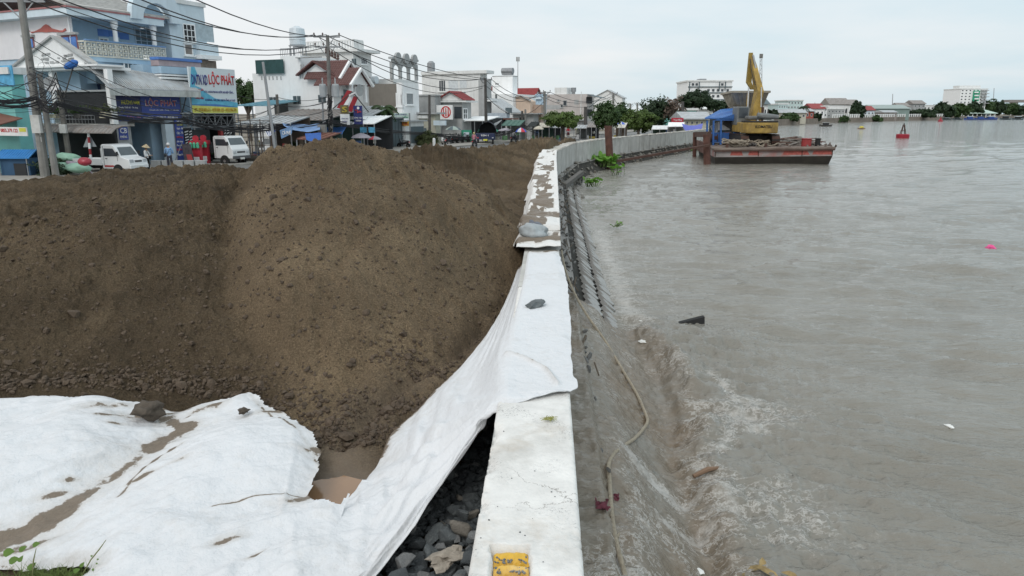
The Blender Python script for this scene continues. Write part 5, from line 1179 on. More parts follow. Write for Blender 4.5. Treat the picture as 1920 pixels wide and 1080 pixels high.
# ------------------------------------------------------------------ poles and cables
POLEC = mat('pole_concrete', (.24, .235, .22), .85, .25, 2, .3, 12, streak=.6); DKPOLE = mat('pole_dark', (.09, .085, .08), .8, .3, 2); CABLE = mat('cable_black', (.025, .025, .028), .6, .1, 2)
BOXW = mat('meter_box_white', (.6, .6, .58), .5, .15, 3, dirt=(.3, .25, .2), dirt_amt=.4)
def pole(name, label, x0, y0, x1, y1, r0=.15, r1=.10, m=POLEC, Y=None, zb=Z0, cat='utility pole', arms=(), extra=None):
    p = atz(x0, y0, zb) if Y is None else Vector((aty(x0, y0, Y).x, Y, zb)); t = aty(x1, y1, p.y)
    E = empty(name, p, label, cat); b = MB(); n = 6; b.tube([p.lerp(t, i/n) for i in range(n+1)], [r0+(r1-r0)*i/n for i in range(n+1)], 10); b.build('shaft', m, E, smooth=False)
    for (ya, xa, xb, dr) in arms:                        # crossarms: height by pixel row, ends by pixel columns
        a, c = aty(xa, ya, p.y), aty(xb, ya, p.y); mid = (a+c)/2; hw = (c-a).length/2; d = dr.normalized()
        b = MB(); A, Cc = mid-d*hw, mid+d*hw; b.bar(A, Cc, .12); b.build('crossarm', STEEL, E)
        b = MB(); b.bar(mid+Vector((0, 0, -.9)), mid-d*hw*.6, .06); b.bar(mid+Vector((0, 0, -.9)), mid+d*hw*.6, .06); b.build('brace', STEEL, E)
        for f in (-.95, -.3, .95):
            b = MB(); b.lathe(mid+d*hw*f+Vector((0, 0, .06)), [(.03, 0), (.03, .08), (.08, .1), (.05, .16), (.08, .2), (.03, .26)], 8); b.build('insulator', mat('insulator_brown', (.12, .08, .07), .3), E)
    if extra: extra(E, p, t)
    return E, p, t
XD = Vector((1, .05, 0))
def p1x(E, p, t):
    b = MB(); b.box(p.lerp(t, .30)+Vector((.1, -.3, 0)), (.5, .25, 1.0)); b.build('meter_box', BOXW, E, bevel=.02)
    b = MB(); r = random.Random(4)
    for i in range(9): z = r.uniform(.12, .45); b.box(p.lerp(t, z)+Vector((r.uniform(-.1, .1), -.17, 0)), (r.uniform(.1, .22), .03, r.uniform(.1, .3)), r.uniform(-.3, .3))
    b.build('torn_notice', BOXW, E)['kind'] = 'stuff'
    b = MB()
    for i in range(18):
        c = p.lerp(t, r.uniform(.42, .6))+Vector((r.uniform(.1, .9), -.2, 0)); R_ = r.uniform(.15, .5); a0 = r.random()*6; pts = []
        for k in range(13): a = a0+k*.5; pts.append(c+Vector((R_*math.cos(a)*r.uniform(.8, 1.1), .05*math.sin(3*a), R_*1.2*math.sin(a)*r.uniform(.8, 1.1))))
        b.tube(pts, r.uniform(.008, .016), 4)
    b.build('cable_tangle', mat('cable_grey', (.10, .10, .105), .6), E)['kind'] = 'stuff'
POLE1 = pole('utility_pole', 'thick leaning concrete pole with notices, meter box and cable tangle at far left', 86, 336, 36, -24, .25, .17, arms=((2, -14, 82, XD),), extra=p1x)
POLE2 = pole('utility_pole', 'slimmer concrete pole just right of the thick tangled pole', 106, 336, 74, 138, .19, .13)
def p3x(E, p, t):
    b = MB(); c = t+Vector((.2, -1.0, .3)); M = rotm(math.radians(95), 0, math.radians(25)); b.lathe(c, [(.04, -.45), (.09, -.3), (.13, -.15), (.3, .1), (.42, .18), (.44, .2), (.40, .19), (.28, .1), (.1, -.12)], 18, M); b.build('loudspeaker', mat('horn_grey', (.62, .62, .62), .5), E)
    b = MB(); a = p.lerp(t, .8); e = aty(140, 118, p.y); b.tube([a, a.lerp(e, .7)+Vector((0, 0, .0)), e], .045, 6); b.build('lamp_arm', DKPOLE, E)
    b = MB(); b.tube([aty(122, 127, p.y-.3), aty(128, 124, p.y-.3), aty(140, 118, p.y-.3), aty(145, 115, p.y-.3)], [.12, .22, .24, .08], 8); b.build('lamp_head', mat('lamp_blue', (.03, .14, .45), .45), E)
    b = MB(); q = p.lerp(t, .53); b.box(q+Vector((.05, -.25, 0)), (.42, .2, .55)); b.build('meter_box', BOXW, E, bevel=.02)
POLE3 = pole('utility_pole', 'dark pole carrying a grey horn loudspeaker and a blue street lamp', 134, 322, 110, 168, .18, .14, mat('pole_brownish', (.16, .15, .135), .85, .3, 2), extra=p3x)
def striped():
    p = atz(173, 322, Z0); t = aty(165, 246, p.y); E = empty('marker_post', p, 'thin red and white banded post with a triangular sign seen from behind', 'sign post'); n = 7
    for i in range(n): b = MB(); b.tube([p.lerp(t, i/n), p.lerp(t, (i+1)/n)], .075, 10); b.build('band', [WHITE, mat('band_red', (.36, .03, .04), .5)][i % 2], E)
    b = MB(); c = [aty(166, 250, p.y+.15), aty(156, 276, p.y+.15), aty(181, 275, p.y+.15)]; b.prism(c, (0, .03, 0)); b.build('sign_back', mat('sign_back', (.33, .36, .38), .5), E)
striped()
pole('lamp_post', 'leaning pale steel post in front of the market sheds', 519, 304, 493, 116, .13, .10, mat('post_galv', (.33, .34, .35), .5, .2, 2, metal=.3), cat='post')
pole('utility_pole', 'short dark pole behind the leaning steel post', 527, 288, 519, 177, .16, .13, mat('pole_brownish', (.16, .15, .135), .85))
def p5x(E, p, t):
    for dx in (-.5, .55):
        c = p.lerp(t, .56)+Vector((dx, -.15, 0)); b = MB(); b.lathe(c, [(.27, -.55), (.29, -.5), (.29, .4), (.25, .5), (.1, .52)], 14); b.lathe(c+Vector((0, 0, .52)), [(.05, 0), (.07, .1), (.05, .2), (.07, .3), (.02, .5)], 8); b.build('transformer', mat('transformer_grey', (.36, .38, .39), .5, .15, 3), E)
    b = MB(); a, c = aty(612, 100, p.y), aty(634, 112, p.y); b.bar(a, c, .12)
    for i in range(5): q = a.lerp(c, i/4); b.lathe(q, [(.08, 0), (.12, .1), (.08, .2), (.12, .3), (.05, .5)], 8)
    b.build('switch_gear', mat('insulator_brown', (.12, .08, .07), .3), E)
    b = MB(); r = random.Random(6)
    for i in range(22):
        q = p.lerp(t, r.uniform(.2, .5)); b.tube([q+Vector((r.uniform(-.2, .3), -.2, r.uniform(-.5, .5))) for _ in range(4)], .03, 4)
    b.build('cable_tangle', CABLE, E)['kind'] = 'stuff'
P5 = pole('power_pole', 'tall twin crossarm power pole with two transformer cans before the white house', 621, 281, 614, 66, .20, .14, mat('pole_mid', (.19, .185, .175), .8, .25, 2), arms=((69, 588, 637, XD), (88, 590, 637, XD)), extra=p5x, Y=62)
pole('steel_pole', 'thin grey steel pole left of the transformer pole', 608, 280, 604, 172, .08, .07, STEEL, Y=62.5)
P6 = pole('utility_pole', 'dark pole with a small box beside the round shrub', 806, 274, 805, 178, .17, .13, DKPOLE)
P7 = pole('power_pole', 'tall black pole with a crossarm beside the white block', 912, 268, 910, 146, .22, .16, DKPOLE, arms=((150, 900, 922, XD),))
P8 = pole('utility_pole', 'left one of the pair of dark poles by the striped parasol', 980, 262, 979, 208, .2, .16, DKPOLE)
P9 = pole('utility_pole', 'right one of the pair of dark poles by the striped parasol', 986, 262, 985, 205, .16, .14, POLEC)
P10 = pole('power_pole', 'grey double crossarm pole in front of the pink grey block', 1022, 252, 1021, 171, .24, .18, POLEC, arms=((173, 1012, 1032, XD), (183, 1014, 1030, XD)), Y=110)
P11 = pole('utility_pole', 'short black pole right of the pink grey block', 1098, 248, 1098, 200, .3, .26, DKPOLE, Y=112)
P12 = pole('power_pole', 'distant crossarm pole above the round street tree', 1150, 240, 1150, 174, .26, .18, POLEC, Y=135, arms=((176, 1143, 1158, XD),))
for i, (x, y, l) in enumerate(((1182, 194, 'left one of two distant crossarm poles over the pale green tree'), (1195, 193, 'right one of two distant crossarm poles over the pale green tree'))): pole('power_pole', l, x, 240, x, y, .25, .18, POLEC, Y=160, arms=((y+2, x-5, x+5, XD),))
P13 = pole('utility_pole', 'dark pole in front of the sea green house', 1281, 236, 1280, 190, .3, .24, DKPOLE, Y=125)
pole('steel_pole', 'thin steel pole in front of the orange shop sign', 770, 276, 768, 224, .06, .05, STEEL)
def cable(b, pts, sag=.4, r=.03, n=10):
    for a, c in zip(pts[:-1], pts[1:]):
        a, c = Vector(a), Vector(c); b.tube([a.lerp(c, i/n)-Vector((0, 0, sag*4*(i/n)*(1-i/n))) for i in range(n+1)], r, 5, False)
def run(name, label, wires, r=.03):
    E = None
    for k, (pts, sag, rr) in enumerate(wires):
        if E is None: E = empty(name, Vector(pts[0]), label, 'power line')
        b = MB(); cable(b, pts, sag, rr); b.build('wire', CABLE, E)
def A(x, y, Y): return aty(x, y, Y)
yP5 = P5[1].y; yP1 = P1 = POLE1[1].y
run('overhead_wires', 'upper power wires sweeping from the top left edge to the tall transformer pole', [([A(130, -60, 28), A(590, 65, yP5)], 1.0, .03), ([A(70, -60, 28), A(612, 65, yP5)], 1.0, .03), ([A(230, -70, 28), A(637, 66, yP5)], .9, .03), ([A(20, -40, 30), A(592, 84, yP5)], 1.3, .03), ([A(0, -20, 33), A(614, 88, yP5)], 1.5, .03), ([A(82, 0, 41), A(600, 86, yP5)], 1.2, .025)])
run('overhead_wires', 'power wires between the transformer pole and the tall black pole', [([A(637, 66, yP5), A(922, 149, P7[1].y)], .6, .035), ([A(614, 68, yP5), A(910, 149, P7[1].y)], .9, .035), ([A(590, 66, yP5), A(900, 149, P7[1].y)], 1.3, .035), ([A(637, 86, yP5), A(912, 160, P7[1].y)], 1.6, .035), ([A(614, 88, yP5), A(905, 165, P7[1].y)], 1.9, .03)])
run('overhead_wires', 'power wires between the tall black pole and the double crossarm pole', [([A(922, 149, P7[1].y), A(1032, 173, 110)], 1.4, .035), ([A(910, 149, P7[1].y), A(1021, 173, 110)], 1.6, .035), ([A(900, 149, P7[1].y), A(1012, 174, 110)], 1.9, .035), ([A(912, 180, P7[1].y), A(1020, 190, 110)], 2.2, .035)])
run('overhead_wires', 'distant power wires from the double crossarm pole over the trees', [([A(1032, 173, 110), A(1157, 176, 135)], 1.4, .035), ([A(1012, 173, 110), A(1144, 176, 135)], 1.6, .035), ([A(1021, 183, 110), A(1150, 182, 135), A(1188, 197, 160)], 1.6, .035)])
bun = []
rr_ = random.Random(12)
path = [(-60, 176, 38), (70, 188, 41), (106, 192, 41), (345, 226, 50), (512, 238, 58), (618, 228, yP5), (804, 248, P6[1].y), (911, 254, P7[1].y), (982, 236, 92), (1022, 247, 109)]
run('cable_bundle', 'thick sagging bundle of black cables strung along the whole street', [([A(x, y, Y)+Vector((0, 0, rr_.uniform(-.25, .25))) for x, y, Y in path], rr_.uniform(.05, .55), rr_.uniform(.02, .045)) for _ in range(9)])
run('cable_bundle', 'loose cables crossing the far left pole in front of the small gabled house', [([A(-60, rr_.uniform(120, 215), 40), A(70, rr_.uniform(125, 215), 41.2), A(104, rr_.uniform(135, 215), 41), A(128, rr_.uniform(180, 215), 43)], rr_.uniform(.05, .35), rr_.uniform(.01, .025)) for _ in range(12)]+[([A(62, y, 41), A(345, y2, 50), A(512, y3, 60)], .5, .02) for y, y2, y3 in ((75, 196, 232), (88, 212, 236), (130, 206, 226), (135, 226, 243), (160, 222, 246))])
run('cable_bundle', 'thin service wires across the white side wall to the transformer pole', [([A(440, y, 62), A(522, y2, 62), A(618, y3, yP5)], .3, .022) for y, y2, y3 in ((176, 183, 181), (215, 198, 188), (222, 196, 190), (240, 215, 205), (236, 236, 222))])
# ------------------------------------------------------------------ trees
def leafmat(n, c): 
    return mat(n, c, .6, .35, 1.2, trans=.3)
LG = [leafmat('leaf_dark', (.028, .055, .022)), leafmat('leaf_mid', (.050, .095, .028)), leafmat('leaf_light', (.095, .15, .035)), leafmat('leaf_olive', (.085, .105, .04))]
BARK = mat('bark', (.13, .11, .09), .9, .3, 3)
def tree(name, label, base, lobes, leaf=.4, n=2500, m=LG[1], trunk=.2, cat='tree', seed=0, limbs=True, group=None, bare=0):
    """lobes: (centre offset x,y,z from base, rx, ry, rz)"""
    base = Vector(base); E = empty(name, base, label, cat, group); r = random.Random(seed); b = MB()
    zc = sum(l[2] for l in lobes)/len(lobes); top = Vector((sum(l[0] for l in lobes)/len(lobes), sum(l[1] for l in lobes)/len(lobes), zc))
    fork = base+Vector((top.x*.3, top.y*.3, min(zc*.55, zc-lobes[0][5]*.3)))
    b.tube([base-Vector((0, 0, .2)), base.lerp(fork, .5)+Vector((r.uniform(-.1, .1), 0, 0)), fork], [trunk*1.3, trunk, trunk*.8], 8)
    for l in lobes:
        c = base+Vector(l[:3])
        for k in range(4 if limbs else 1):
            e = c+Vector((r.uniform(-.7, .7)*l[3], r.uniform(-.7, .7)*l[4], r.uniform(-.2, .7)*l[5])); b.tube([fork, fork.lerp(e, .5)+Vector((0, 0, .1*l[5])), e], [trunk*.5, trunk*.3, trunk*.1], 5)
    b.build('trunk', BARK, E)
    tot = sum(l[3]*l[5] for l in lobes); vs = []; fs = []
    for l in lobes:
        k = int(n*l[3]*l[5]/tot); c = Vector(l[:3])
        cl = [Vector((r.gauss(0, 1), r.gauss(0, 1), r.gauss(0, 1))).normalized()*r.uniform(.55, 1.0) for _ in range(max(8, k//45))]
        for i in range(k):
            q = r.choice(cl); p = q+Vector((r.gauss(0, .17), r.gauss(0, .17), r.gauss(0, .13)))
            p = c+Vector((p.x*l[3], p.y*l[4], p.z*l[5])); s = leaf*r.uniform(.5, 1.1)
            nrm = (Vector((p.x-c.x, p.y-c.y, (p.z-c.z)+.6)).normalized()+Vector((r.gauss(0, .5), r.gauss(0, .5), r.gauss(0, .4)))).normalized()
            t = nrm.orthogonal().normalized(); t = Matrix.Rotation(r.random()*6.28, 3, nrm) @ t; w = nrm.cross(t)
            j = len(vs); vs += [p-t*s*.5, p+w*s*.28, p+t*s*.5, p-w*s*.28]; fs.append((j, j+1, j+2, j+3))
    me = bpy.data.meshes.new('crown'); me.from_pydata(vs, [], fs); o = link('crown', me, E, m); return E
def ptree(name, label, x0, y0, x1, y1, Y, zb=Z0, lob=4, **k):
    """tree whose crown spans the given columns and rows at distance Y"""
    a, c = aty(x0, y1, Y), aty(x1, y0, Y); w, h = (c.x-a.x)/2, (c.z-a.z)/2; cx, cz = (a.x+c.x)/2, (a.z+c.z)/2; r = random.Random(k.get('seed', 0)+99); L_ = []
    for i in range(lob):
        f = (i+.5)/lob*2-1; L_.append((f*w*.62, r.uniform(-.5, .5)*w, cz-zb+(-.28*abs(f)+r.uniform(-.12, .22))*h, w*(.62 if lob > 1 else 1), w*.65, h*(.86 if lob > 1 else 1)))
    k.setdefault('leaf', max(.25, Y*.0042)); return tree(name, label, (cx, Y, zb), L_, **k)
ptree('dense_tree', 'dark green tree rising behind the sheds left of the white house', 436, 143, 488, 200, 100, n=5000, m=LG[1], trunk=.3, seed=1, lob=5)
ptree('round_tree', 'round clipped street tree standing right behind the rusty pile', 1117, 193, 1161, 238, 88, n=7000, m=LG[1], seed=2, lob=5)
ptree('street_tree', 'spreading green tree in front of the pink grey block', 1020, 207, 1090, 238, 100, n=6000, m=LG[2], seed=3, lob=5)
ptree('street_tree', 'dark tree crown peeping over the round street tree', 1112, 188, 1182, 236, 125, n=5000, m=LG[1], seed=4, lob=5)
ptree('street_tree', 'pale green tree between the round tree and the big dark one', 1168, 204, 1228, 245, 120, n=6000, m=LG[2], seed=5, lob=5)
ptree('tall_tree', 'broad dark tree with bare twigs above the market parasols', 1198, 180, 1262, 240, 130, n=5200, m=LG[0], trunk=.35, seed=6, lob=6)
ptree('bare_tree', 'half bare pinkish tree left of the sea green house', 1238, 178, 1284, 226, 128, n=900, m=mat('leaf_dry', (.16, .12, .095), .8, .3, 1), trunk=.4, seed=7, lob=5)
ptree('tall_tree', 'dark spreading tree in front of the long banded building', 1274, 169, 1332, 204, 150, n=5200, m=LG[0], seed=8, lob=5)
ptree('tall_tree', 'low dark tree between the banded building and the hopper', 1322, 183, 1364, 208, 150, n=3600, m=LG[0], seed=9, lob=4)
ptree('shrub', 'round yellow green shrub beside the small boxed pole', 781, 244, 819, 276, P6[1].y-1.5, n=6000, m=LG[3], seed=10, lob=4, leaf=.22, trunk=.08, cat='shrub')
ptree('shrub', 'leafy shrub behind the pale steel post among the sheds', 538, 262, 562, 292, 62, n=1800, m=LG[1], seed=11, lob=3, leaf=.2, trunk=.05, cat='shrub')
ptree('shrub', 'dark bush beside the blue kiosk at far left', 40, 290, 140, 330, 43.5, n=3500, m=LG[0], seed=12, lob=4, leaf=.18, trunk=.05, cat='shrub')
ptree('shrub', 'dark potted bush between the white pickup and the woman', 250, 292, 270, 318, 46, n=1200, m=LG[0], seed=13, lob=2, leaf=.14, trunk=.04, cat='shrub')
ptree('shrub', 'green bush behind the red gas displays', 384, 272, 402, 296, 56, n=1200, m=LG[1], seed=14, lob=2, leaf=.16, trunk=.04, cat='shrub')
def palm(name, label, x, y, w, Y, zb=Z0, n=15, m=LG[1], seed=0):
    c = aty(x, y, Y); half = w/2*Y/1350; E = empty(name, (c.x, Y, zb), label, 'palm tree'); r = random.Random(seed); b = MB(); b.tube([(c.x+.2, Y, zb), (c.x+.1, Y, (zb+c.z)/2), c], [.2*half/1.4, .16*half/1.4, .12*half/1.4], 8); b.build('trunk', BARK, E)
    for i in range(n):
        a = 2*math.pi*i/n+r.uniform(-.2, .2); el = r.uniform(.1, 1.1); pts = []; b = MB()
        for k in range(8): t = k/7; rad = half*1.15*(t*math.cos(el*.5)); pts.append(c+Vector((math.cos(a)*rad, math.sin(a)*rad, half*(math.sin(el)*t*1.2-1.15*t*t))))
        b.tube(pts, .02*half, 4)
        for k in range(1, 8):
            for f in (0, .5):
                p = pts[k-1].lerp(pts[k], f); d = (pts[k]-pts[k-1]).normalized(); s = Vector((-math.sin(a), math.cos(a), 0)); l = half*.34*(1-((k-1+f)/8)**2*.7)
                for sg in (-1, 1): b.quad(p-d*.05*half, p+s*sg*l+d*l*.4-Vector((0, 0, l*.45)), p+d*.07*half)
        b.build('frond', m, E)
palm('palm', 'small palm in front of the slate grey shopfront', 719, 203, 52, 77, seed=3)
# ------------------------------------------------------------------ market canopies, sheds, parasols
def sheet(name, label, cs, m, sag=.15, cat='tarpaulin', n=14, rip=.05, seed=0):
    a, b_, c, d = [Vector(q) for q in cs]; u = np.linspace(0, 1, n); U, V = np.meshgrid(u, u, indexing='ij')
    def bl(i): return (a[i]*(1-U)+b_[i]*U)*(1-V)+(d[i]*(1-U)+c[i]*U)*V
    X, Y, Z = bl(0), bl(1), bl(2); Z = Z-sag*4*U*(1-U)*(.4+.6*V)+rip*fbm(U*6+seed, V*4, 3, 300+seed)
    o = gridmesh(name, X, Y, Z, m); tag(o, label, cat); return o
BACKS = [DARK, mat('back_brown', (.13, .10, .08), .9, .4, 1), mat('back_grey', (.17, .175, .17), .9, .3, 1), mat('back_green', (.05, .09, .075), .9, .3, 1)]; GOODS = [mat('goods_%d' % i, c, .7, .3, 4) for i, c in enumerate(((.5, .48, .42), (.4, .08, .07), (.10, .18, .38), (.45, .35, .08), (.12, .25, .12), (.22, .17, .13), (.6, .6, .6)))]
def shed(name, label, x0, x1, yt, yb, Y, m, posts=3, depth=4, zb=Z0, back=1, cat='market stall', drop=.5):
    rs = random.Random(int(x0)); back = rs.choice(BACKS)
    A_, B_ = aty(x0, yb, Y), aty(x1, yb, Y); t = aty((x0+x1)/2, yt, Y+depth).z
    E = empty(name, ((A_.x+B_.x)/2, Y, zb), label, cat); dx = Vector((depth*.25, depth, 0)); up = Vector((0, 0, t-A_.z))
    b = MB(); b.prism([A_, B_, B_+dx+up, A_+dx+up], (0, 0, .06)); b.build('roof', m, E)
    b = MB(); n = max(4, int((B_-A_).length/.5))
    for i in range(n+1): f = i/n; b.bar(A_.lerp(B_, f)+Vector((0, 0, .08)), A_.lerp(B_, f)+dx+up+Vector((0, 0, .08)), .06, .05)
    b.build('roof_rib', m, E)
    for i in range(min(26, int((B_-A_).length/.42))):
        w = rs.uniform(.25, .6); h = rs.uniform(.2, .75); q = A_.lerp(B_, rs.random())+dx*rs.uniform(.1, .7); z = zb+.06+rs.choice((0, 0, .75)); b = MB(); b.box((q.x, q.y, z+h/2), (w, w*.8, h), rs.random()); b.build('goods_box', rs.choice(GOODS), E)
    for i in range(posts): f = (i+.02)/(posts-1+.04) if posts > 1 else .5; q = A_.lerp(B_, f); b = MB(); b.bar((q.x, q.y, zb), (q.x, q.y, q.z), .09); b.build('post', STEEL, E)
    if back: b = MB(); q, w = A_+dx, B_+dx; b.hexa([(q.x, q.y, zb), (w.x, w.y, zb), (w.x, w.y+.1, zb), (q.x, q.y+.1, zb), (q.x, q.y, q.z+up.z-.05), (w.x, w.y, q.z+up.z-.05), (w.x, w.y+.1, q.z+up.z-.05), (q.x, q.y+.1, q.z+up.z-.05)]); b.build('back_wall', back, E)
    return E
shed('market_shed', 'dark shed with scaffold frames next to the white box truck', 438, 492, 218, 234, 60, TIN, 5, 5)
shed('market_shed', 'shed with a turquoise sheet roof right of the billboard', 444, 502, 189, 199, 68, mat('tin_turquoise', (.18, .38, .46), .5, .2, 1.5), 3, 6)
shed('market_shed', 'low shed with a long rust streaked roof below the white wall', 480, 610, 206, 226, 64, TINOLD, 5, 7)
shed('market_shed', 'lean-to with a pale tin roof in front of the rusty shed', 486, 545, 220, 232, 60, TIN, 3, 3)
shed('market_shed', 'food stall with a rust brown roof under the blue tarpaulin', 556, 606, 250, 262, 57, TINRUST, 4, 3)
shed('market_shed', 'stall with a white tin edge below the navy shop sign', 640, 702, 218, 233, 70, WHITE, 4, 4)
shed('market_shed', 'wide pale shed roof under the white house wall', 560, 688, 200, 222, 72, TIN, 4, 6)
for i, (x0, x1, yt, yb, Y, m, l) in enumerate([(905, 930, 226, 236, 100, TIN, 'small stall behind the navy hooded truck'), (940, 975, 226, 236, 98, mat('tin_green', (.06, .14, .11), .6), 'dark green stall left of the pair of poles'), (988, 1003, 229, 238, 100, mat('net_black', (.03, .035, .035), .9), 'black netted stall right of the pair of poles'),
        (1003, 1030, 231, 239, 102, mat('canvas_beige', (.5, .46, .38), .8), 'stall with a beige canvas roof'), (1030, 1052, 233, 240, 104, TIN, 'small tin stall under the street tree'), (1076, 1100, 235, 241, 106, TIN, 'tin stall in front of the short black pole'), (1150, 1172, 231, 240, 100, mat('canvas_cream', (.55, .53, .47), .8), 'cream stall right of the rusty pile'), (1222, 1252, 236, 243, 112, WHITE2, 'low white stall below the big dark tree'), (1252, 1282, 230, 238, 108, WHITE, 'stall with a red shop board and white awning'), (1100, 1118, 231, 239, 106, TINOLD, 'old tin stall next to the round tree')]):
    shed('market_stall', l, x0, x1, yt, yb, Y, m, 3, 3)
def tin_front():
    E = empty('shop_board', aty(1272, 226, 107), 'long red shop board above the white awning', 'sign'); f = Face(aty(1272, 226, 107), Vector((1, 0, 0))); b = MB(); q = f.rect(1259, 221, 1281, 229); f.slab(b, *q, 0, .1); b.build('board', mat('board_red', (.45, .03, .05), .5), E); text('Thúy Hằng', f, f.rect(1262, 222.5, 1278, 227.5), WHL, E, .12)
tin_front()
WS = mat('tarp_stripe', (.6, .62, .66), .7)
sheet('tarpaulin', 'blue tarpaulin tied between the transformer pole and a stall', [aty(612, 238, 70), aty(652, 234, 69), aty(640, 254, 64), aty(616, 252, 64)], TARPB, .3, seed=1)
sheet('tarpaulin', 'faded blue tarpaulin hanging over the market shed roof', [aty(528, 228, 61), aty(600, 232, 62), aty(600, 243, 58.5), aty(532, 236, 58)], mat('tarp_faded', (.16, .28, .5), .6, .35, 2), .3, seed=2)
sheet('tarpaulin', 'strong blue tarpaulin strip under the rusty stall roof', [aty(572, 250, 56.8), aty(602, 248, 56.8), aty(602, 264, 56.5), aty(574, 262, 56.5)], mat('tarp_royal', (.03, .12, .42), .6), .1, seed=3)
sheet('tarpaulin', 'blue tarpaulin roofs over the far parasol stalls', [aty(1278, 231, 106), aty(1318, 231, 108), aty(1316, 242, 100), aty(1282, 241, 100)], mat('tarp_violet', (.10, .12, .48), .6), .8, seed=4)
def striped_awning():
    E = empty('striped_awning', aty(502, 248, 57), 'white and blue striped awning left of the leaning steel post', 'awning')
    a, c, d, e = aty(494, 243, 58), aty(517, 245, 58), aty(508, 254, 56.5), aty(503, 256, 56.5)
    for i in range(8): b = MB(); f, g = i/8, (i+1)/8; b.prism([a.lerp(c, f), a.lerp(c, g), e.lerp(d, g), e.lerp(d, f)], (0, .02, 0)); b.build('stripe', [WHITE, mat('stripe_navy', (.04, .07, .28), .6)][i % 2], E)
    E = empty('banner', aty(537, 250, 56.5), 'tilted pale blue hanging banner with white lettering', 'banner'); f = Face(aty(524, 250, 56.5), Vector((1, -.3, 0)))
    b = MB(); q = [f.pt(525, 244), f.pt(549, 236), f.pt(547, 251), f.pt(528, 260)]; b.prism(q, f.n*.03); b.build('cloth', mat('banner_blue', (.18, .30, .50), .6, .3, 2), E); text('CÀ PHÊ', f, f.rect(530, 244, 546, 253), WHL, E, .06)
striped_awning()
def signs_mid():
    f = Face(aty(660, 240, 65), Vector((1, -.15, 0)))
    E = empty('shop_sign', f.pt(672, 235), 'tall navy shop sign with a red and white mark above the parasol', 'sign'); b = MB(); q = f.rect(664, 198, 680, 233); f.slab(b, *q, 0, .12); b.build('board', mat('sign_navy2', (.03, .04, .16), .5), E)
    text('CÔNG TẠO', f, f.rect(665, 219, 679, 223), WHL, E, .14); text('THÀNH', f, f.rect(667, 224, 678, 228), WHL, E, .14); text('Tâm', f, f.rect(666, 206, 678, 212), REDL, E, .14); b = MB(); b.lathe(f.pt(671.5, 202.5, .14), [(.12, 0), (.12, .02)], 8, Matrix((f.d, Vector((0, 0, 1)), f.n)).transposed()); b.build('mark', WHL, E)
    E = empty('shop_sign', f.pt(647, 235), 'white shop sign topped by a golden emblem left of the navy sign', 'sign'); b = MB(); f.slab(b, *f.rect(639, 214, 656, 234), 0, .12); b.build('board', WHITE, E); b = MB(); f.slab(b, *f.rect(639, 197, 654, 213.5), 0, .12); b.build('emblem_board', mat('board_olive', (.16, .13, .07), .5), E)
    text('CÔNG TẠO', f, f.rect(641, 221, 654, 224), NAVYL, E, .14); text('THÀNH', f, f.rect(643, 226, 652, 229), NAVYL, E, .14); text('S', f, f.rect(642, 200, 652, 211), lit('lettering_gold', (.5, .4, .06)), E, .14)
    g = Face(aty(650, 220, 66), Vector((1, -.1, 0)))
    E = empty('red_white_frame', g.pt(655, 230), 'slanted red and white striped frame under the maroon gables', 'frame')
    for x0, x1, x2, x3, y0, y1, m in ((652, 660, 640, 632, 169, 204, 'band_red'), (660, 667, 648, 641, 172, 206, None), (664, 672, 660, 651, 180, 210, 'band_red')):
        b = MB(); b.prism([g.pt(x0, y0), g.pt(x1, y0+2), g.pt(x2, y1), g.pt(x3, y1-2)], g.n*.1); b.build('sloping_band', MATS['band_red'] if m else WHITE, E)
    b = MB(); b.bar(g.pt(661, 172, .1), g.pt(691, 210, .1), .08); b.bar(g.pt(661, 172, .1), g.pt(624, 204, .1), .08); b.build('strut', DKPOLE, E)
    b = MB(); b.bar(g.pt(655, 179, .25), g.pt(666, 174, .25), .2, .12); b.build('lamp', WHITE, E)
    E = empty('poster', f.pt(682, 244), 'two blue posters hung under the stall roof behind the parasol', 'poster')
    for x in (668, 684): b = MB(); f.slab(b, *f.rect(x, 239, x+12, 249), -1, -.96); b.build('panel', mat('poster_cyan', (.10, .36, .55), .5, .5, 3), E)
signs_mid()
def parasol(label, x, yt, w, yb, Y, cols, n=8, zb=Z0, name='parasol'):
    c = aty(x, yt, Y); r = w/2*Y/1350; hz = (yb-yt)*Y/1350; E = empty(name, (c.x, Y, zb), label, 'parasol'); b = MB(); b.tube([(c.x, Y, zb), c], .03, 6); b.build('pole', STEEL, E)
    for i in range(n):
        a0, a1 = 2*math.pi*i/n, 2*math.pi*(i+1)/n; b = MB(); pr = [(0, 0), (.45, -.25), (.8, -.62), (1, -1)]
        P = lambda a, k: c+Vector((r*pr[k][0]*math.cos(a), r*pr[k][0]*math.sin(a), hz*pr[k][1]))
        for k in range(3): b.quad(P(a0, k), P(a1, k), P(a1, k+1), P(a0, k+1))
        b.build('canopy_panel', cols[i % len(cols)], E)
    return E
cg = mat('canvas_grey', (.32, .30, .33), .8, .1, 2); cgr = mat('canvas_green', (.03, .30, .17), .7); cr = mat('canvas_red', (.5, .05, .07), .7); cb_ = mat('canvas_blue', (.06, .12, .5), .7); cw = mat('canvas_white', (.6, .62, .62), .7)
parasol('wide grey parasol below the navy shop sign', 677, 249, 38, 258, 66, [cg]); parasol('smaller grey and red parasol right of the wide grey one', 702, 255, 26, 261, 68, [cg, cg, cr])
parasol('green and white parasol beside the tall black pole', 915, 236, 40, 246, 94, [cgr, cgr, cw]); parasol('grey parasol between the green one and the striped one', 947, 240, 28, 245, 94, [cg])
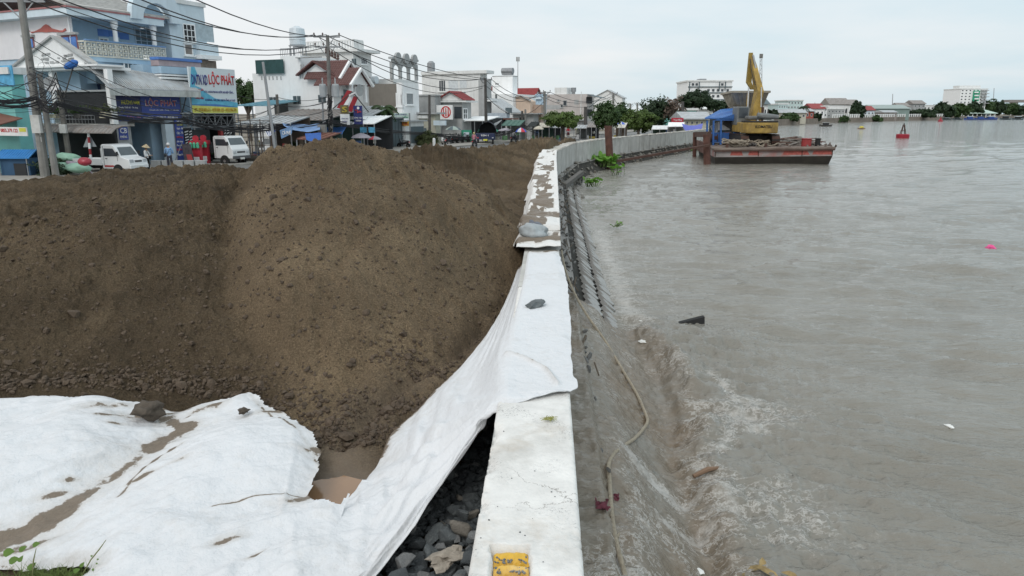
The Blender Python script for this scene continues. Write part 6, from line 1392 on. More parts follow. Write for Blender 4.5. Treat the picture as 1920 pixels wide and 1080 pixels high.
parasol('red blue and white striped parasol by the pair of poles', 977, 239, 21, 247, 92, [cr, cb_, cw]); parasol('white and green striped awning parasol behind the parked motorbikes', 850, 236, 30, 243, 93, [mat('canvas_sage', (.35, .42, .38), .7), SLATEG])
parasol('blue parasol right of the rusty pile', 1165, 228, 18, 233, 97, [cb_, cw]); parasol('beige parasol between the stalls on the far road', 1010, 236, 20, 242, 97, [mat('canvas_beige', (.5, .46, .38), .8)])
# ------------------------------------------------------------------ vehicles
TYRE = mat('tyre', (.02, .02, .02), .8); CHR = mat('hub_metal', (.45, .45, .45), .35, metal=.8); CARW = mat('car_white', (.72, .73, .73), .3, .04, 1, coat=.4); LAMP = mat('lamp_clear', (.5, .52, .54), .15); CARN = mat('car_navy', (.02, .03, .08), .4); PLATE = mat('plate_white', (.7, .7, .66), .5)
RX = rotm(math.pi/2)
def wheel(x, y, r, w, parent, nm='wheel'):
    b = MB(); b.lathe((x, y, r), [(r*.6, -w/2), (r*.95, -w/2), (r, -w/2+.03), (r, w/2-.03), (r*.95, w/2), (r*.6, w/2)], 18, RX); t = b.build(nm, TYRE, parent, local=True)
    c = MB(); c.lathe((0+x, y, r), [(.02, -w/2-.01), (r*.6, -w/2+.01), (r*.6, w/2-.01), (.02, w/2+.01)], 10, RX); q = c.build('rim', CHR, None, local=True); q.parent = t; return t
def light_truck(name, label, loc, rz, kind):
    E = empty(name, loc, label, 'truck', rz=rz); W = 1.5 if kind == 'mini' else 1.75
    if kind == 'mini': pr = [(0, .38), (1.45, .38), (1.98, .42), (2.04, .62), (1.98, .95), (1.42, 1.12), (.98, 1.76), (.80, 1.84), (.1, 1.86), (0, 1.78)]; H = 1.86; wx, wr = 1.15, .29; ws = ((1.40, 1.14), (1.0, 1.73))
    else: pr = [(0, .5), (1.65, .5), (1.72, .7), (1.70, 1.15), (1.52, 1.42), (1.16, 2.02), (1.02, 2.09), (.1, 2.1), (0, 2.0)]; H = 2.1; wx, wr = .95, .33; ws = ((1.52, 1.42), (1.16, 2.0))
    b = MB(); b.prism([(x, -W/2, z) for x, z in pr], (0, W, 0)); o = b.build('cab', CARW, E, local=True, bevel=.05)
    n = Vector((-(ws[1][1]-ws[0][1]), 0, ws[1][0]-ws[0][0])).normalized(); n = -n if n.x < 0 else n
    a, c = Vector((ws[0][0], 0, ws[0][1])), Vector((ws[1][0], 0, ws[1][1])); a2, c2 = a.lerp(c, .08), a.lerp(c, .9)
    b = MB(); b.prism([a2+Vector((0, -W/2+.1, 0)), a2+Vector((0, W/2-.1, 0)), c2+Vector((0, W/2-.2, 0)), c2+Vector((0, -W/2+.2, 0))], n*.012); b.build('windscreen', mat('car_glass', (.10, .12, .13), .08, .2, 1), E, local=True)
    for sy in (-1, 1):
        y = sy*(W/2); zz = ws[0][1]; x0 = .22
        b = MB(); b.prism([(x0, y, zz), (ws[0][0]-.16, y, zz), (ws[1][0]-.1, y, ws[1][1]-.12), (x0, y, ws[1][1]-.12)], (0, sy*.012, 0)); b.build('side_window', FX, E, local=True)
        b = MB(); b.bar((.16, y, .5), (.16, y, H-.1), .02); b.bar((ws[0][0]-.22, y, .85), (ws[0][0]-.22, y, zz), .02); b.bar((.16, y, .5), (wx-.42, y, .5), .02); b.box((.35, y+sy*.02, zz-.14), (.14, .03, .04)); b.build('door_seam', mat('seam_dark', (.05, .05, .05), .6), E, local=True)
        b = MB(); b.lathe((wx, y-sy*.02, wr), [(wr+.09, -.03), (wr+.09, .035)], 18, RX); b.build('wheel_arch', mat('arch_dark', (.02, .02, .02), .9), E, local=True)
        wheel(wx, y-sy*.05, wr, .18, E); 
        if kind == 'mini': wheel(-1.35, y-sy*.05, wr, .18, E)
        else: wheel(-2.2, y-sy*.1, wr, .22, E)
        b = MB(); hx = pr[4][0] if kind == 'mini' else 1.70; hz = .86 if kind == 'mini' else .95
        b.box((hx-.02, sy*(W/2-.22), hz), (.12, .3, .2)); b.build('headlight', LAMP, E, local=True, bevel=.02)
        b = MB(); b.box((ws[0][0]-.1, sy*(W/2+.12), zz+.18), (.06, .12, .22)); b.bar((ws[0][0]-.12, sy*(W/2-.02), zz+.1), (ws[0][0]-.1, sy*(W/2+.12), zz+.15), .03); b.build('wing_mirror', mat('plastic_black', (.03, .03, .03), .5), E, local=True)
    hx = 2.02 if kind == 'mini' else 1.73
    b = MB(); b.box((hx-.04, 0, .84 if kind == 'mini' else .95), (.08, .55 if kind == 'mini' else .8, .12)); b.build('grille', mat('grille_dark', (.08, .08, .085), .4), E, local=True)
    b = MB(); b.box((hx, 0, .52 if kind == 'mini' else .58), (.12, W-.04, .22)); b.build('bumper', CARW if kind == 'mini' else mat('bumper_grey', (.10, .10, .105), .6), E, local=True, bevel=.03)
    b = MB(); b.box((hx+.07, 0, .5), (.02, .42, .14)); b.build('number_plate', PLATE, E, local=True)
    if kind == 'mini':
        b = MB(); b.box((-1.15, 0, .62), (2.2, W, .06)); 
        for y in (-W/2+.02, W/2-.02): b.box((-1.15, y, .8), (2.2, .04, .3))
        b.box((-2.24, 0, .8), (.04, W, .3)); b.bar((-.05, -W/2+.05, .9), (-.05, -W/2+.05, 1.6), .04); b.bar((-.05, W/2-.05, .9), (-.05, W/2-.05, 1.6), .04); b.build('load_bed', CARW, E, local=True)
        b = MB(); b.box((1.0-.5, -W/2-.008, .55), (.7, .01, .1)); b.build('red_stripe', REDP, E, local=True)
        b = MB(); b.box((-.6, 0, .45), (3.2, .7, .16)); b.build('chassis', TYRE, E, local=True)
    else:
        b = MB(); b.box((-1.6, 0, .95), (2.9, W, .1)); b.box((-.2, 0, 1.3), (.08, W, .7))
        for y in (-W/2, W/2): b.box((-1.6, y, 1.15), (2.9, .05, .3))
        b.build('load_bed', mat('bed_dark', (.05, .055, .06), .7), E, local=True); b = MB(); b.box((-.8, 0, .6), (4, .8, .2)); b.build('chassis', TYRE, E, local=True)
    return E
p = atz(232, 328, Z0); light_truck('pickup_truck', 'small white flatbed pickup parked between the striped post and the shop', (p.x-1.0, p.y+.7, Z0), math.radians(-16), 'mini')
p = atz(440, 309, Z0); light_truck('box_truck', 'white cab over truck parked in front of the zebra tiled shop', (p.x-.9, p.y+.3, Z0), math.radians(-22), 'cab')
def navy_truck():
    p = atz(910, 271, Z0); E = empty('tricycle_truck', p, 'small navy truck with a dark tarpaulin hood seen from behind', 'truck'); W = 2.3
    b = MB(); b.box(p+Vector((0, 1.6, .95)), (W, 3.2, .75)); b.build('body', CARN, E, bevel=.05)
    b = MB(); n = 8
    for i in range(n): a, c = math.pi*i/n, math.pi*(i+1)/n; b.prism([p+Vector((.2-1.15*math.cos(t), .3+o, 1.33+1.35*math.sin(t))) for t, o in ((a, 0), (c, 0), (c, 2.6), (a, 2.6))], (0, 0, .04))
    b.build('hood', mat('hood_black', (.025, .03, .045), .8, .3, 2), E); b = MB(); b.prism([p+Vector((.2-1.1*math.cos(math.pi*i/8), 2.4, 1.33+1.3*math.sin(math.pi*i/8))) for i in range(9)], (0, .05, 0)); b.build('hood_back', DARK, E)
    for s in (-1, 1): b = MB(); b.lathe(p+Vector((s*.9, .5, .35)), [(.34, -.1), (.35, .1)], 16, rotm(0, math.pi/2)); b.build('wheel', TYRE, E); b = MB(); b.box(p+Vector((s*.9, -.02, .8)), (.2, .06, .12)); b.build('tail_lamp', REDL if s < 0 else LAMP, E)
    f = Face(p+Vector((0, -.0, 0)), Vector((1, 0, 0))); text('95H 1', f, (f.uz(905, 260)[0]-.2, .95+Z0, f.uz(905, 260)[0]+.7, 1.18+Z0), WHL, E, .04); b = MB(); b.box(p+Vector((0, -.02, .55)), (.5, .03, .2)); b.build('number_plate', YEL, E)
navy_truck()
def motorbike(label, loc, rz, col, name='motorbike', group=None):
    E = empty(name, loc, label, 'motorbike', group, rz=rz)
    for x in (-.62, .62):
        b = MB(); b.lathe((x, 0, .29), [(.22, -.045), (.28, -.04), (.29, 0), (.28, .04), (.22, .045)], 16, RX); w = b.build('wheel', TYRE, E, local=True)
        b = MB(); b.lathe((x, 0, .29), [(.03, -.05), (.2, -.01), (.2, .01), (.03, .05)], 10, RX); q = b.build('hub', CHR, None, local=True); q.parent = w
    b = MB(); b.prism([(-.75, -.1, .62), (-.2, -.14, .42), (.15, -.12, .36), (.35, -.1, .5), (.52, -.08, .95), (.42, -.08, .98), (.2, -.1, .6), (-.1, -.12, .66), (-.8, -.09, .76)], (0, .24, 0)); b.build('body', col, E, local=True, bevel=.03)
    b = MB(); b.box((-.32, 0, .78), (.72, .24, .1)); b.build('seat', TYRE, E, local=True, bevel=.03)
    b = MB(); b.tube([(.46, 0, .95), (.62, 0, .3)], .03, 6); b.tube([(.3, -.32, 1.02), (.44, -.12, .98), (.44, .12, .98), (.3, .32, 1.02)], .018, 6); b.tube([(.36, -.28, 1.02), (.36, -.34, 1.2)], .01, 4); b.tube([(.36, .28, 1.02), (.36, .34, 1.2)], .01, 4); b.box((.36, -.36, 1.22), (.02, .12, .07)); b.box((.36, .36, 1.22), (.02, .12, .07)); b.build('handlebar', mat('metal_black', (.03, .03, .03), .4), E, local=True)
    b = MB(); b.box((.54, 0, .9), (.08, .16, .13)); b.build('headlight', LAMP, E, local=True, bevel=.02); b = MB(); b.tube([(.1, -.14, .28), (-.7, -.16, .36)], [.03, .05], 8); b.build('exhaust', CHR, E, local=True); b = MB(); b.box((-.82, 0, .66), (.05, .14, .08)); b.build('tail_lamp', REDL, E, local=True)
    return E
bk = mat('bike_black', (.03, .03, .035), .3, coat=.4); br = mat('bike_red', (.3, .02, .03), .3, coat=.4); bw = mat('bike_white', (.6, .6, .6), .3, coat=.4); bb2 = mat('bike_blue', (.03, .06, .25), .3, coat=.4)
q = atz(745, 276, Z0); motorbike('black motorbike parked before the white folding shutter, nearest of two', q, 2.9, bk); q = atz(757, 278, Z0); motorbike('black motorbike parked right beside another by the folding shutter', q, 2.6, bk)
q = atz(832, 274, Z0); motorbike('white scooter standing by the low cream shop', q, 1.9, bw)
r_ = random.Random(9)
BK0 = motorbike('motorbike in the tight row parked before the dark market hall', atz(842, 272, Z0), 1.2, bk, group='motorbikes parked in a row')
for i in range(11):
    c = copy_tree(BK0); x = 846+i*3.4; c.location = atz(x, 271-r_.uniform(0, 3)-i*.1, Z0); c.rotation_euler = (0, 0, r_.uniform(.9, 1.6))
    c['label'] = 'motorbike in the tight row parked before the dark market hall'
# ------------------------------------------------------------------ people
SKIN = mat('skin', (.42, .26, .18), .6, .05, 3)
def skin(name, vs, es, rs, m, parent, root=0, sub=1):
    me = bpy.data.meshes.new(name); me.from_pydata(vs, es, []); o = link(name, me, parent, m); md = o.modifiers.new('k', 'SKIN'); md.use_smooth_shade = True
    for i, v in enumerate(me.skin_vertices[0].data): v.radius = (rs[i], rs[i]*.85) if not isinstance(rs[i], tuple) else rs[i]; v.use_root = (i == root)
    s = o.modifiers.new('s', 'SUBSURF'); s.levels = s.render_levels = sub; return o
def person(label, loc, rz, shirt, trouser, pose='stand', hat=None, hair=True, cat='person', h=1.62, bag=None, group=None):
    """faces +X in its own frame"""
    E = empty('person', loc, label, cat, group, rz=rz); s = h/1.7
    E.scale = (s, s, s)
    if pose == 'ride':
        hip = (0, 0, .86); knee = .34; K = [(.38, sy*.17, .72) for sy in (-1, 1)]; A_ = [(.22, sy*.2, .36) for sy in (-1, 1)]; T = [(.36, sy*.2, .33) for sy in (-1, 1)]; lean = .10; hand = [(.52, sy*.26, 1.03) for sy in (-1, 1)]; elb = [(.26, sy*.30, 1.02) for sy in (-1, 1)]; z0 = hip[2]
    else:
        hip = (0, 0, .92); K = [(.03, sy*.11, .49) for sy in (-1, 1)]; A_ = [(-.02, sy*.12, .09) for sy in (-1, 1)]; T = [(.14, sy*.14, .04) for sy in (-1, 1)]; lean = .02; z0 = .92
        if pose == 'hold': elb = [(.06, sy*.26, 1.08) for sy in (-1, 1)]; hand = [(.30, sy*.10, 1.10) for sy in (-1, 1)]
        else: elb = [(-.02, sy*.27, 1.10) for sy in (-1, 1)]; hand = [(.04, sy*.27, .84) for sy in (-1, 1)]
    ch = (lean*.8, 0, z0+.30); sh = (lean, 0, z0+.48); nk = (lean+.01, 0, z0+.56); hd = (lean+.03, 0, z0+.68); tp = (lean+.02, 0, z0+.78); SH = [(lean, sy*.18, z0+.46) for sy in (-1, 1)]
    vs = [hip, ch, sh, nk, hd, tp, SH[0], elb[0], hand[0], SH[1], elb[1], hand[1], K[0], A_[0], T[0], K[1], A_[1], T[1], (0, -.09, z0-.04), (0, .09, z0-.04)]
    es = [(0, 1), (1, 2), (2, 3), (3, 4), (4, 5), (2, 6), (6, 7), (7, 8), (2, 9), (9, 10), (10, 11), (0, 18), (18, 12), (12, 13), (13, 14), (0, 19), (19, 15), (15, 16), (16, 17)]
    rs = [.12, .12, .09, .05, .092, .075, .055, .04, .03, .055, .04, .03, .06, .04, .035, .06, .04, .035, .085, .085]
    body = skin('body', vs, es, rs, SKIN, E)
    for k in (8, 11):                                    # hands: palm, four fingers and a thumb
        p = Vector(vs[k]); d = (p-Vector(vs[k-1])).normalized(); w = d.cross(Vector((0, 0, 1))).normalized() if abs(d.z) < .95 else Vector((1, 0, 0)); b = MB(); sg = 1 if k == 8 else -1
        b.bar(p, p+d*.08, .07, .028)
        for i in range(4): a = p+d*.08+w*(-.027+.018*i); l = (.055, .065, .06, .045)[i]; c = a+d*l*.6; b.tube([a, c, c+(d*.6-Vector((0, 0, .6)))*l*.6], [.009, .009, .007], 5)
        a = p+d*.02+w*.035*sg; b.tube([a, a+w*.02*sg+d*.03, a+w*.022*sg+d*.055], [.011, .011, .009], 5); b.build('hand', SKIN, E, local=True)
    b = MB(); hx, hz = hd[0], hd[2]
    for sy in (-.035, .035): b.blob((hx+.088, sy, hz+.01), (.01, .012, .008), 1, amt=0)
    b.blob((hx+.10, 0, hz-.02), (.018, .012, .022), 2, amt=0); b.blob((hx+.092, 0, hz-.055), (.008, .022, .007), 3, amt=0); b.build('face_features', mat('skin_dark', (.22, .11, .08), .6), E, local=True)
    b = MB(); [b.blob((hx, sy*.092, hz), (.02, .012, .03), 4, amt=0) for sy in (-1, 1)]; b.build('ear', SKIN, E, local=True)
    v2 = [hip, (ch[0], 0, ch[2]), sh, SH[0], elb[0], SH[1], elb[1], (0, 0, z0-.06)]
    rs2 = [.15, .15, .11, .08, .066, .08, .066, .15]
    if True: w0 = Vector(elb[0]).lerp(Vector(hand[0]), .75); w1 = Vector(elb[1]).lerp(Vector(hand[1]), .75); v2 += [tuple(w0), tuple(w1)]; rs2 += [.05, .05]
    skin('shirt', v2, [(7, 0), (0, 1), (1, 2), (2, 3), (3, 4), (2, 5), (5, 6), (4, 8), (6, 9)], rs2, shirt, E, 1)
    skin('trousers', [hip, (0, -.09, z0-.05), K[0], A_[0], (0, .09, z0-.05), K[1], A_[1]], [(0, 1), (1, 2), (2, 3), (0, 4), (4, 5), (5, 6)], [.135, .1, .08, .065, .1, .08, .065], trouser, E)
    for t_, a_ in zip(T, A_): b = MB(); b.blob(((t_[0]+a_[0])/2, t_[1], t_[2]+.01), (.14, .055, .045), 5, amt=0, sub=2); b.build('shoe', TYRE, E, local=True)
    if hair: b = MB(); b.blob((hd[0]-.025, 0, hd[2]+.03), (.105, .10, .11), 6, amt=.05, sub=2); b.build('hair', mat('hair_black', (.015, .013, .012), .7), E, local=True)
    if hat == 'cone': b = MB(); b.lathe((tp[0], 0, hd[2]+.04), [(.27, 0), (.26, .005), (.14, .12), (.01, .22)], 18, rotm(0, math.radians(12))); b.build('conical_hat', mat('straw', (.50, .40, .25), .8, .15, 12), E, local=True)
    elif hat: b = MB(); b.blob((tp[0]-.01, 0, hd[2]+.05), (.13, .125, .12), 7, amt=0, sub=2); 
    if hat and hat != 'cone': b.build('helmet' if pose == 'ride' else 'cap', hat, E, local=True)
    if bag:
        b = MB(); b.bar((.14, -.14, z0+.48), (.13, .2, z0+.02), .03, .012); b.bar((-.14, -.14, z0+.48), (-.13, .2, z0+.02), .03, .012); b.box((.02, .24, z0-.0), (.26, .08, .18)); b.build('shoulder_bag', bag, E, local=True)
    return E
blk = mat('cloth_black', (.02, .02, .022), .9); cwh = mat('cloth_white', (.72, .73, .74), .9, .06, 6); lbl = mat('cloth_light_blue', (.25, .42, .66), .9, .08, 6); redc = mat('cloth_red', (.42, .04, .06), .9); pinkc = mat('cloth_pink', (.42, .18, .22), .9); dkc = mat('cloth_dark', (.05, .05, .07), .9)
person('woman in a conical straw hat and white shirt holding a slip of paper', atz(278, 322, Z0), math.radians(-5), cwh, blk, 'hold', 'cone', h=1.62, bag=blk)
q = atz(320, 318, Z0); person('man in a light blue shirt and white cap with a strap across his back', q, math.radians(110), lbl, dkc, 'hold', mat('cap_white', (.7, .7, .7), .8), h=1.72, bag=blk)
q = atz(632, 299, Z0); person('person in a red jacket and pale helmet half hidden by the sand crest', q, math.radians(-60), redc, dkc, 'hold', mat('helmet_mint', (.4, .55, .48), .4), h=1.65)
def rider(label, x, y, rz, shirt, helmet, bike, h=1.65):
    q = atz(x, y, Z0); motorbike(label.split(' riding')[0].replace('rider', 'motorbike ridden by the person') if False else 'motorbike under the ' + label.split(',')[0], q, rz, bike); person(label.replace(',', ''), q-Vector((math.cos(rz)*.3, math.sin(rz)*.3, 0)), rz, shirt, dkc, 'ride', helmet, h=h)
rider('rider in a pink top, with a straw coloured helmet on the open road', 890, 276, math.radians(75), pinkc, mat('helmet_straw', (.5, .42, .2), .5), bk)
rider('rider in grey, beside the striped parasol', 964, 268, math.radians(60), mat('cloth_grey', (.3, .3, .32), .9), CHR, bk)
rider('rider in a red jacket, by the far street tree', 1065, 258, math.radians(-95), redc, REDL, br)
rider('rider in white, in front of the beige canvas stall', 1005, 262, math.radians(-100), cwh, LAMP, bk)
rider('rider in dark blue, left of the red jacketed rider', 1048, 260, math.radians(-80), mat('cloth_navy', (.04, .05, .15), .9), LAMP, bb2)
rider('rider in black, under the street tree', 1034, 261, math.radians(-110), blk, redc, br)
rider('rider in yellow green, behind the grass verge', 1082, 257, math.radians(-90), mat('cloth_lime', (.35, .42, .05), .9), LAMP, bk)
person('person in a pale shirt standing by the market counter', atz(717, 274, Z0), math.radians(200), lbl, dkc, 'stand', None, h=1.6)
person('person in black standing at the low white stall', atz(1252, 252, Z0), 0, blk, dkc, 'stand', None)
# ------------------------------------------------------------------ things on the pavement
def kiosk():
    p = atz(36, 334, Z0); E = empty('kiosk', p, 'small dark blue hut with a bright blue tin roof beside the thick pole', 'hut'); m = mat('kiosk_navy', (.035, .09, .17), .7, .2, 2); w, d, h = 1.7, 1.3, 1.15
    b = MB(); b.box(p+Vector((-.1, .6, h/2)), (w, d, h)); b.build('wall', m, E); b = MB(); x0, x1, y0, y1 = p.x-1.1, p.x+.9, p.y-.25, p.y+1.4; z = p.z+h; b.prism([(x0, y0, z-.02), (x1, y0, z-.02), (x1, (y0+y1)/2, z+.42), (x0, (y0+y1)/2, z+.42)], (0, 0, .05)); b.prism([(x0, y1, z-.02), (x1, y1, z-.02), (x1, (y0+y1)/2, z+.42), (x0, (y0+y1)/2, z+.42)], (0, 0, .05)); b.build('roof', mat('roof_bright_blue', (.04, .22, .52), .5), E)
    b = MB(); 
    for i in range(14): x = x0+(x1-x0)*i/13; b.bar((x, y0, z+.04), (x, (y0+y1)/2, z+.48), .03)
    b.build('roof_rib', mat('roof_bright_blue', (.04, .22, .52), .5), E); b = MB(); b.box(p+Vector((.2, -.06, .45)), (.7, .05, .8)); b.build('door', DARK, E)
    for x in (-.9, .72): b = MB(); b.bar(p+Vector((x, -.2, 0)), p+Vector((x, -.2, h)), .05); b.build('post', STEEL, E)
kiosk()
def sacks():
    m = mat('sack_green', (.28, .47, .36), .6, .15, 4, .4, 20); specs = [(150, 322, .8, 'uppermost pale green sack of the pile by the striped post', .62), (140, 328, .8, 'left lower pale green sack half buried by sand', .22), (168, 330, .7, 'right lower pale green sack under the striped post', .2)]
    for i, (x, y, s, l, dz) in enumerate(specs):
        q = atz(x, y, Z0); b = MB(); b.blob((q.x, q.y-1, Z0+.35+dz), (s, .45, .28), i+3, rotm(0, .1, .2*i), .10, 3); o = b.build('sack', m, smooth=True); tag(o, l, 'sack')
    q = atz(178, 328, Z0); b = MB(); b.blob((q.x, q.y-1.5, Z0+.55), (.75, .35, .2), 9, rotm(0, .5, 0), .12, 3); tag(b.build('sack', mat('sack_mauve', (.35, .28, .33), .7, .2, 4), smooth=True), 'mauve grey sack sliding off the green ones', 'sack')
    b = MB(); b.blob(aty(159, 303, 42), (.38, .3, .25), 3, amt=.05, sub=3); tag(b.build('helmet', mat('helmet_red', (.36, .04, .06), .3), smooth=True), 'red and grey helmet lying on top of the green sacks', 'helmet')
sacks()
def props():
    # red product displays
    for i, (x, l) in enumerate(((372, 'red gas display stand with green cylinders, left of two'), (386, 'tall red gas display stand, right of two'))):
        q = atz(x, 312-i*2, Z0); E = empty('display_stand', q, l.replace(',', ''), 'display stand'); red = mat('display_red', (.45, .03, .05), .5)
        b = MB(); b.box(q+Vector((0, 0, .75)), (.62, .4, 1.5)); b.build('cabinet', red, E)
        b = MB(); b.box(q+Vector((0, -.05, 1.65)), (.8, .5, .28)); b.build('shelf', red, E)
        for k in range(3): b = MB(); b.lathe(q+Vector((-.24+k*.24, -.34, 1.3)), [(.09, 0), (.1, .05), (.1, .32), (.04, .4)], 10); b.build('cylinder', mat('cylinder_green', (.1, .45, .28), .4), E)
        b = MB(); b.lathe(q+Vector((0, 0, 1.95)), [(.22, -.04), (.22, .04)], 14, RX); b.build('round_sign', red, E); b = MB(); b.box(q+Vector((0, -.21, .5)), (.45, .02, .35)); b.build('label_panel', WHITE, E)
    q = atz(352, 314, Z0); E = empty('notice_board', q, 'leaning dark notice board with red print before the shop pier', 'sign board'); b = MB(); b.prism([q+Vector((-.15, 0, .1)), q+Vector((.65, -.2, .1)), q+Vector((.35, 0, 1.6)), q+Vector((-.35, .2, 1.6))], (0, .04, 0)); b.build('board', mat('board_dark', (.08, .07, .08), .6, .5, 4), E); b = MB(); b.bar(q+Vector((-.3, .2, 1.7)), q+Vector((-.9, -.4, 0)), .04); b.build('leg', STEEL, E); b = MB(); b.prism([q+Vector((.15, -.09, .3)), q+Vector((.55, -.2, .3)), q+Vector((.40, -.1, .9)), q+Vector((.0, .01, .9))], (0, -.03, 0)); b.build('red_print', REDP, E)
    q = atz(296, 320, Z0); E = empty('concrete_bench', q, 'row of low pale concrete blocks behind the two people', 'bench'); 
    for i in range(5): b = MB(); b.box(q+Vector((-.6+i*.75, 1.2, .3)), (.65, .4, .6)); b.build('block', GREYP, E, bevel=.03)
    q = atz(562, 288, Z0); E = empty('crate', q, 'bright orange crate left of the stub pillar', 'crate'); b = MB(); b.box(q+Vector((0, 0, .45)), (.62, .6, .7)); b.build('box', mat('crate_orange', (.55, .12, .03), .6), E, bevel=.02); b = MB(); b.box(q+Vector((0, 0, .83)), (.68, .64, .05)); b.build('rim', mat('crate_orange', (.55, .12, .03), .6), E)
    p = Vector((aty(605, 285, 60).x, 60, Z0)); E = empty('concrete_pillar', p, 'square concrete stub pillar with a cream meter box on its side', 'pillar'); t = aty(602, 234, p.y); b = MB(); h = t.z; b.prism([p+Vector((-.35, 0, 0)), p+Vector((.35, 0, 0)), p+Vector((.30, 0, h-.2)), p+Vector((-.30, 0, h-.2))], (0, .6, 0)); b.build('shaft', POLEC, E); b = MB(); b.box(p+Vector((-.5, -.2, .9)), (.5, .35, 1.1)); b.build('meter_box', mat('box_cream', (.50, .48, .38), .5), E, bevel=.03)
    # racks and stacked timber right of the box truck
    q = atz(470, 300, Z0); E = empty('scaffold_rack', q, 'rusty scaffold rack behind the white cab over truck', 'rack'); m = mat('rack_rust', (.10, .075, .06), .8)
    for i in range(5): b = MB(); b.bar(q+Vector((-1.6+i*.8, .6, 0)), q+Vector((-1.6+i*.8, .6, 3.2)), .06); b.build('upright', m, E)
    for i in range(5): b = MB(); b.bar(q+Vector((-1.6, .6, .5+i*.65)), q+Vector((1.6, .6, .5+i*.65)), .05); b.build('rail', m, E)
    q = atz(492, 306, Z0); E = empty('timber_stack', q, 'pile of dark timbers lying in front of the market sheds', 'timber'); r = random.Random(3)
    for i in range(14): z = .1+.13*(i//4); b = MB(); y = (i % 4)*.22; x = r.uniform(-.4, .4); b.bar(q+Vector((-1.8+x, y, z)), q+Vector((2.2+x, y+r.uniform(-.3, .3), z+r.uniform(0, .15))), .12, .1); b.build('timber', mat('timber_grey', (.11, .095, .08), .9, .3, 3), E)
    r = random.Random(5)
    for i, (x, l) in enumerate(((96, 'left cream planter box on the balcony of the gabled house'), (104, 'right cream planter box on the balcony of the gabled house'), (150, 'small dark pot plant on the balcony rail'), (198, 'bushy plant in a cream pot at the balcony corner'))):
        Sr = Face(GH.at(-.25, 0, Z0), FS); c = Sr.pt(x, 221 if i != 3 else 219); E = empty('potted_plant', c, l, 'plant'); b = MB(); w = .34 if i < 2 else .42; b.box(c+Vector((0, 0, .12)), (w*1.6, w, .4 if i == 3 else .26), math.atan2(FS.y, FS.x)); b.build('pot', mat('pot_cream', (.52, .48, .36), .8) if i != 2 else DKPOLE, E, bevel=.02)
        vs = []; fs = []
        for k in range(260): p = c+Vector((r.gauss(0, .28 if i < 3 else .42), r.gauss(0, .15), .35+abs(r.gauss(0, .14)))); d = Vector((r.gauss(0, 1), r.gauss(0, 1), r.gauss(0, 1))).normalized()*.12; e = d.orthogonal().normalized()*.05; j = len(vs); o_ = wloc(E); vs += [p-d-o_, p+e-o_, p+d-o_, p-e-o_]; fs.append((j, j+1, j+2, j+3))
        me = bpy.data.meshes.new('foliage'); me.from_pydata(vs, [], fs); link('foliage', me, E, LG[1] if i < 3 else LG[3])
    # green stall box, white bollards, barrier
    q = atz(875, 268, Z0); E = empty('display_case', q, 'green framed display case in front of the market hall', 'display case'); b = MB(); b.box(q+Vector((0, 0, .9)), (1.3, .5, 1.4)); b.build('case', mat('case_green', (.04, .32, .2), .5), E); b = MB(); b.box(q+Vector((0, -.27, .95)), (.7, .04, .8)); b.build('poster', PALEB, E)
    q = atz(814, 276, Z0); b = MB(); b.lathe(q, [(.16, 0), (.16, .9), (.1, 1)], 10); tag(b.build('bollard', WHITE2), 'short pale bollard right of the round shrub', 'bollard')
    q = atz(766, 274, Z0); b = MB(); b.blob(q+Vector((.3, 0, .5)), (.7, .5, .5), 5, amt=.2, sub=3); tag(b.build('covered_bike', mat('cover_blue', (.03, .08, .4), .6), smooth=True), 'motorbike wrapped in a blue cover beside the thin steel pole', 'covered motorbike')
props()
def mast(label, x, yb, yt, Y, w, name='antenna_mast', lattice=True, head=True):
    a = aty(x, yb, Y); a.z = Z0; t = aty(x, yt, Y); E = empty(name, a, label, 'mast'); k = Y/1350
    if lattice:
        for s in (-1, 1): b = MB(); b.bar(a+Vector((s*w*k, 0, 0)), t+Vector((s*w*k*.5, 0, 0)), .12*k*8); b.build('leg', CHR, E)
        b = MB(); n = 16
        for i in range(n): f, g = i/n, (i+1)/n; s = 1 if i % 2 else -1; b.bar(a.lerp(t, f)+Vector((s*w*k*(1-.5*f), 0, 0)), a.lerp(t, g)+Vector((-s*w*k*(1-.5*g), 0, 0)), .08*k*8)
        b.build('bracing', CHR, E)
    else: b = MB(); b.tube([a, t], [w*k, w*k*.6], 8); b.build('shaft', CHR, E)
    if head:
        for dz in (0, 3.5): 
            for s in (-1, 0, 1): b = MB(); b.box(t+Vector((s*2.2*k, -.3, -(dz+3)*k)), (1.6*k, .3, (6 if dz == 0 else 2)*k)); b.build('antenna_panel', POLEC, E)
mast('telecom mast with grey antenna panels above the red tiled roof', 971, 200, 107, 150, 1.0, lattice=False)
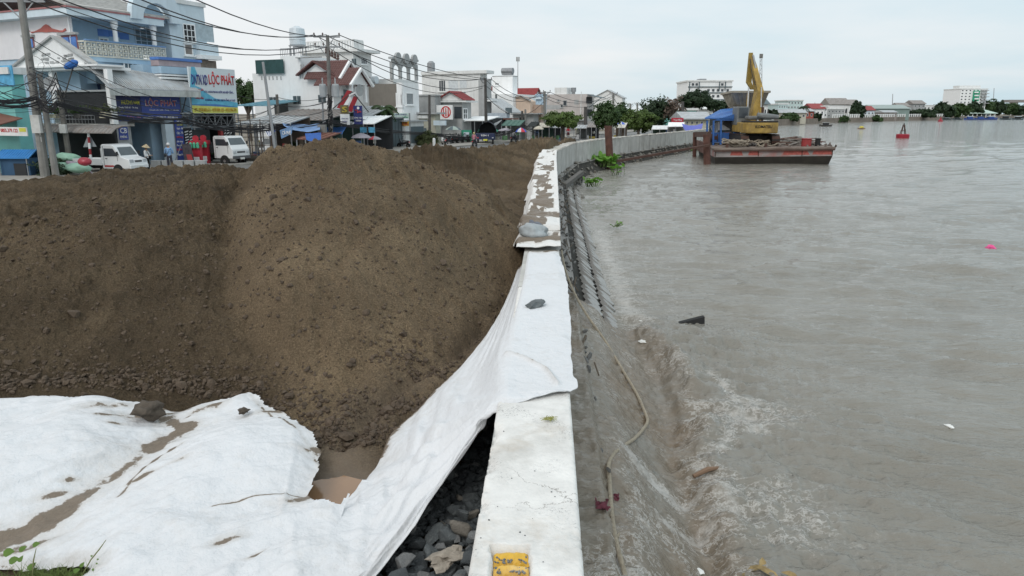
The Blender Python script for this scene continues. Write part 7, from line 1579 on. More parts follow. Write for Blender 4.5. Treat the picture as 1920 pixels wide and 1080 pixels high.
# ------------------------------------------------------------------ far bank
def bank(px, back=0):
    ys = np.geomspace(60, 1190, 4000); X = R(ys); dpt = ys*CP+SP*CAMZ; u = 960+X/dpt*1350; i = int(np.argmin(np.abs(u-px)))
    d = Vector((X[i], ys[i], 0)).normalized()*back; return Vector((X[i], ys[i], 0))+d
def bz(px, py, Y): return aty(px, py, Y)
def fbuild(name, label, x0, x1, yt, back, m, floors=2, cols=3, roof=None, depth=10, wc=FX, Y=None, cat='building', ybase=None):
    c = bank((x0+x1)/2, back); Y = Y or c.y; f = Face(Vector((0, Y, 0)), Vector((1, 0, 0))); u0, u1 = f.uz(x0, yt)[0], f.uz(x1, yt)[0]; h = f.uz((x0+x1)/2, yt)[1]; zb = .2
    E = empty(name, ((u0+u1)/2, Y+depth/2, zb), label, cat); b = MB(); f.slab(b, u0, zb, u1, h, -depth, 0); b.build('wall', m, E)
    base = f.uz((x0+x1)/2, ybase)[1] if ybase else 2.0
    for i in range(floors):
        for j in range(cols):
            fu, fz = (u1-u0)/cols, (h-base)/max(floors, 1); a = u0+fu*(j+.28); z = base+fz*(i+.3); b = MB(); w = fu*.44; hh = fz*.42
            f.slab(b, a, z, a+w, z+hh, 0, .08); o = b.build('window', WHITE2, E); q = MB(); f.slab(q, a+w*.1, z+hh*.08, a+w*.9, z+hh*.92, .08, .1); p = q.build('pane', wc, None); p.parent = o; p.location = p.location-wloc(o)
    if roof:
        rm, rh = roof; b = MB(); A_, B_, C_, D_ = f.P(u0-.5, h, .6), f.P(u1+.5, h, .6), f.P(u1+.5, h, -depth-.4), f.P(u0-.5, h, -depth-.4); mid = Vector((0, 0, rh))
        q, w = (A_+D_)/2+mid, (B_+C_)/2+mid; b.prism([A_, B_, w, q], (0, 0, .15)); b.prism([D_, C_, w, q], (0, 0, .15)); b.prism([A_, D_, q], (.2, 0, 0)); b.prism([B_, C_, w], (-.2, 0, 0)); b.build('roof', rm, E)
    else: b = MB(); f.slab(b, u0-.3, h+.002, u1+.3, h+.4, -depth-.3, .3); b.build('roof_slab', WHITE2, E)
    return E, f, (u0, u1, h)
MINT = mat('paint_mint', (.5, .62, .61), .7, .08, .5, streak=.2)
def banded():
    E, f, (u0, u1, h) = fbuild('banded_building', 'long white five storey building with dark bands behind the trees', 1290, 1373, 153, 0, WHITE, 0, 1, None, 14, Y=215, ybase=200)
    for y in (162, 173, 186, 198): b = MB(); q = f.rect(1290, y, 1373, y+1.6); f.slab(b, *q, 0, .3); b.build('dark_band', SLATEG, E)
    for y in (156, 167, 178, 190):
        for x in (1297, 1304, 1326, 1335, 1344, 1352, 1362): 
            if (x+y) % 3 == 0: continue
            b = MB(); f.slab(b, *f.rect(x, y, x+4.5, y+4.5), 0, .1); b.build('window', FX, E)
    for x in (1292, 1310, 1348, 1359): b = MB(); f.slab(b, *f.rect(x, 153, x+1.3, 170), 0, .35); b.build('fin', SLATEG, E)
    b = MB(); q = f.rect(1316, 147, 1328, 152); f.slab(b, *q, -6, -2); b.build('roof_plant', STEEL, E)
banded()
fbuild('green_house', 'sea green house behind the market tarpaulins', 1258, 1306, 207, 0, GREENP, 1, 3, None, 10, Y=135)
fbuild('gabled_hall', 'low hall with a pale gabled roof behind the green house', 1296, 1330, 205, 0, WHITE2, 1, 3, (WHITE2, 2.0), 12, Y=160)
fbuild('gabled_hall', 'low hall with a pale gabled roof left of the hopper', 1326, 1362, 207, 0, WHITE2, 1, 3, (WHITE2, 2.2), 12, Y=165)
fbuild('long_shed', 'long cream shed with grey roof along the far road', 1284, 1330, 224, 0, mat('paint_cream2', (.55, .53, .42), .8, streak=.3), 1, 5, (TIN, 1.0), 8, Y=112)
fbuild('white_house', 'white house seen just right of the yellow boom', 1423, 1440, 196, 8, WHITE2, 1, 2, (SLATEG, 2))
fbuild('mint_block', 'mint green apartment block right of the excavator', 1460, 1478, 196, 25, MINT, 3, 4, None, 12)
fbuild('mint_block', 'taller mint green block behind the mint apartments', 1477, 1506, 189, 45, MINT, 4, 5, None, 14)
fbuild('bank_shed', 'long pale shed low on the far bank beside the palm', 1462, 1512, 212, 8, mat('paint_sand', (.5, .48, .4), .8), 1, 5, (TIN, 1.2))
fbuild('bank_house', 'small red walled house right of the far palm', 1511, 1526, 209, 6, mat('paint_brick_red', (.35, .09, .07), .8), 1, 2, (TIN, 1))
fbuild('bank_house', 'white house with a maroon roof on the far bank', 1523, 1546, 204, 18, WHITE, 1, 3, (TILERED, 2))
fbuild('bank_house', 'narrow white two storey house on the far bank', 1540, 1552, 200, 10, WHITE2, 2, 2, None)
fbuild('bank_house', 'unfinished grey house frame on the far bank', 1552, 1584, 205, 8, GREYP, 2, 5, None)
fbuild('bank_house', 'wide white house with a dark hipped roof left of the big round tree', 1556, 1592, 196, 30, WHITE, 1, 4, (TINOLD, 2.8))
fbuild('bank_house', 'white house with a dark roof directly behind the big round tree', 1582, 1612, 197, 34, WHITE, 1, 3, (TINOLD, 2.5))
fbuild('bank_house', 'pale house with a red roof right of the big round tree', 1620, 1640, 207, 16, PALEB, 1, 3, (TILERED, 2))
fbuild('green_warehouse', 'wide grey green warehouse on the far bank', 1640, 1706, 204, 20, mat('clad_green', (.22, .29, .27), .7, .1, .3), 0, 1, (mat('clad_roof', (.32, .38, .36), .7), 2), 18)
fbuild('bank_shed', 'low brown shed in front of the green warehouse', 1658, 1682, 211, 5, mat('clad_brown', (.28, .25, .23), .8), 1, 3, (TIN, 1))
fbuild('bank_house', 'grey tower like house with an arched top on the far bank', 1713, 1735, 195, 14, GREYP, 3, 3, (TINOLD, 2))
fbuild('bank_house', 'pale flat roofed house before the grey tower house', 1686, 1706, 200, 30, WHITE2, 1, 3, (TINOLD, 2))
fbuild('bank_house', 'white house half hidden by the far bank trees', 1732, 1752, 198, 30, WHITE2, 2, 3, None)
E, f, (u0, u1, h) = fbuild('hospital_block', 'tall white and green block with stepped balconies at the far right', 1802, 1852, 167, 60, WHITE, 6, 7, None, 22, ybase=200)
b = MB(); f.slab(b, *f.rect(1823, 170, 1834, 196), .1, 1.2); b.build('green_panel', mat('panel_green', (.03, .35, .2), .6), E)
for y in (172, 178, 184, 190): b = MB(); f.slab(b, *f.rect(1825, y, 1832, y+2.5), 1.2, 2.0); b.build('balcony', WHITE, E)
for y in (169, 175, 181, 187, 193): b = MB(); f.slab(b, *f.rect(1838, y, 1852, y+1.2), .1, 2.0); b.build('balcony', GREYP, E)
b = MB(); f.slab(b, *f.rect(1805, 160, 1845, 167), -12, -4); b.build('roof_storey', WHITE2, E)
# pavilion roof by the water
c = bank(1840, 4); f = Face(Vector((0, c.y, 0)), Vector((1, 0, 0))); E = empty('riverside_pavilion', f.pt(1840, 218), 'long low pavilion with a pale green roof at the waterside', 'pavilion')
b = MB(); q = f.rect(1797, 207, 1872, 213); b.prism([f.P(q[0], q[1], 0), f.P(q[2], q[1], 0), f.P(q[2]-4, q[3]+.3, -9), f.P(q[0]+4, q[3]+.3, -9)], (0, 0, .3)); b.build('roof', mat('roof_mint', (.50, .62, .56), .6), E)
for i in range(9): u = q[0]+(q[2]-q[0])*(i+.5)/9; b = MB(); b.bar(f.P(u, .2, -1), f.P(u, q[1], -1), .4); b.build('column', WHITE, E)
b = MB(); f.slab(b, q[0]+1, .2, q[2]-1, q[1]-.3, -9, -8.6); b.build('back_wall', SLATEG, E)
# bridge at the right edge
c = Vector((560, 760, 0)); f = Face(Vector((0, 800, 0)), Vector((1, 0, 0))); E = empty('road_bridge', f.pt(1900, 218), 'grey road bridge crossing at the right edge of the far bank', 'bridge'); a = f.uz(1893, 190)
b = MB(); f.slab(b, a[0], f.uz(1900, 192)[1], a[0]+400, f.uz(1900, 187)[1], -14, 0); b.build('deck', mat('bridge_concrete', (.26, .245, .235), .8), E)
for i in range(5): b = MB(); u = a[0]+8+i*38; f.slab(b, u, -1, u+3, f.uz(1900, 192)[1]-.01, -12, -2); b.build('pier', CON, E)
# promenade rail along the far bank
E = empty('promenade_rail', bank(1620), 'pale post and rail fence along the far promenade', 'railing'); prev = None
for i in range(60):
    c = bank(1560+i*4.1, .8); b = MB(); b.box((c.x, c.y, ZT+.75), (.5, .5, 1.5)); b.build('post', WHITE2, E)
    if prev: b = MB(); b.bar(prev+Vector((0, 0, ZT+1.2)), Vector((c.x, c.y, ZT+1.2)), .2, .25); b.build('rail', WHITE2, E)
    prev = Vector((c.x, c.y, 0))
# trees of the far bank
def btree(label, x0, y0, x1, y1, back, **k): c = bank((x0+x1)/2, back); return ptree(k.pop('name', 'bank_tree'), label, x0, y0, x1, y1, c.y, leaf=max(.8, c.y*.0042), **k)
btree('small dark tree right of the excavator counterweight', 1440, 202, 1462, 224, 4, n=2200, m=LG[0], seed=20, lob=3)
btree('big round dark tree on the far bank', 1592, 191, 1623, 226, 5, n=5000, m=LG[0], seed=21, lob=3)
btree('low green bushes left of the big round tree', 1558, 215, 1596, 229, 2, n=2600, m=LG[1], seed=22, lob=5)
btree('low green bushes in front of the mint blocks', 1461, 212, 1500, 228, 2, n=2400, m=LG[1], seed=23, lob=5)
btree('small round bush near the moored sampan', 1522, 210, 1540, 226, 3, n=1500, m=LG[0], seed=24, lob=2)
btree('bushes right of the big round tree', 1622, 215, 1652, 228, 2, n=1800, m=LG[1], seed=25, lob=4)
btree('dark bush mass before the grey tower house', 1704, 203, 1752, 222, 3, n=3600, m=LG[0], seed=26, lob=6)
btree('tall uneven tree right of the grey tower house', 1748, 190, 1786, 220, 6, n=4200, m=LG[0], seed=27, lob=4)
btree('lighter green tree left of the pavilion', 1778, 200, 1800, 222, 3, n=2200, m=LG[1], seed=28, lob=3)
for i, (a, y, d) in enumerate(((1776, 194, 1822), (1812, 190, 1846), (1838, 188, 1866), (1858, 189, 1888), (1880, 192, 1908), (1896, 196, 1934))):
    btree(['first', 'second', 'third', 'fourth', 'fifth', 'last'][i]+' dark tree from the left in the belt behind the pavilion', a, y, d, 216, 22+i*3, n=3200, m=LG[0] if i % 2 else LG[1], seed=30+i, lob=4)
c = bank(1507, 6); palm('palm', 'tall coconut palm beside the mint blocks on the far bank', 1507, 201, 22, c.y, n=13, m=LG[0], seed=5)
c = bank(1862, 30); palm('palm', 'distant palm rising above the tree belt', 1863, 186, 12, c.y, n=11, m=LG[0], seed=6)
mast('tall lattice radio mast right of the yellow boom', 1427, 215, 101, 260, 3.0)
mast('thin far mast above the green warehouse', 1674, 210, 176, 420, 1.0, lattice=False, head=False); mast('thin far mast left of the green warehouse', 1528, 210, 192, 330, .8, lattice=False, head=False); mast('thin faint mast right of the hospital block', 1864, 200, 165, 640, .8, lattice=False, head=False)
def grass_verge():
    vs, fs = [], []; r = random.Random(44)
    for i in range(26000):
        Y = r.uniform(46, 118); s = r.uniform(.55, 4.2 if Y < 80 else 6); X = float(R(Y))-s; z = .2+1.15*min(1, max(0, (Y-42)/13))*(1 if s < 2.8 else max(0, (6.3-s)/3.5)); h = r.uniform(.15, .5)*(1.3 if r.random() < .1 else 1); a = r.random()*6.28; w = .06; dx, dy = math.cos(a)*w, math.sin(a)*w; lx, ly = r.gauss(0, .12), r.gauss(0, .12); j = len(vs)
        vs += [(X-dx, Y-dy, z-.05), (X+dx, Y+dy, z-.05), (X+lx, Y+ly, z+h)]; fs.append((j, j+1, j+2))
    me = bpy.data.meshes.new('grass'); me.from_pydata(vs, [], fs); o = link('grass', me, None, mat('grass_blade', (.12, .15, .05), .8, .35, .6)); tag(o, 'rough green grass verge between the far road and the curving wall', 'grass', kind='stuff')
grass_verge()
# ------------------------------------------------------------------ barge, excavator and river things
RUST = mat('rust_steel', (.085, .045, .034), .8, .35, 2, .4, 12, dirt=(.05, .03, .025), dirt_amt=.6)
def barge():
    y0, y1, x0, x1 = 57.0, 71.0, 15.8, 25.0; zd = 1.25
    E = empty('barge', ((x0+x1)/2, (y0+y1)/2, 0), 'rusty flat work barge with a red and grey painted side', 'barge')
    hull = mat('hull_black', (.045, .04, .034), .7, .3, 1, .2, 6, dirt=(.09, .07, .05), dirt_amt=.5); band = mat('hull_band', (.30, .27, .26), .7, .3, 1.2, dirt=(.38, .10, .08), dirt_amt=.95, streak=0)
    tilt = .10
    def L(x, y, z): return Vector((x+(y-y0)*.16, y, z+(x-x0)/(x1-x0)*tilt))
    b = MB(); b.hexa([L(x0+.3, y0+.7, -.8), L(x1-.3, y0+.7, -.8), L(x1-.3, y1, -.8), L(x0+.3, y1, -.8), L(x0, y0, .55), L(x1, y0, .55), L(x1, y1, .55), L(x0, y1, .55)]); b.build('lower_hull', hull, E)
    b = MB(); b.hexa([L(x0, y0-.01, .552), L(x1, y0-.01, .552), L(x1, y1, .552), L(x0, y1, .552), L(x0, y0-.01, zd-.18), L(x1, y0-.01, zd-.18), L(x1, y1, zd-.18), L(x0, y1, zd-.18)]); b.build('side_band', band, E)
    b = MB(); b.hexa([L(x0-.12, y0-.15, zd-.178), L(x1+.15, y0-.15, zd-.178), L(x1+.15, y1, zd-.178), L(x0-.12, y1, zd-.178), L(x0-.12, y0-.15, zd), L(x1+.15, y0-.15, zd), L(x1+.15, y1, zd), L(x0-.12, y1, zd)]); b.build('deck', mat('deck_rusty', (.20, .16, .135), .85, .35, 1, .5, 10, dirt=(.10, .05, .035), dirt_amt=.7), E, bevel=.04)
    f = Face(Vector((0, y0-.01, 0)), Vector((1, 0, 0)))
    b = MB(); b.bar(L(x0-.1, y0-.12, zd-.22), L(x1+.1, y0-.12, zd-.22), .12, .1); b.build('rubbing_strake', RUST, E)
    for x in (x0+.05, x0+3.4, x0+6.8, x1-.05): b = MB(); b.bar(L(x, y0-.03, .6), L(x, y0-.03, zd-.2), .07, .05); b.build('hull_seam', RUST, E)
    r = random.Random(2)
    for i, (x, w) in enumerate(((x0+1.2, 1.0), (x0+2.6, .9), (x0+5.3, 2.1), (x0+7.6, 1.6))): b = MB(); b.prism([L(x, y0-.012, .68), L(x+w, y0-.012, .66), L(x+w*.9, y0-.012, .98), L(x+.1, y0-.012, 1.0)], (0, -.006, 0)); b.build('red_patch', mat('patch_red', (.40, .10, .08), .7, .4, 6), E)
    for x, s, nm in ((x1-1.8, .75, 'red_bollard'), (x1-.9, .4, 'black_bollard')): b = MB(); b.lathe(L(x, y0+1.4, zd), [(s/2, 0), (s/2, .55), (s/2+.05, .6), (s/2, .62)], 14); b.build(nm, mat('bollard_red', (.30, .04, .04), .6) if 'red' in nm else TYRE, E)
    for x, y in ((x0+1.0, y0+.6), (x0+4, y0+.4)): b = MB(); b.tube([L(x, y, zd), L(x, y, zd+.3)], .12, 8); b.build('cleat', RUST, E)
    # side wall boards at the left (boarded bulwark)
    for i in range(11): yy = y0+3.6+i*.9; b = MB(); b.box(L(x0-.2, yy, .95), (.08, .75, .9)); b.build('bulwark_board', mat('board_red_brown', (.17, .10, .085), .85, .3, 3), E)
    # ---- scrap: planks, ropes, mounds on the deck
    r = random.Random(17); S = empty('plank_heap', L(x0+8.0, y0+5, zd), 'heap of weathered planks and beams on the right of the barge deck', 'planks')
    pm = [mat('plank_grey', (.26, .235, .21), .9, .3, 3), mat('plank_brown', (.16, .10, .08), .9, .3, 3), mat('plank_dark', (.07, .06, .05), .9, .3, 3)]
    for i in range(48):
        x = x0+r.uniform(5.2, 8.3); y = y0+r.uniform(2, 8); l = r.uniform(.8, 3.0); a = r.uniform(-.5, .5)+(.3 if r.random() < .5 else 2.6); z = zd+.08+r.uniform(0, .5)*max(.1, 1-abs(x-x0-7.3)/3.2); d = Vector((math.cos(a), math.sin(a), r.uniform(-.12, .15)))*l/2; c = L(x, y, z); b = MB(); b.bar(c-d, c+d, r.uniform(.10, .22), r.uniform(.04, .10)); b.build('plank', r.choice(pm), S)
    S = empty('rope_heap', L(x0+2.8, y0+1.2, zd), 'tangled heap of thick pale rope on the left of the barge deck', 'rope')
    rm = mat('rope_tan', (.27, .23, .18), .9, .2, 8)
    for i in range(16):
        c = L(x0+r.uniform(.6, 5.0), y0+r.uniform(.5, 2.4), zd+.1+r.uniform(0, .35)); R_ = r.uniform(.25, .7); pts = [c+Vector((R_*math.cos(k*.6)*r.uniform(.85, 1.15), R_*.7*math.sin(k*.6), .10*math.sin(k*1.3+i)+k*.006)) for k in range(16)]; b = MB(); b.tube(pts, .05, 6); b.build('rope_coil', rm, S)
    b = MB()
    for i in range(120): k = r.uniform(.04, .14); b.blob(L(x0+r.uniform(.4, 10), y0+r.uniform(.3, 9), zd+k*.3), (k*1.4, k, k*.6), i, rotm(r.random(), r.random(), r.random()*3), .35)
    o = b.build('deck_debris', mat('debris_grey', (.17, .14, .12), .9, .4, 3)); tag(o, 'rubble and scrap scattered over the barge deck', 'debris', kind='stuff')
    # ---- blue shed on the barge
    S = empty('barge_shed', L(x0+3.0, y0+9, zd), 'open blue work shed with a corrugated roof on the barge', 'shed'); bm_ = mat('shed_blue', (.035, .12, .36), .6, .2, 1.5, dirt=(.12, .1, .09), dirt_amt=.3); Ys = 66.0
    ft = Face(Vector((0, Ys-4, 0)), Vector((1, 0, 0))); fb = Face(Vector((0, Ys+1, 0)), Vector((1, 0, 0)))
    ev0, ev1 = ft.pt(1322, 223), ft.pt(1386, 224); rg0, rg1 = fb.pt(1352, 207), fb.pt(1398, 202)
    b = MB(); b.prism([ev0, ev1, rg1, rg0], (0, 0, .05)); b.build('roof', bm_, S)
    b = MB()
    for i in range(20): g = i/19; b.bar(ev0.lerp(ev1, g)+Vector((0, 0, .07)), rg0.lerp(rg1, g)+Vector((0, 0, .07)), .07, .05)
    b.build('roof_rib', mat('shed_blue_light', (.06, .20, .52), .5), S)
    b = MB(); a_, c_ = ft.pt(1338, 226), ft.pt(1386, 226); b.prism([a_, c_, ft.pt(1386, 214), ft.pt(1380, 213)], (0, .08, 0)); b.build('gable_sheet', bm_, S)
    for x in (1326, 1338, 1352, 1384): q = ft.pt(x, 258); t = ft.pt(x, 226); b = MB(); b.bar((q.x, q.y, zd), (t.x, t.y, t.z), .14); b.build('post', bm_, S)
    b = MB(); q = ft.rect(1376, 226, 1388, 258); ft.slab(b, q[0], zd, q[2], q[3], -.1, .0); b.build('side_panel', bm_, S)
    b = MB(); q = fb.rect(1330, 222, 1386, 258); fb.slab(b, q[0], zd, q[2], q[3], -.1, 0); b.build('back_sheet', mat('shed_back_dark', (.05, .06, .06), .8, .4, 1), S)
    b = MB(); q = ft.rect(1340, 249, 1372, 255); ft.slab(b, q[0], zd+.2, q[2], q[3], -1.5, -.6); b.build('bench', bm_, S)
    for i, (x, y, m_) in enumerate(((1345, 238, 'sheet_grey'), (1358, 236, 'sheet_pale'), (1368, 232, 'sheet_dark'))): q = ft.pt(x, y, -1.2); b = MB(); b.box(q, (1.1, .1, .7), .3, rotm(0, .5*(i-1), .2)); b.build('hung_sheet', [GREYP, WHITE2, DKPOLE][i], S)
    # machinery clutter under the roof
    for i, (x, w_, h_, m_) in enumerate(((1334, .8, 1.1, 'winch_red'), (1350, 1.2, .8, 'engine_grey'), (1364, .9, 1.3, 'tank_rust'))):
        q = ft.pt(x, 252, -.9); E2 = empty(['winch', 'engine', 'oil_drum'][i], (q.x, q.y, zd), ['rusty winch under the left end of the blue shed', 'grey engine block on the barge under the shed roof', 'upright rusty drum under the blue shed'][i], ['winch', 'engine', 'drum'][i])
        b = MB(); b.box((q.x, q.y, zd+.06+.05), (w_, .8, .12)); b.build('base', DKPOLE, E2); b = MB()
        if i == 0: b.tube([(q.x-.4, q.y, zd+.6), (q.x+.4, q.y, zd+.6)], .35, 14); b.tube([(q.x-.46, q.y, zd+.6), (q.x-.4, q.y, zd+.6)], .45, 14); b.tube([(q.x+.4, q.y, zd+.6), (q.x+.46, q.y, zd+.6)], .45, 14)
        elif i == 1: b.box((q.x, q.y, zd+.45), (w_, .6, .55)); b.tube([(q.x-.3, q.y, zd+.7), (q.x-.3, q.y, zd+1.2)], .06, 8); b.tube([(q.x+w_/2, q.y, zd+.45), (q.x+w_/2+.08, q.y, zd+.45)], .3, 12)
        else: b.lathe((q.x, q.y, zd+.17), [(.3, 0), (.3, .3), (.32, .32), (.3, .34), (.3, .6), (.32, .62), (.3, .64), (.3, .9), (.26, .91)], 14)
        b.build(['spool', 'block', 'barrel'][i], [RUST, GREYP, TINRUST][i], E2, bevel=0)
    # ---- hopper
    S = empty('hopper', L(x0+4.8, y0+13, zd), 'big grey brown steel hopper standing behind the excavator', 'hopper'); hm = mat('hopper_steel', (.36, .33, .27), .75, .2, 1, .2, 8, streak=.5, dirt=(.17, .13, .09)); Yh = 68.5
    fr, bk_ = Face(Vector((0, Yh-2.2, 0)), Vector((1, 0, 0))), Face(Vector((0, Yh+2.2, 0)), Vector((1, 0, 0)))
    T = [fr.pt(1375, 172), fr.pt(1443, 169), bk_.pt(1420, 171), bk_.pt(1353, 176)]
    T[0].z = T[1].z = fr.pt(1400, 172).z; T[2].z = T[3].z = T[0].z-.1
    B = [fr.pt(1384, 201, -1.2), fr.pt(1430, 201, -1.2), bk_.pt(1418, 201, 1.2), bk_.pt(1366, 201, 1.2)]
    zb_ = B[0].z
    for q in B: q.z = zb_
    for i in range(4): j = (i+1) % 4; b = MB(); n_ = (T[j]-T[i]).cross(B[i]-T[i]).normalized()*.06; b.prism([T[i], T[j], B[j], B[i]], n_); b.build('hopper_plate', hm, S)
    for i in range(4):
        j = (i+1) % 4; b = MB(); b.bar(T[i], T[j], .22, .18); b.build('rim', hm, S)
        for k in range(1, 8): g = k/8; b = MB(); b.bar(T[i].lerp(T[j], g), B[i].lerp(B[j], g), .07, .14); b.build('stiffener', hm, S)
    b = MB(); b.prism([q-Vector((0, 0, .02)) for q in B], (0, 0, -.7)); b.build('outlet', hm, S)
    for q in (B[0], B[1], B[2], B[3]): b = MB(); b.bar((q.x, q.y, zd), (q.x, q.y, zb_), .22); b.build('leg', RUST, S)
    return zd, L, x0, y0
def excavator(zd, L):
    Y = 59.5; c = aty(1424, 250, Y); z0 = zd+.05+.04; E = empty('excavator', (c.x, Y+1.4, z0), 'yellow crawler excavator seen from behind with its boom raised', 'excavator')
    yel = mat('excavator_yellow', (.36, .24, .06), .65, .4, 1.5, .2, 10, dirt=(.12, .08, .05), dirt_amt=.95); dk = mat('excavator_dark', (.035, .032, .03), .7, .3, 2); C0 = Vector((c.x, Y+1.6, z0))
    for s in (-1, 1):
        cx = C0.x+s*1.25; prof = []; n = 10
        for i in range(n+1): a = -math.pi/2+math.pi*i/n; prof.append((1.55+.42*math.cos(a), .45+.42*math.sin(a)))
        for i in range(n+1): a = math.pi/2+math.pi*i/n; prof.append((-1.55+.42*math.cos(a), .45+.42*math.sin(a)))
        b = MB(); b.prism([(cx-.28, C0.y+y, z0+z) for y, z in prof], (.56, 0, 0)); t = b.build('track', dk, E)
        N = len(prof); pads = []
        Lp = []; 
        for i in range(N):
            p0, p1 = prof[i], prof[(i+1) % N]; d = math.hypot(p1[0]-p0[0], p1[1]-p0[1]); m_ = max(1, int(d/.17))
            for k in range(m_): Lp.append((p0[0]+(p1[0]-p0[0])*k/m_, p0[1]+(p1[1]-p0[1])*k/m_, math.atan2(p1[1]-p0[1], p1[0]-p0[0])))
        for y, z, a in Lp: b = MB(); b.box((cx, C0.y+y, z0+z), (.62, .14, .06), 0, rotm(a)); b.build('track_pad', RUST if random.Random(int(y*99)).random() < .5 else dk, None).parent = t
        for o in t.children: o.location = o.location-wloc(t)
    b = MB(); b.box(C0+Vector((0, 0, .55)), (2.0, 1.6, .4)); b.build('undercarriage', dk, E); b = MB(); b.lathe(C0+Vector((0, 0, .75)), [(.6, 0), (.6, .22)], 20); b.build('slew_ring', dk, E)
    zb = z0+.98
    # upper structure: counterweight with rounded corners, engine hood, cab
    cw_ = [(-1.42, -1.75), (-1.25, -2.15), (-.7, -2.35), (.7, -2.35), (1.25, -2.15), (1.42, -1.75), (1.42, -1.2), (-1.42, -1.2)]
    b = MB(); b.prism([C0+Vector((x, y, zb-z0)) for x, y in cw_], (0, 0, .86)); cwo = b.build('counterweight', yel, E, bevel=.08)
    b = MB(); b.prism([C0+Vector((x*.985, y*.985-.035, zb-z0+.863)) for x, y in cw_], (0, 0, .12)); b.build('dark_top_edge', dk, E)
    b = MB(); b.box(C0+Vector((.0, .1, zb-z0+.45)), (2.75, 2.6, .8)); b.build('upper_body', yel, E, bevel=.05)
    b = MB(); b.box(C0+Vector((.1, -.8, zb-z0+1.2)), (2.0, 1.1, .32)); b.build('engine_hood', mat('hood_grey', (.15, .15, .145), .6, .2, 2), E, bevel=.12)
    b = MB(); b.tube([C0+Vector((-.4, -1.9, zb-z0+1.42)), C0+Vector((.3, -1.95, zb-z0+1.33)), C0+Vector((1.3, -1.9, zb-z0+1.28))], [.20, .24, .16], 10); b.build('tarp_roll', mat('hood_slate', (.18, .19, .19), .8), E)
    b = MB(); b.box(C0+Vector((-.92, .75, zb-z0+1.35)), (.95, 1.5, 1.5)); b.build('cab', mat('cab_grey', (.16, .17, .17), .5, .2, 2), E, bevel=.06); b = MB(); b.box(C0+Vector((-.92, -.02, zb-z0+1.6)), (.72, .04, .8)); b.build('cab_window', FX, E)
    b = MB(); b.tube([C0+Vector((.9, -.6, zb-z0+1.2)), C0+Vector((.9, -.6, zb-z0+1.9))], .07, 8); b.build('exhaust', dk, E)
    f = Face(Vector((0, C0.y-2.352, 0)), Vector((1, 0, 0))); text('KOMATSU', f, (C0.x-.62, zb+.42, C0.x+.72, zb+.64), mat('lettering_black', (.02, .02, .02), .6), E, .02)
    # boom and arm
    bp = C0+Vector((.12, 1.0, zb-z0+.8)); top = aty(1410, 110, bp.y+1.2); mid = aty(1423, 172, bp.y+.2); top2 = aty(1409, 101, bp.y+2.0)
    def girder(pts, ws, m_, nm): 
        b = MB()
        for (a, wa), (c_, wc) in zip(zip(pts[:-1], ws[:-1]), zip(pts[1:], ws[1:])):
            b.hexa([a+Vector((-wa[0], -wa[1], 0)), a+Vector((wa[0], -wa[1], 0)), a+Vector((wa[0], wa[1], 0)), a+Vector((-wa[0], wa[1], 0)), c_+Vector((-wc[0], -wc[1], 0)), c_+Vector((wc[0], -wc[1], 0)), c_+Vector((wc[0], wc[1], 0)), c_+Vector((-wc[0], wc[1], 0))])
        return b.build(nm, m_, E)
    girder([bp, mid, mid.lerp(top, .8), top], [(.22, .35), (.26, .5), (.18, .35), (.13, .25)], yel, 'boom')
    girder([top+Vector((-.02, .35, .5)), top+Vector((-.02, .35, -1.9)), mid+Vector((-.28, .9, .2))], [(.15, .12), (.19, .2), (.14, .15)], mat('arm_ochre', (.30, .21, .05), .7, .3, 2, dirt=(.10, .07, .04), dirt_amt=.8), 'arm')
    for s in (-1, 1):
        b = MB(); a = C0+Vector((.12+s*.55, .55, zb-z0+.85)); e = a+Vector((s*-.02, .2, 2.3)); b.tube([a, e], .10, 8); b.build('lift_cylinder', yel, E); b = MB(); b.tube([a+Vector((0, -.02, 1.2)), e+Vector((0, 0, .5))], .06, 8); b.build('piston_rod', CHR, E)
    b = MB(); a, e = aty(1417, 128, top.y-.6), aty(1412, 103, top.y-.5); b.tube([a, e], .09, 8); b.build('arm_cylinder', CHR, E)
    b = MB(); pts = [mid.lerp(top, t)+Vector((-.28-.1*math.sin(t*3), -.4, 0)) for t in np.linspace(.2, 1, 8)]; b.tube(pts, .035, 5); b.build('hydraulic_hose', dk, E)
    return E
zd, LL, bx0, by0 = barge(); excavator(zd, LL)
def pile(label, xb, yb, xt, yt, w, name='steel_pile'):
    p = atz(xb, yb, 0); t = aty(xt, yt, p.y); b = MB(); hw = w/2
    n = Vector((0, 1, 0)); out = [(-hw, 0), (-hw*.4, -hw*.5), (hw*.4, -hw*.5), (hw, 0), (hw*.4, hw*.5), (-hw*.4, hw*.5)]
    vs = [Vector((p.x+x, p.y+y, -1.2)) for x, y in out]+[Vector((t.x+x, t.y+y, t.z)) for x, y in out]; fs = [(0, 5, 4, 3, 2, 1), tuple(range(6, 12))]+[(i, (i+1) % 6, 6+(i+1) % 6, 6+i) for i in range(6)]
    b.add(vs, fs); tag(b.build(name, mat('pile_rust', (.105, .048, .036), .8, .35, 2.5, .4, 14, dirt=(.05, .03, .025), dirt_amt=.8), base=(p.x, p.y, -1.2)), label, 'pile'); return p, t
p1_, t1_ = pile('tall rust red steel pile standing alone in the water', 1147, 317, 1140, 236, .52); p2_, t2_ = pile('rust red steel pile at the front corner of the barge', 1328, 309, 1325, 252, .55); p3_, t3_ = pile('dark thin pile behind the barge corner', 1303, 294, 1303, 248, .35)
def beam(label, a, c, w, h=None, m=RUST): b = MB(); b.bar(a, c, w, h or w); tag(b.build('steel_beam', m), label, 'beam')
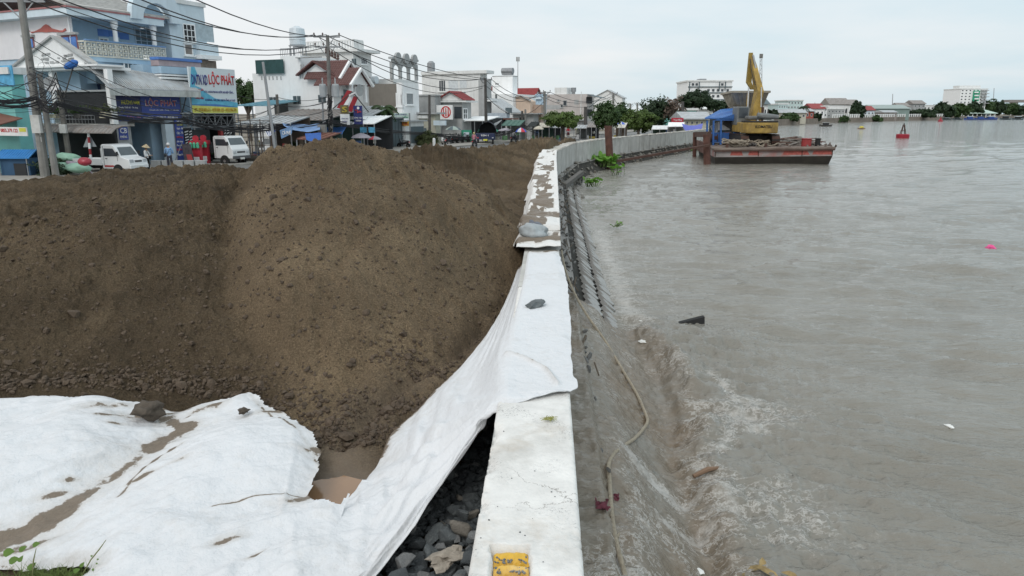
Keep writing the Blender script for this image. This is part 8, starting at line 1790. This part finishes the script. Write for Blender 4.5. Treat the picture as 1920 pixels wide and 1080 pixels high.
beam('long rusty beam reaching from the lone pile to the barge', aty(1152, 303, p1_.y+.1), aty(1330, 272, p2_.y-.35), .22, .16)
beam('short red brown beam between the two piles by the barge', aty(1305, 252, p3_.y), aty(1330, 252, p2_.y+1), .3, .45)
def river_bits():
    # navigation buoys
    for k, (x, y, s, l) in enumerate(((1692, 262, 1.0, 'large red channel buoy with a lattice top in mid river'), (1763, 229, .5, 'small distant red buoy near the far bank'))):
        c = atz(x, y-(1 if k else 3), 0); sc = (c.y/1350)*(11 if k == 0 else 3.2); E = empty('buoy', c, l, 'buoy'); red = mat('buoy_red', (.32, .02, .035), .5, .2, 1)
        if k == 0:
            b = MB(); b.lathe(c+Vector((0, 0, -.4)), [(sc*.8, 0), (sc, .2), (sc*1.02, .9), (sc*1.0, 1.0), (sc*.9, 1.05)], 20); b.build('float', red, E)
            for a in range(4): an = a*math.pi/2+.6; b = MB(); b.bar(c+Vector((math.cos(an)*sc*.5, math.sin(an)*sc*.5, .6)), c+Vector((math.cos(an)*sc*.14, math.sin(an)*sc*.14, sc*2.0)), .09); b.build('leg', RUST, E)
            b = MB(); b.lathe(c+Vector((0, 0, sc*1.2)), [(sc*.36, 0), (sc*.36, .08)], 12); b.lathe(c+Vector((0, 0, sc*2.0)), [(sc*.25, 0), (sc*.25, .1)], 12); b.build('platform', RUST, E); b = MB(); b.lathe(c+Vector((0, 0, sc*2.08)), [(.1, 0), (.12, .2), (.05, .35)], 10); b.build('lantern', DKPOLE, E)
        else:
            b = MB(); b.lathe(c+Vector((0, 0, -.3)), [(sc*1.1, 0), (sc*1.3, .3), (sc*1.3, .8), (sc*.6, 1.2)], 14); b.build('float', red, E); b = MB(); b.lathe(c+Vector((0, 0, .8)), [(sc*.6, 0), (sc*.2, 1.3)], 8); b.build('tower', red, E)
    def boat(label, x, y, wpx, hpx, m, roof=None, rz=0, name='sampan', col2=None):
        c = atz(x, y, 0); k = c.y/1350; Lh = wpx*k/2; w = Lh*.34; E = empty(name, c, label, 'boat', rz=rz); n = 8; vs = []; 
        for i in range(n+1):
            t = i/n*2-1; ww = w*(1-abs(t)**2.6)**.6 if abs(t) < 1 else .02; zz = Lh*.18+Lh*.16*t*t*abs(t); vs += [(t*Lh, -ww, zz), (t*Lh*.93, -ww*.5, -.25), (t*Lh*.93, ww*.5, -.25), (t*Lh, ww, zz)]
        fs = [(i*4+j, i*4+j+1, i*4+j+5, i*4+j+4) for i in range(n) for j in range(3)]+[(i*4, i*4+4, i*4+7, i*4+3) for i in range(n)]
        me = bpy.data.meshes.new('hull'); me.from_pydata([(v[0], v[1], v[2] if j % 4 in (1, 2) else v[2]) for j, v in enumerate(vs)], [], fs); o = link('hull', me, E, m)
        if roof:
            h = hpx*k; b = MB(); b.box((0, 0, h*.85), (Lh*1.0, w*1.6, h*.12)); b.build('roof', roof, E, local=True); b = MB(); b.box((0, 0, h*.5), (Lh*.8, w*1.2, h*.62)); b.build('cabin', col2 or DARK, E, local=True)
        return E
    boat('dark covered sampan moored at the foot of the far wall', 1548, 237, 24, 8, DKPOLE, TIN)
    E = boat('small wooden boat with yellow cargo crossing the river', 1615, 242, 15, 7, mat('boat_wood', (.3, .2, .12), .7)); b = MB(); b.blob((0, 0, .45), (.55, .35, .28), 3, amt=.2, sub=2); b.build('cargo', mat('cargo_yellow', (.6, .5, .08), .7), E, local=True)
    bl = mat('boat_blue', (.05, .10, .32), .6); 
    for i, (x, w, l) in enumerate(((1818, 22, 'blue hulled boat, first from the left below the pavilion'), (1838, 22, 'blue hulled boat, second from the left below the pavilion'), (1858, 24, 'blue hulled boat, third from the left below the pavilion'), (1885, 22, 'grey boat moored right of the blue ones'), (1908, 22, 'white roofed boat at the right edge of the far bank'), (1795, 20, 'low dark boat left of the blue ones'), (1775, 18, 'very low dark skiff near the small buoy'))):
        boat(l.replace(',', ''), x, 224.5, w, 7 if 0 < i < 5 or i == 0 else 4, bl if i < 3 else SLATEG, SLATEG if i % 2 else PALEB, name='river_boat', col2=bl if i < 3 else None)
    # floating rubbish
    def bit(label, x, y, size, m, name='floating_bag', cat='litter', amt=.35, z=0.02, sub=2, M=None): b = MB(); c = atz(x, y, z); b.blob(c, size, int(x) % 50, M or rotm(0, 0, x), amt, sub); tag(b.build(name, m), label, cat)
    wh = mat('foam_scrap_white', (.75, .75, .72), .7); 
    bit('bright pink bag floating at the right', 1857, 465, (.15, .12, .09), mat('bag_pink', (.75, .09, .28), .5))
    for x, y, s, l in ((1206, 640, .09, 'white scrap by the breaking wave below the floating plank'), (1203, 602, .05, 'small white scrap left of the floating plank'), (1367, 798, .05, 'white scrap right of the foam arc'), (1357, 733, .03, 'tiny white scrap above the foam arc'), (1780, 799, .06, 'white scrap drifting alone at the lower right'), (1388, 1006, .05, 'white scrap above the floating leaves'), (1384, 940, .03, 'tiny white scrap below the floating stick'), (1390, 1036, .03, 'tiny white scrap nearest to the floating leaves'), (1262, 650, .03, 'tiny white scrap under the floating plank'), (1312, 1071, .04, 'white scrap at the bottom edge')): bit(l, x, y, (s, s*.7, s*.25), wh, 'foam_scrap')
    c0, c1 = atz(1262, 612, .0), atz(1320, 607, .04); b = MB(); b.prism([c0+Vector((0, 0, .0)), c1+Vector((0, -.05, .0)), c1+Vector((0, -.02, .14)), c0+Vector((0, 0, .03))], (0, .12, 0)); tag(b.build('floating_plank', mat('plank_black', (.018, .018, .018), .8)), 'black plank floating with one end raised', 'plank')
    c0, c1 = atz(1300, 893, .06), atz(1354, 876, .10); b = MB(); b.tube([c0, c0.lerp(c1, .5)+Vector((0, 0, .03)), c1], [.022, .03, .012], 7); tag(b.build('floating_stick', mat('stick_brown', (.22, .14, .09), .8)), 'pale brown stick floating below the foam arc', 'stick')
    # water hyacinth
    def hyacinth(label, x, y, n, rx, ry, hs, seed=0, zz=.05):
        c = atz(x, y, 0); E = empty('water_hyacinth', c, label, 'plant'); r = random.Random(seed)
        vs, fs = [], []; sb = MB()
        for i in range(n):
            a, q = r.random()*6.28, r.random()**.5; p = Vector((math.cos(a)*rx*q, math.sin(a)*ry*q, zz)); h = hs*r.uniform(.5, 1.2); tip = p+Vector((r.gauss(0, .1), r.gauss(0, .1), h)); sb.tube([p+c, tip+c], .012, 4); d = Vector((r.gauss(0, 1), r.gauss(0, 1), .3)).normalized(); w = d.cross(Vector((0, 0, 1))).normalized()+Vector((0, 0, r.uniform(-.6, .6))); s = hs*.6*r.uniform(.7, 1.2); j = len(vs); vs += [tip-d*s*.2, tip+d*s*.4+w*s*.5, tip+d*s*1.0+w*s*.35, tip+d*s*1.3, tip+d*s*1.0-w*s*.35, tip+d*s*.4-w*s*.5]; fs.append(tuple(range(j, j+6)))
        me = bpy.data.meshes.new('leaves'); me.from_pydata(vs, [], fs); o = link('leaves', me, E, leafmat('hyacinth_green', (.16, .34, .05))); o['kind'] = 'stuff' if n > 40 else None
        if n <= 40: del o['kind']
        o2 = sb.build('stems', leafmat('hyacinth_stem', (.14, .22, .06)), E)
        if n > 40: o2['kind'] = 'stuff'
    hyacinth('bright green raft of water hyacinth beside the lone rusty pile', 1126, 315, 420, 1.15, 2.2, .55, 1, .2)
    hyacinth('small upright water hyacinth drifting in front of the raft', 1110, 352, 26, .32, .3, .38, 2)
    hyacinth('thin scrap of water plant right of the lone pile foot', 1160, 330, 16, .5, .3, .45, 3); hyacinth('green plant scrap beyond the long beam', 1292, 284, 60, 1.6, .9, .22, 4); hyacinth('small leafy scrap floating off the wall', 1154, 428, 8, .12, .12, .14, 5)
    # dark debris along the wall foot
    b = MB(); r = random.Random(31)
    for i in range(420):
        Y = r.uniform(33, 110); s = abs(r.gauss(.5, .35))+.1; k = r.uniform(.05, .17); b.blob((float(R(Y))+s, Y, max(.02, float(slope_z(s))-.02)), (k, k*1.5, k*.6), i, rotm(r.random(), r.random(), r.random()*3), .4)
    tag(b.build('bank_rubble', mat('rubble_dark', (.17, .16, .14), .85, .4, 2)), 'dark wet rubble lying along the foot of the curving wall', 'rubble', kind='stuff')
    beam('grey timber wedged in the rubble at the bend of the wall', (float(R(36))+.25, 34, .55), (float(R(43))+.9, 43, .5), .25, .2, mat('timber_wet', (.12, .11, .10), .8))
river_bits()

# ------------------------------------------------------------------ foreground
def stones():
    E = empty('rock_fill', atz(800, 1000, 1.1), 'loose grey blue crushed rocks filling the gap beside the wall', 'rocks'); r = random.Random(21)
    mats_ = [mat('rock_blue_grey', (.12, .135, .14), .75, .3, 8, .6, 40, dirt=(.28, .28, .27), dirt_amt=.5), mat('rock_grey', (.19, .195, .195), .8, .3, 8, .6, 40, dirt=(.33, .32, .30), dirt_amt=.5), mat('rock_dark', (.075, .085, .09), .7, .3, 8, .6, 40), mat('rock_warm', (.22, .20, .17), .85, .3, 8, .6, 40)]
    import bmesh
    protos = []
    for k in range(10):
        bm = bmesh.new(); pts = []
        for i in range(13):
            v = Vector((r.gauss(0, 1), r.gauss(0, 1), r.gauss(0, 1))).normalized(); bm.verts.new((v.x*1.0, v.y*r.uniform(.6, .85), v.z*r.uniform(.45, .7)))
        bmesh.ops.convex_hull(bm, input=bm.verts); bmesh.ops.bevel(bm, geom=list(bm.edges), offset=.05, segments=1, affect='EDGES')
        me = bpy.data.meshes.new('stone'); bm.to_mesh(me); bm.free(); me.materials.append(mats_[(0, 0, 1, 2, 0, 1, 2, 0, 3, 1)[k]]); protos.append(me)
    o_ = Vector(E.location); n = 0; tries = 0; placed = []
    while n < 292 and tries < 20000:
        tries += 1; y = r.uniform(2.35, 6.2); x = float(R(y))-WW-r.uniform(.0, 1.15)
        if r.random() < (y-2.35)/7: continue
        lim = -.2-max(0, 5.6-y)*.36                        # hidden below the cloth further left
        if x < lim-.28: continue
        s = r.uniform(.035, .075) if r.random() < .8 else r.uniform(.075, .1)
        if any((x-a)**2+(y-b)**2 < (s*.6+c*.6)**2 and q > 1 for a, b, c, q in placed[-140:]) : continue
        lay = 0 if n < 120 else (1 if n < 220 else 2)
        base = 1.10+.10*min(1, max(0, (x+.9)/.7)); z = base+lay*.05+r.uniform(0, .02)
        ob = bpy.data.objects.new('stone', protos[n % 10]); C.objects.link(ob); ob.parent = E; ob.location = Vector((x, y, z))-o_; ob.rotation_euler = (r.uniform(-.6, .6), r.uniform(-.6, .6), r.random()*6.28); ob.scale = (s*1.15, s*1.15, s*1.1); placed.append((x, y, s, 0)); n += 1
    b = MB()
    for i in range(2600): y = r.uniform(2.3, 6.4); x = float(R(y))-WW-r.uniform(0, max(.2, 1.1-max(0, y-3)*.33)); k = r.uniform(.012, .04); b.blob((x, y, 1.09+.10*min(1, max(0, (x+.9)/.7))+r.uniform(0, .03)), (k*1.3, k, k*.8), i, rotm(r.random(), r.random(), r.random()*3), .35)
    o = b.build('small_gravel', mats_[2], E); o['kind'] = 'stuff'
    c = atz(840, 1045, 1.3); b = MB(); b.blob(c, (.11, .07, .03), 5, rotm(0, 0, .6), .5, 3); tag(b.build('rag', mat('rag_beige', (.33, .29, .24), .95, .4, 10, .8, 50)), 'dirty beige rag lying among the grey rocks', 'rag')
stones()
def lone_rocks():
    r = random.Random(3)
    def rock(label, c, s, m, seed, name='rock'): b = MB(); mud = name != 'rock'; b.blob(c, s, seed, rotm(.1, .2, seed), .35, 3 if mud else 2); tag(b.build(name, m, smooth=mud), label, 'rock')
    rock('flat grey rock weighing the cloth down on top of the wall', atz(1003, 571, ZT+.05), (.125, .085, .05), MATS['rock_blue_grey'], 4)
    rock('dark mud covered lump on the ground sheet', atz(282, 768, 1.26), (.13, .10, .075), mat('mud_lump', (.085, .068, .052), .8, .4, 12, 1, 25), 7, 'mud_clod'); rock('small dark mud clod near the top of the right hand sheet', atz(457, 770, 1.24), (.055, .045, .03), MATS['mud_lump'], 8, 'mud_clod')
    # plastic bags with sand on the wall
    b = MB(); c = atz(1000, 434, ZT+.14); b.blob(c, (.22, .26, .12), 3, rotm(0, .1, .3), .2, 3); tag(b.build('sand_bag', mat('bag_translucent', (.34, .37, .38), .5, .2, 6, .6, 20), smooth=True), 'knotted grey plastic sack slumped on the wall', 'bag')
    b = MB(); b.blob(atz(1000, 426, ZT+.12), (.16, .2, .1), 6, rotm(0, .2, 0), .3, 3); tag(b.build('sand_bag', mat('bag_dark', (.12, .13, .16), .6), smooth=True), 'dark grey sack right behind the knotted one', 'bag')
    # debris thrown on the wall top
    b = MB()
    for i in range(16): x, y = r.uniform(890, 1070), r.uniform(800, 1075); k = r.uniform(.0015, .0045); b.blob(atz(x, y, ZT+.002), (k*1.3, k, k*.7), i, None, .3)
    tag(b.build('grit', MATS['rock_dark']), 'small dark pebbles scattered on the bare wall top', 'grit', kind='stuff')
    b = MB(); c = atz(1030, 787, ZT+.01)
    for i in range(34): a = r.random()*6.28; p = c+Vector((r.gauss(0, .016), r.gauss(0, .012), r.uniform(0, .012))); d = Vector((math.cos(a), math.sin(a)*.6, r.uniform(-.1, .2)))*r.uniform(.015, .035); b.tube([p-d, p+Vector((0, 0, .006)), p+d], .0016, 4)
    tag(b.build('grass_wisp', mat('wisp_green', (.30, .30, .08), .8)), 'small dry green wisp lying on the bare wall top', 'grass')
lone_rocks()
def recess():
    E = empty('yellow_packing', atz(957, 1055, ZT-.03), 'torn yellow plastic packing with grit filling a recess in the wall', 'packing'); m = mat('packing_yellow', (.72, .43, .045), .45, .2, 10, .5, 30, dirt=(.55, .52, .45), dirt_amt=.5)
    for k, (y0, y1) in enumerate(((1026, 1047), (1052, 1067), (1072, 1098))):
        a, c = atz(924, y1, ZT), atz(992, y0, ZT); n, m_ = 34, 16; U, V = np.meshgrid(np.linspace(0, 1, n), np.linspace(0, 1, m_), indexing='ij'); X = a.x+(c.x-a.x)*U; Y = a.y+(c.y-a.y)*V
        Z = ZT-.045+.040*np.sin(np.pi*np.clip(V, 0, 1))**.6*np.sin(np.pi*U)**.25+.006*fbm(U*9, V*3+k, 3, 400+k); gridmesh('yellow_fold', X, Y, Z, m, E)
    r = random.Random(6)
    for k, (y0, y1, n) in enumerate(((1045, 1056, 26), (1064, 1075, 40))):
        b = MB()
        for i in range(n): q = r.uniform(.003, .0075); b.blob(atz(r.uniform(928, 988), r.uniform(y0, y1), ZT-.022+r.uniform(0, .01)), (q*1.3, q, q*.8), i, rotm(r.random(), r.random(), 1), .35)
        o = b.build('grit', MATS['rock_grey'], E); o['kind'] = 'stuff'
recess()
def rope():
    m = mat('rope_weathered', (.44, .38, .29), .9, .25, 30, .9, 160)
    def P(x, y, z): return atz(x, y, z)
    pix = [(1053, 470), (1060, 505), (1075, 545), (1100, 590), (1135, 640), (1165, 690), (1192, 735), (1208, 770), (1214, 790), (1205, 806), (1190, 822), (1170, 836), (1152, 850), (1141, 872), (1143, 900), (1146, 950), (1153, 1005), (1163, 1045), (1172, 1080), (1180, 1130)]
    pts = [P(1053, 470, 1.0), P(1060, 505, .95), P(1075, 545, .92), P(1100, 590, .80), P(1135, 640, .72), P(1165, 690, .62), P(1192, 735, .55), P(1208, 770, .50), P(1214, 790, .46), P(1205, 806, .45), P(1190, 822, .46), P(1170, 836, .52), P(1152, 850, .58), P(1141, 872, .66), P(1143, 900, .72), P(1146, 950, .80), P(1153, 1005, .84), P(1163, 1045, .86), P(1172, 1080, .88), P(1180, 1130, .9)]
    pts = [p if i < 4 else on_river(*pix[i], .03 if i not in (11, 12) else -.01) for i, p in enumerate(pts)]
    a = np.array(pts); t = np.linspace(0, len(a)-1, 260); c = spl(a, t); 
    # keep it riding on the water or apron
    b = MB(); b.tube([Vector(q) for q in c], .019, 8); E = empty('mooring_rope', pts[0], 'weathered rope trailing down the apron beside the wall', 'rope'); b.build('core', m, E)
    s = MB(); 
    for ph in range(3):
        q = []
        for i in range(len(c)):
            d = Vector(c[min(i+1, len(c)-1)]-c[max(i-1, 0)]).normalized(); u = d.cross(Vector((0, 0, 1))).normalized(); w = d.cross(u); an = i*1.1+ph*2.09; q.append(Vector(c[i])+(u*math.cos(an)+w*math.sin(an))*.012)
        s.tube(q, .010, 5)
    s.build('strand', m, E)
    b = MB(); b.blob(on_river(1152, 1008), (.035, .04, .03), 3, None, .4, 2); b.tube([on_river(1152, 1008), on_river(1162, 1000, .02)], .008, 5); b.build('knot', m, E)
    b = MB(); pts = [P(1051, 455, 1.2), P(1049, 440, 1.3), P(1047, 420, 1.35)]; b.tube(pts, .012, 6); b.build('tail', m, E)
    r = random.Random(8)
    for (x, y, l) in ((1128, 950, 'dark red rag caught on the apron beside the rope'), (1152, 937, 'small crimson rag strip right of the rope')):
        n = 16; U, V = np.meshgrid(np.linspace(-1, 1, n), np.linspace(-1, 1, n), indexing='ij'); k = .05 if x < 1140 else .03; c0 = on_river(x, y); X = c0.x+U*k+.03*fbm(U*2, V*2, 3, 7); Y = c0.y+V*k*1.6; Z = c0.z+.02+.05*fbm(U*2.5, V*2.5, 3, 8+x); o = gridmesh('rag', X, Y, Z, mat('rag_red', (.13, .03, .045), .8, .5, 9)); tag(o, l, 'rag')
rope()
def weeds():
    def blade(vs, fs, p, h, lean, w, r, seg=4):
        a = r.random()*6.28; s = Vector((math.cos(a), math.sin(a), 0))*w; j = len(vs)
        for i in range(seg+1): t = i/seg; q = p+Vector((lean.x*t*t, lean.y*t*t, h*t-abs(h)*.25*t*t)); k = 1-t**1.5; vs += [q-s*k, q+s*k]
        for i in range(seg): fs.append((j+2*i, j+2*i+1, j+2*i+3, j+2*i+2))
    r = random.Random(9); vs, fs = [], []; c = atz(95, 1075, 1.22)
    for i in range(900):
        p = atz(r.gauss(95, 42), 1082+abs(r.gauss(0, 16)), 1.18); h = r.uniform(.04, .13); blade(vs, fs, p, h, Vector((r.gauss(0, .06), r.gauss(0, .05), 0)), .0025, r)
    me = bpy.data.meshes.new('grass_tuft'); me.from_pydata(vs, [], fs); o = link('grass_tuft', me, None, leafmat('tuft_green', (.14, .19, .05))); tag(o, 'tuft of grass growing through the torn sheet at the lower left', 'grass', kind='stuff')
    # soil under it
    xs = np.linspace(-2.9, -1.6, 60); ys = np.linspace(2.2, 3.9, 60); Y, X = np.meshgrid(ys, xs, indexing='ij'); tf = atz(20, 1078, 1.2); Z = 1.14+.05*np.exp(-(((X-tf.x-.2)/.4)**2+((Y-tf.y)/.3)**2))+.03*fbm(X*6, Y*6, 4, 500); tag(gridmesh('soil_patch', X-.15, Y-.4, Z-.06, mat('soil_brown', (.12, .075, .05), .95, .4, 10, .9, 40)), 'brown soil showing through the torn sheet at the lower left', 'soil', kind='stuff')
    def leafy(label, stem, leaves, name='weed', col=(.13, .23, .04)):
        E = empty(name, stem[0], label, 'plant'); b = MB(); b.tube(stem, [.004]*(len(stem)-1)+[.002], 5); b.build('stem', mat('stem_green', (.16, .17, .07), .8), E)
        for (x, y, z, s, a) in leaves:
            c = atz(x, y, z); d = Vector((math.cos(a), math.sin(a)*.6, math.sin(a)*.5)).normalized(); w = d.cross(Vector((0, -.6, .8))).normalized(); s = s*.62; b = MB(); out = [(-.1, 0), (.05, .36), (.35, .46), (.7, .28), (1.05, 0), (.7, -.28), (.35, -.46), (.05, -.36)]
            vs = [c+d*s*u+w*s*v+Vector((0, 0, -abs(v)*s*.25)) for u, v in out]+[c+d*s*.45]; b.add(vs, [(i, (i+1) % 8, 8) for i in range(8)]); b.build('leaf', leafmat('weed_leaf', col), E)
    leafy('young climber with heart shaped leaves at the lower left corner', [atz(60, 1090, 1.2), atz(63, 1050, 1.3), atz(68, 1028, 1.36)], [(62, 1020, 1.36, .065, .1), (8, 1034, 1.28, .10, .0), (36, 1030, 1.27, .07, .5), (18, 1050, 1.27, .09, .2), (34, 1052, 1.27, .06, 1.2), (52, 1066, 1.26, .08, .9)])
    leafy('dry branching weed stalk leaning right over the white sheet', [atz(150, 1085, 1.2), atz(170, 1050, 1.28), atz(186, 1030, 1.33), atz(199, 1012, 1.37)], [(173, 1043, 1.3, .022, 2.6), (182, 1048, 1.3, .02, -.4), (180, 1056, 1.28, .02, -.3), (138, 1070, 1.25, .06, .3), (150, 1062, 1.26, .05, 1.1), (165, 1078, 1.23, .06, -.8), (128, 1078, 1.22, .05, .8), (174, 1066, 1.26, .025, -1.2)], col=(.17, .27, .06))
    E = empty('dry_leaves', atz(1430, 1072, .05), 'withered yellowish leaves drifting at the bottom edge of the river', 'plant')
    for i, (x, y, s) in enumerate(((1415, 1068, .12), (1430, 1060, .10), (1445, 1078, .14), (1400, 1080, .10), (1478, 1078, .13))):
        c = atz(x, y, .08); b = MB(); d = Vector((math.cos(i*1.3), math.sin(i*1.3), .25)); w = d.cross(Vector((0, 0, 1))).normalized(); out = [(-.6, 0), (-.2, .3), (.3, .28), (.9, 0), (.3, -.28), (-.2, -.3)]; b.add([c+d*s*u+w*s*v+Vector((0, 0, abs(v)*s*.5)) for u, v in out]+[c], [(k, (k+1) % 6, 6) for k in range(6)]); b.build('leaf', mat('leaf_withered', (.30, .22, .10), .8, .5, 14), E)
weeds()
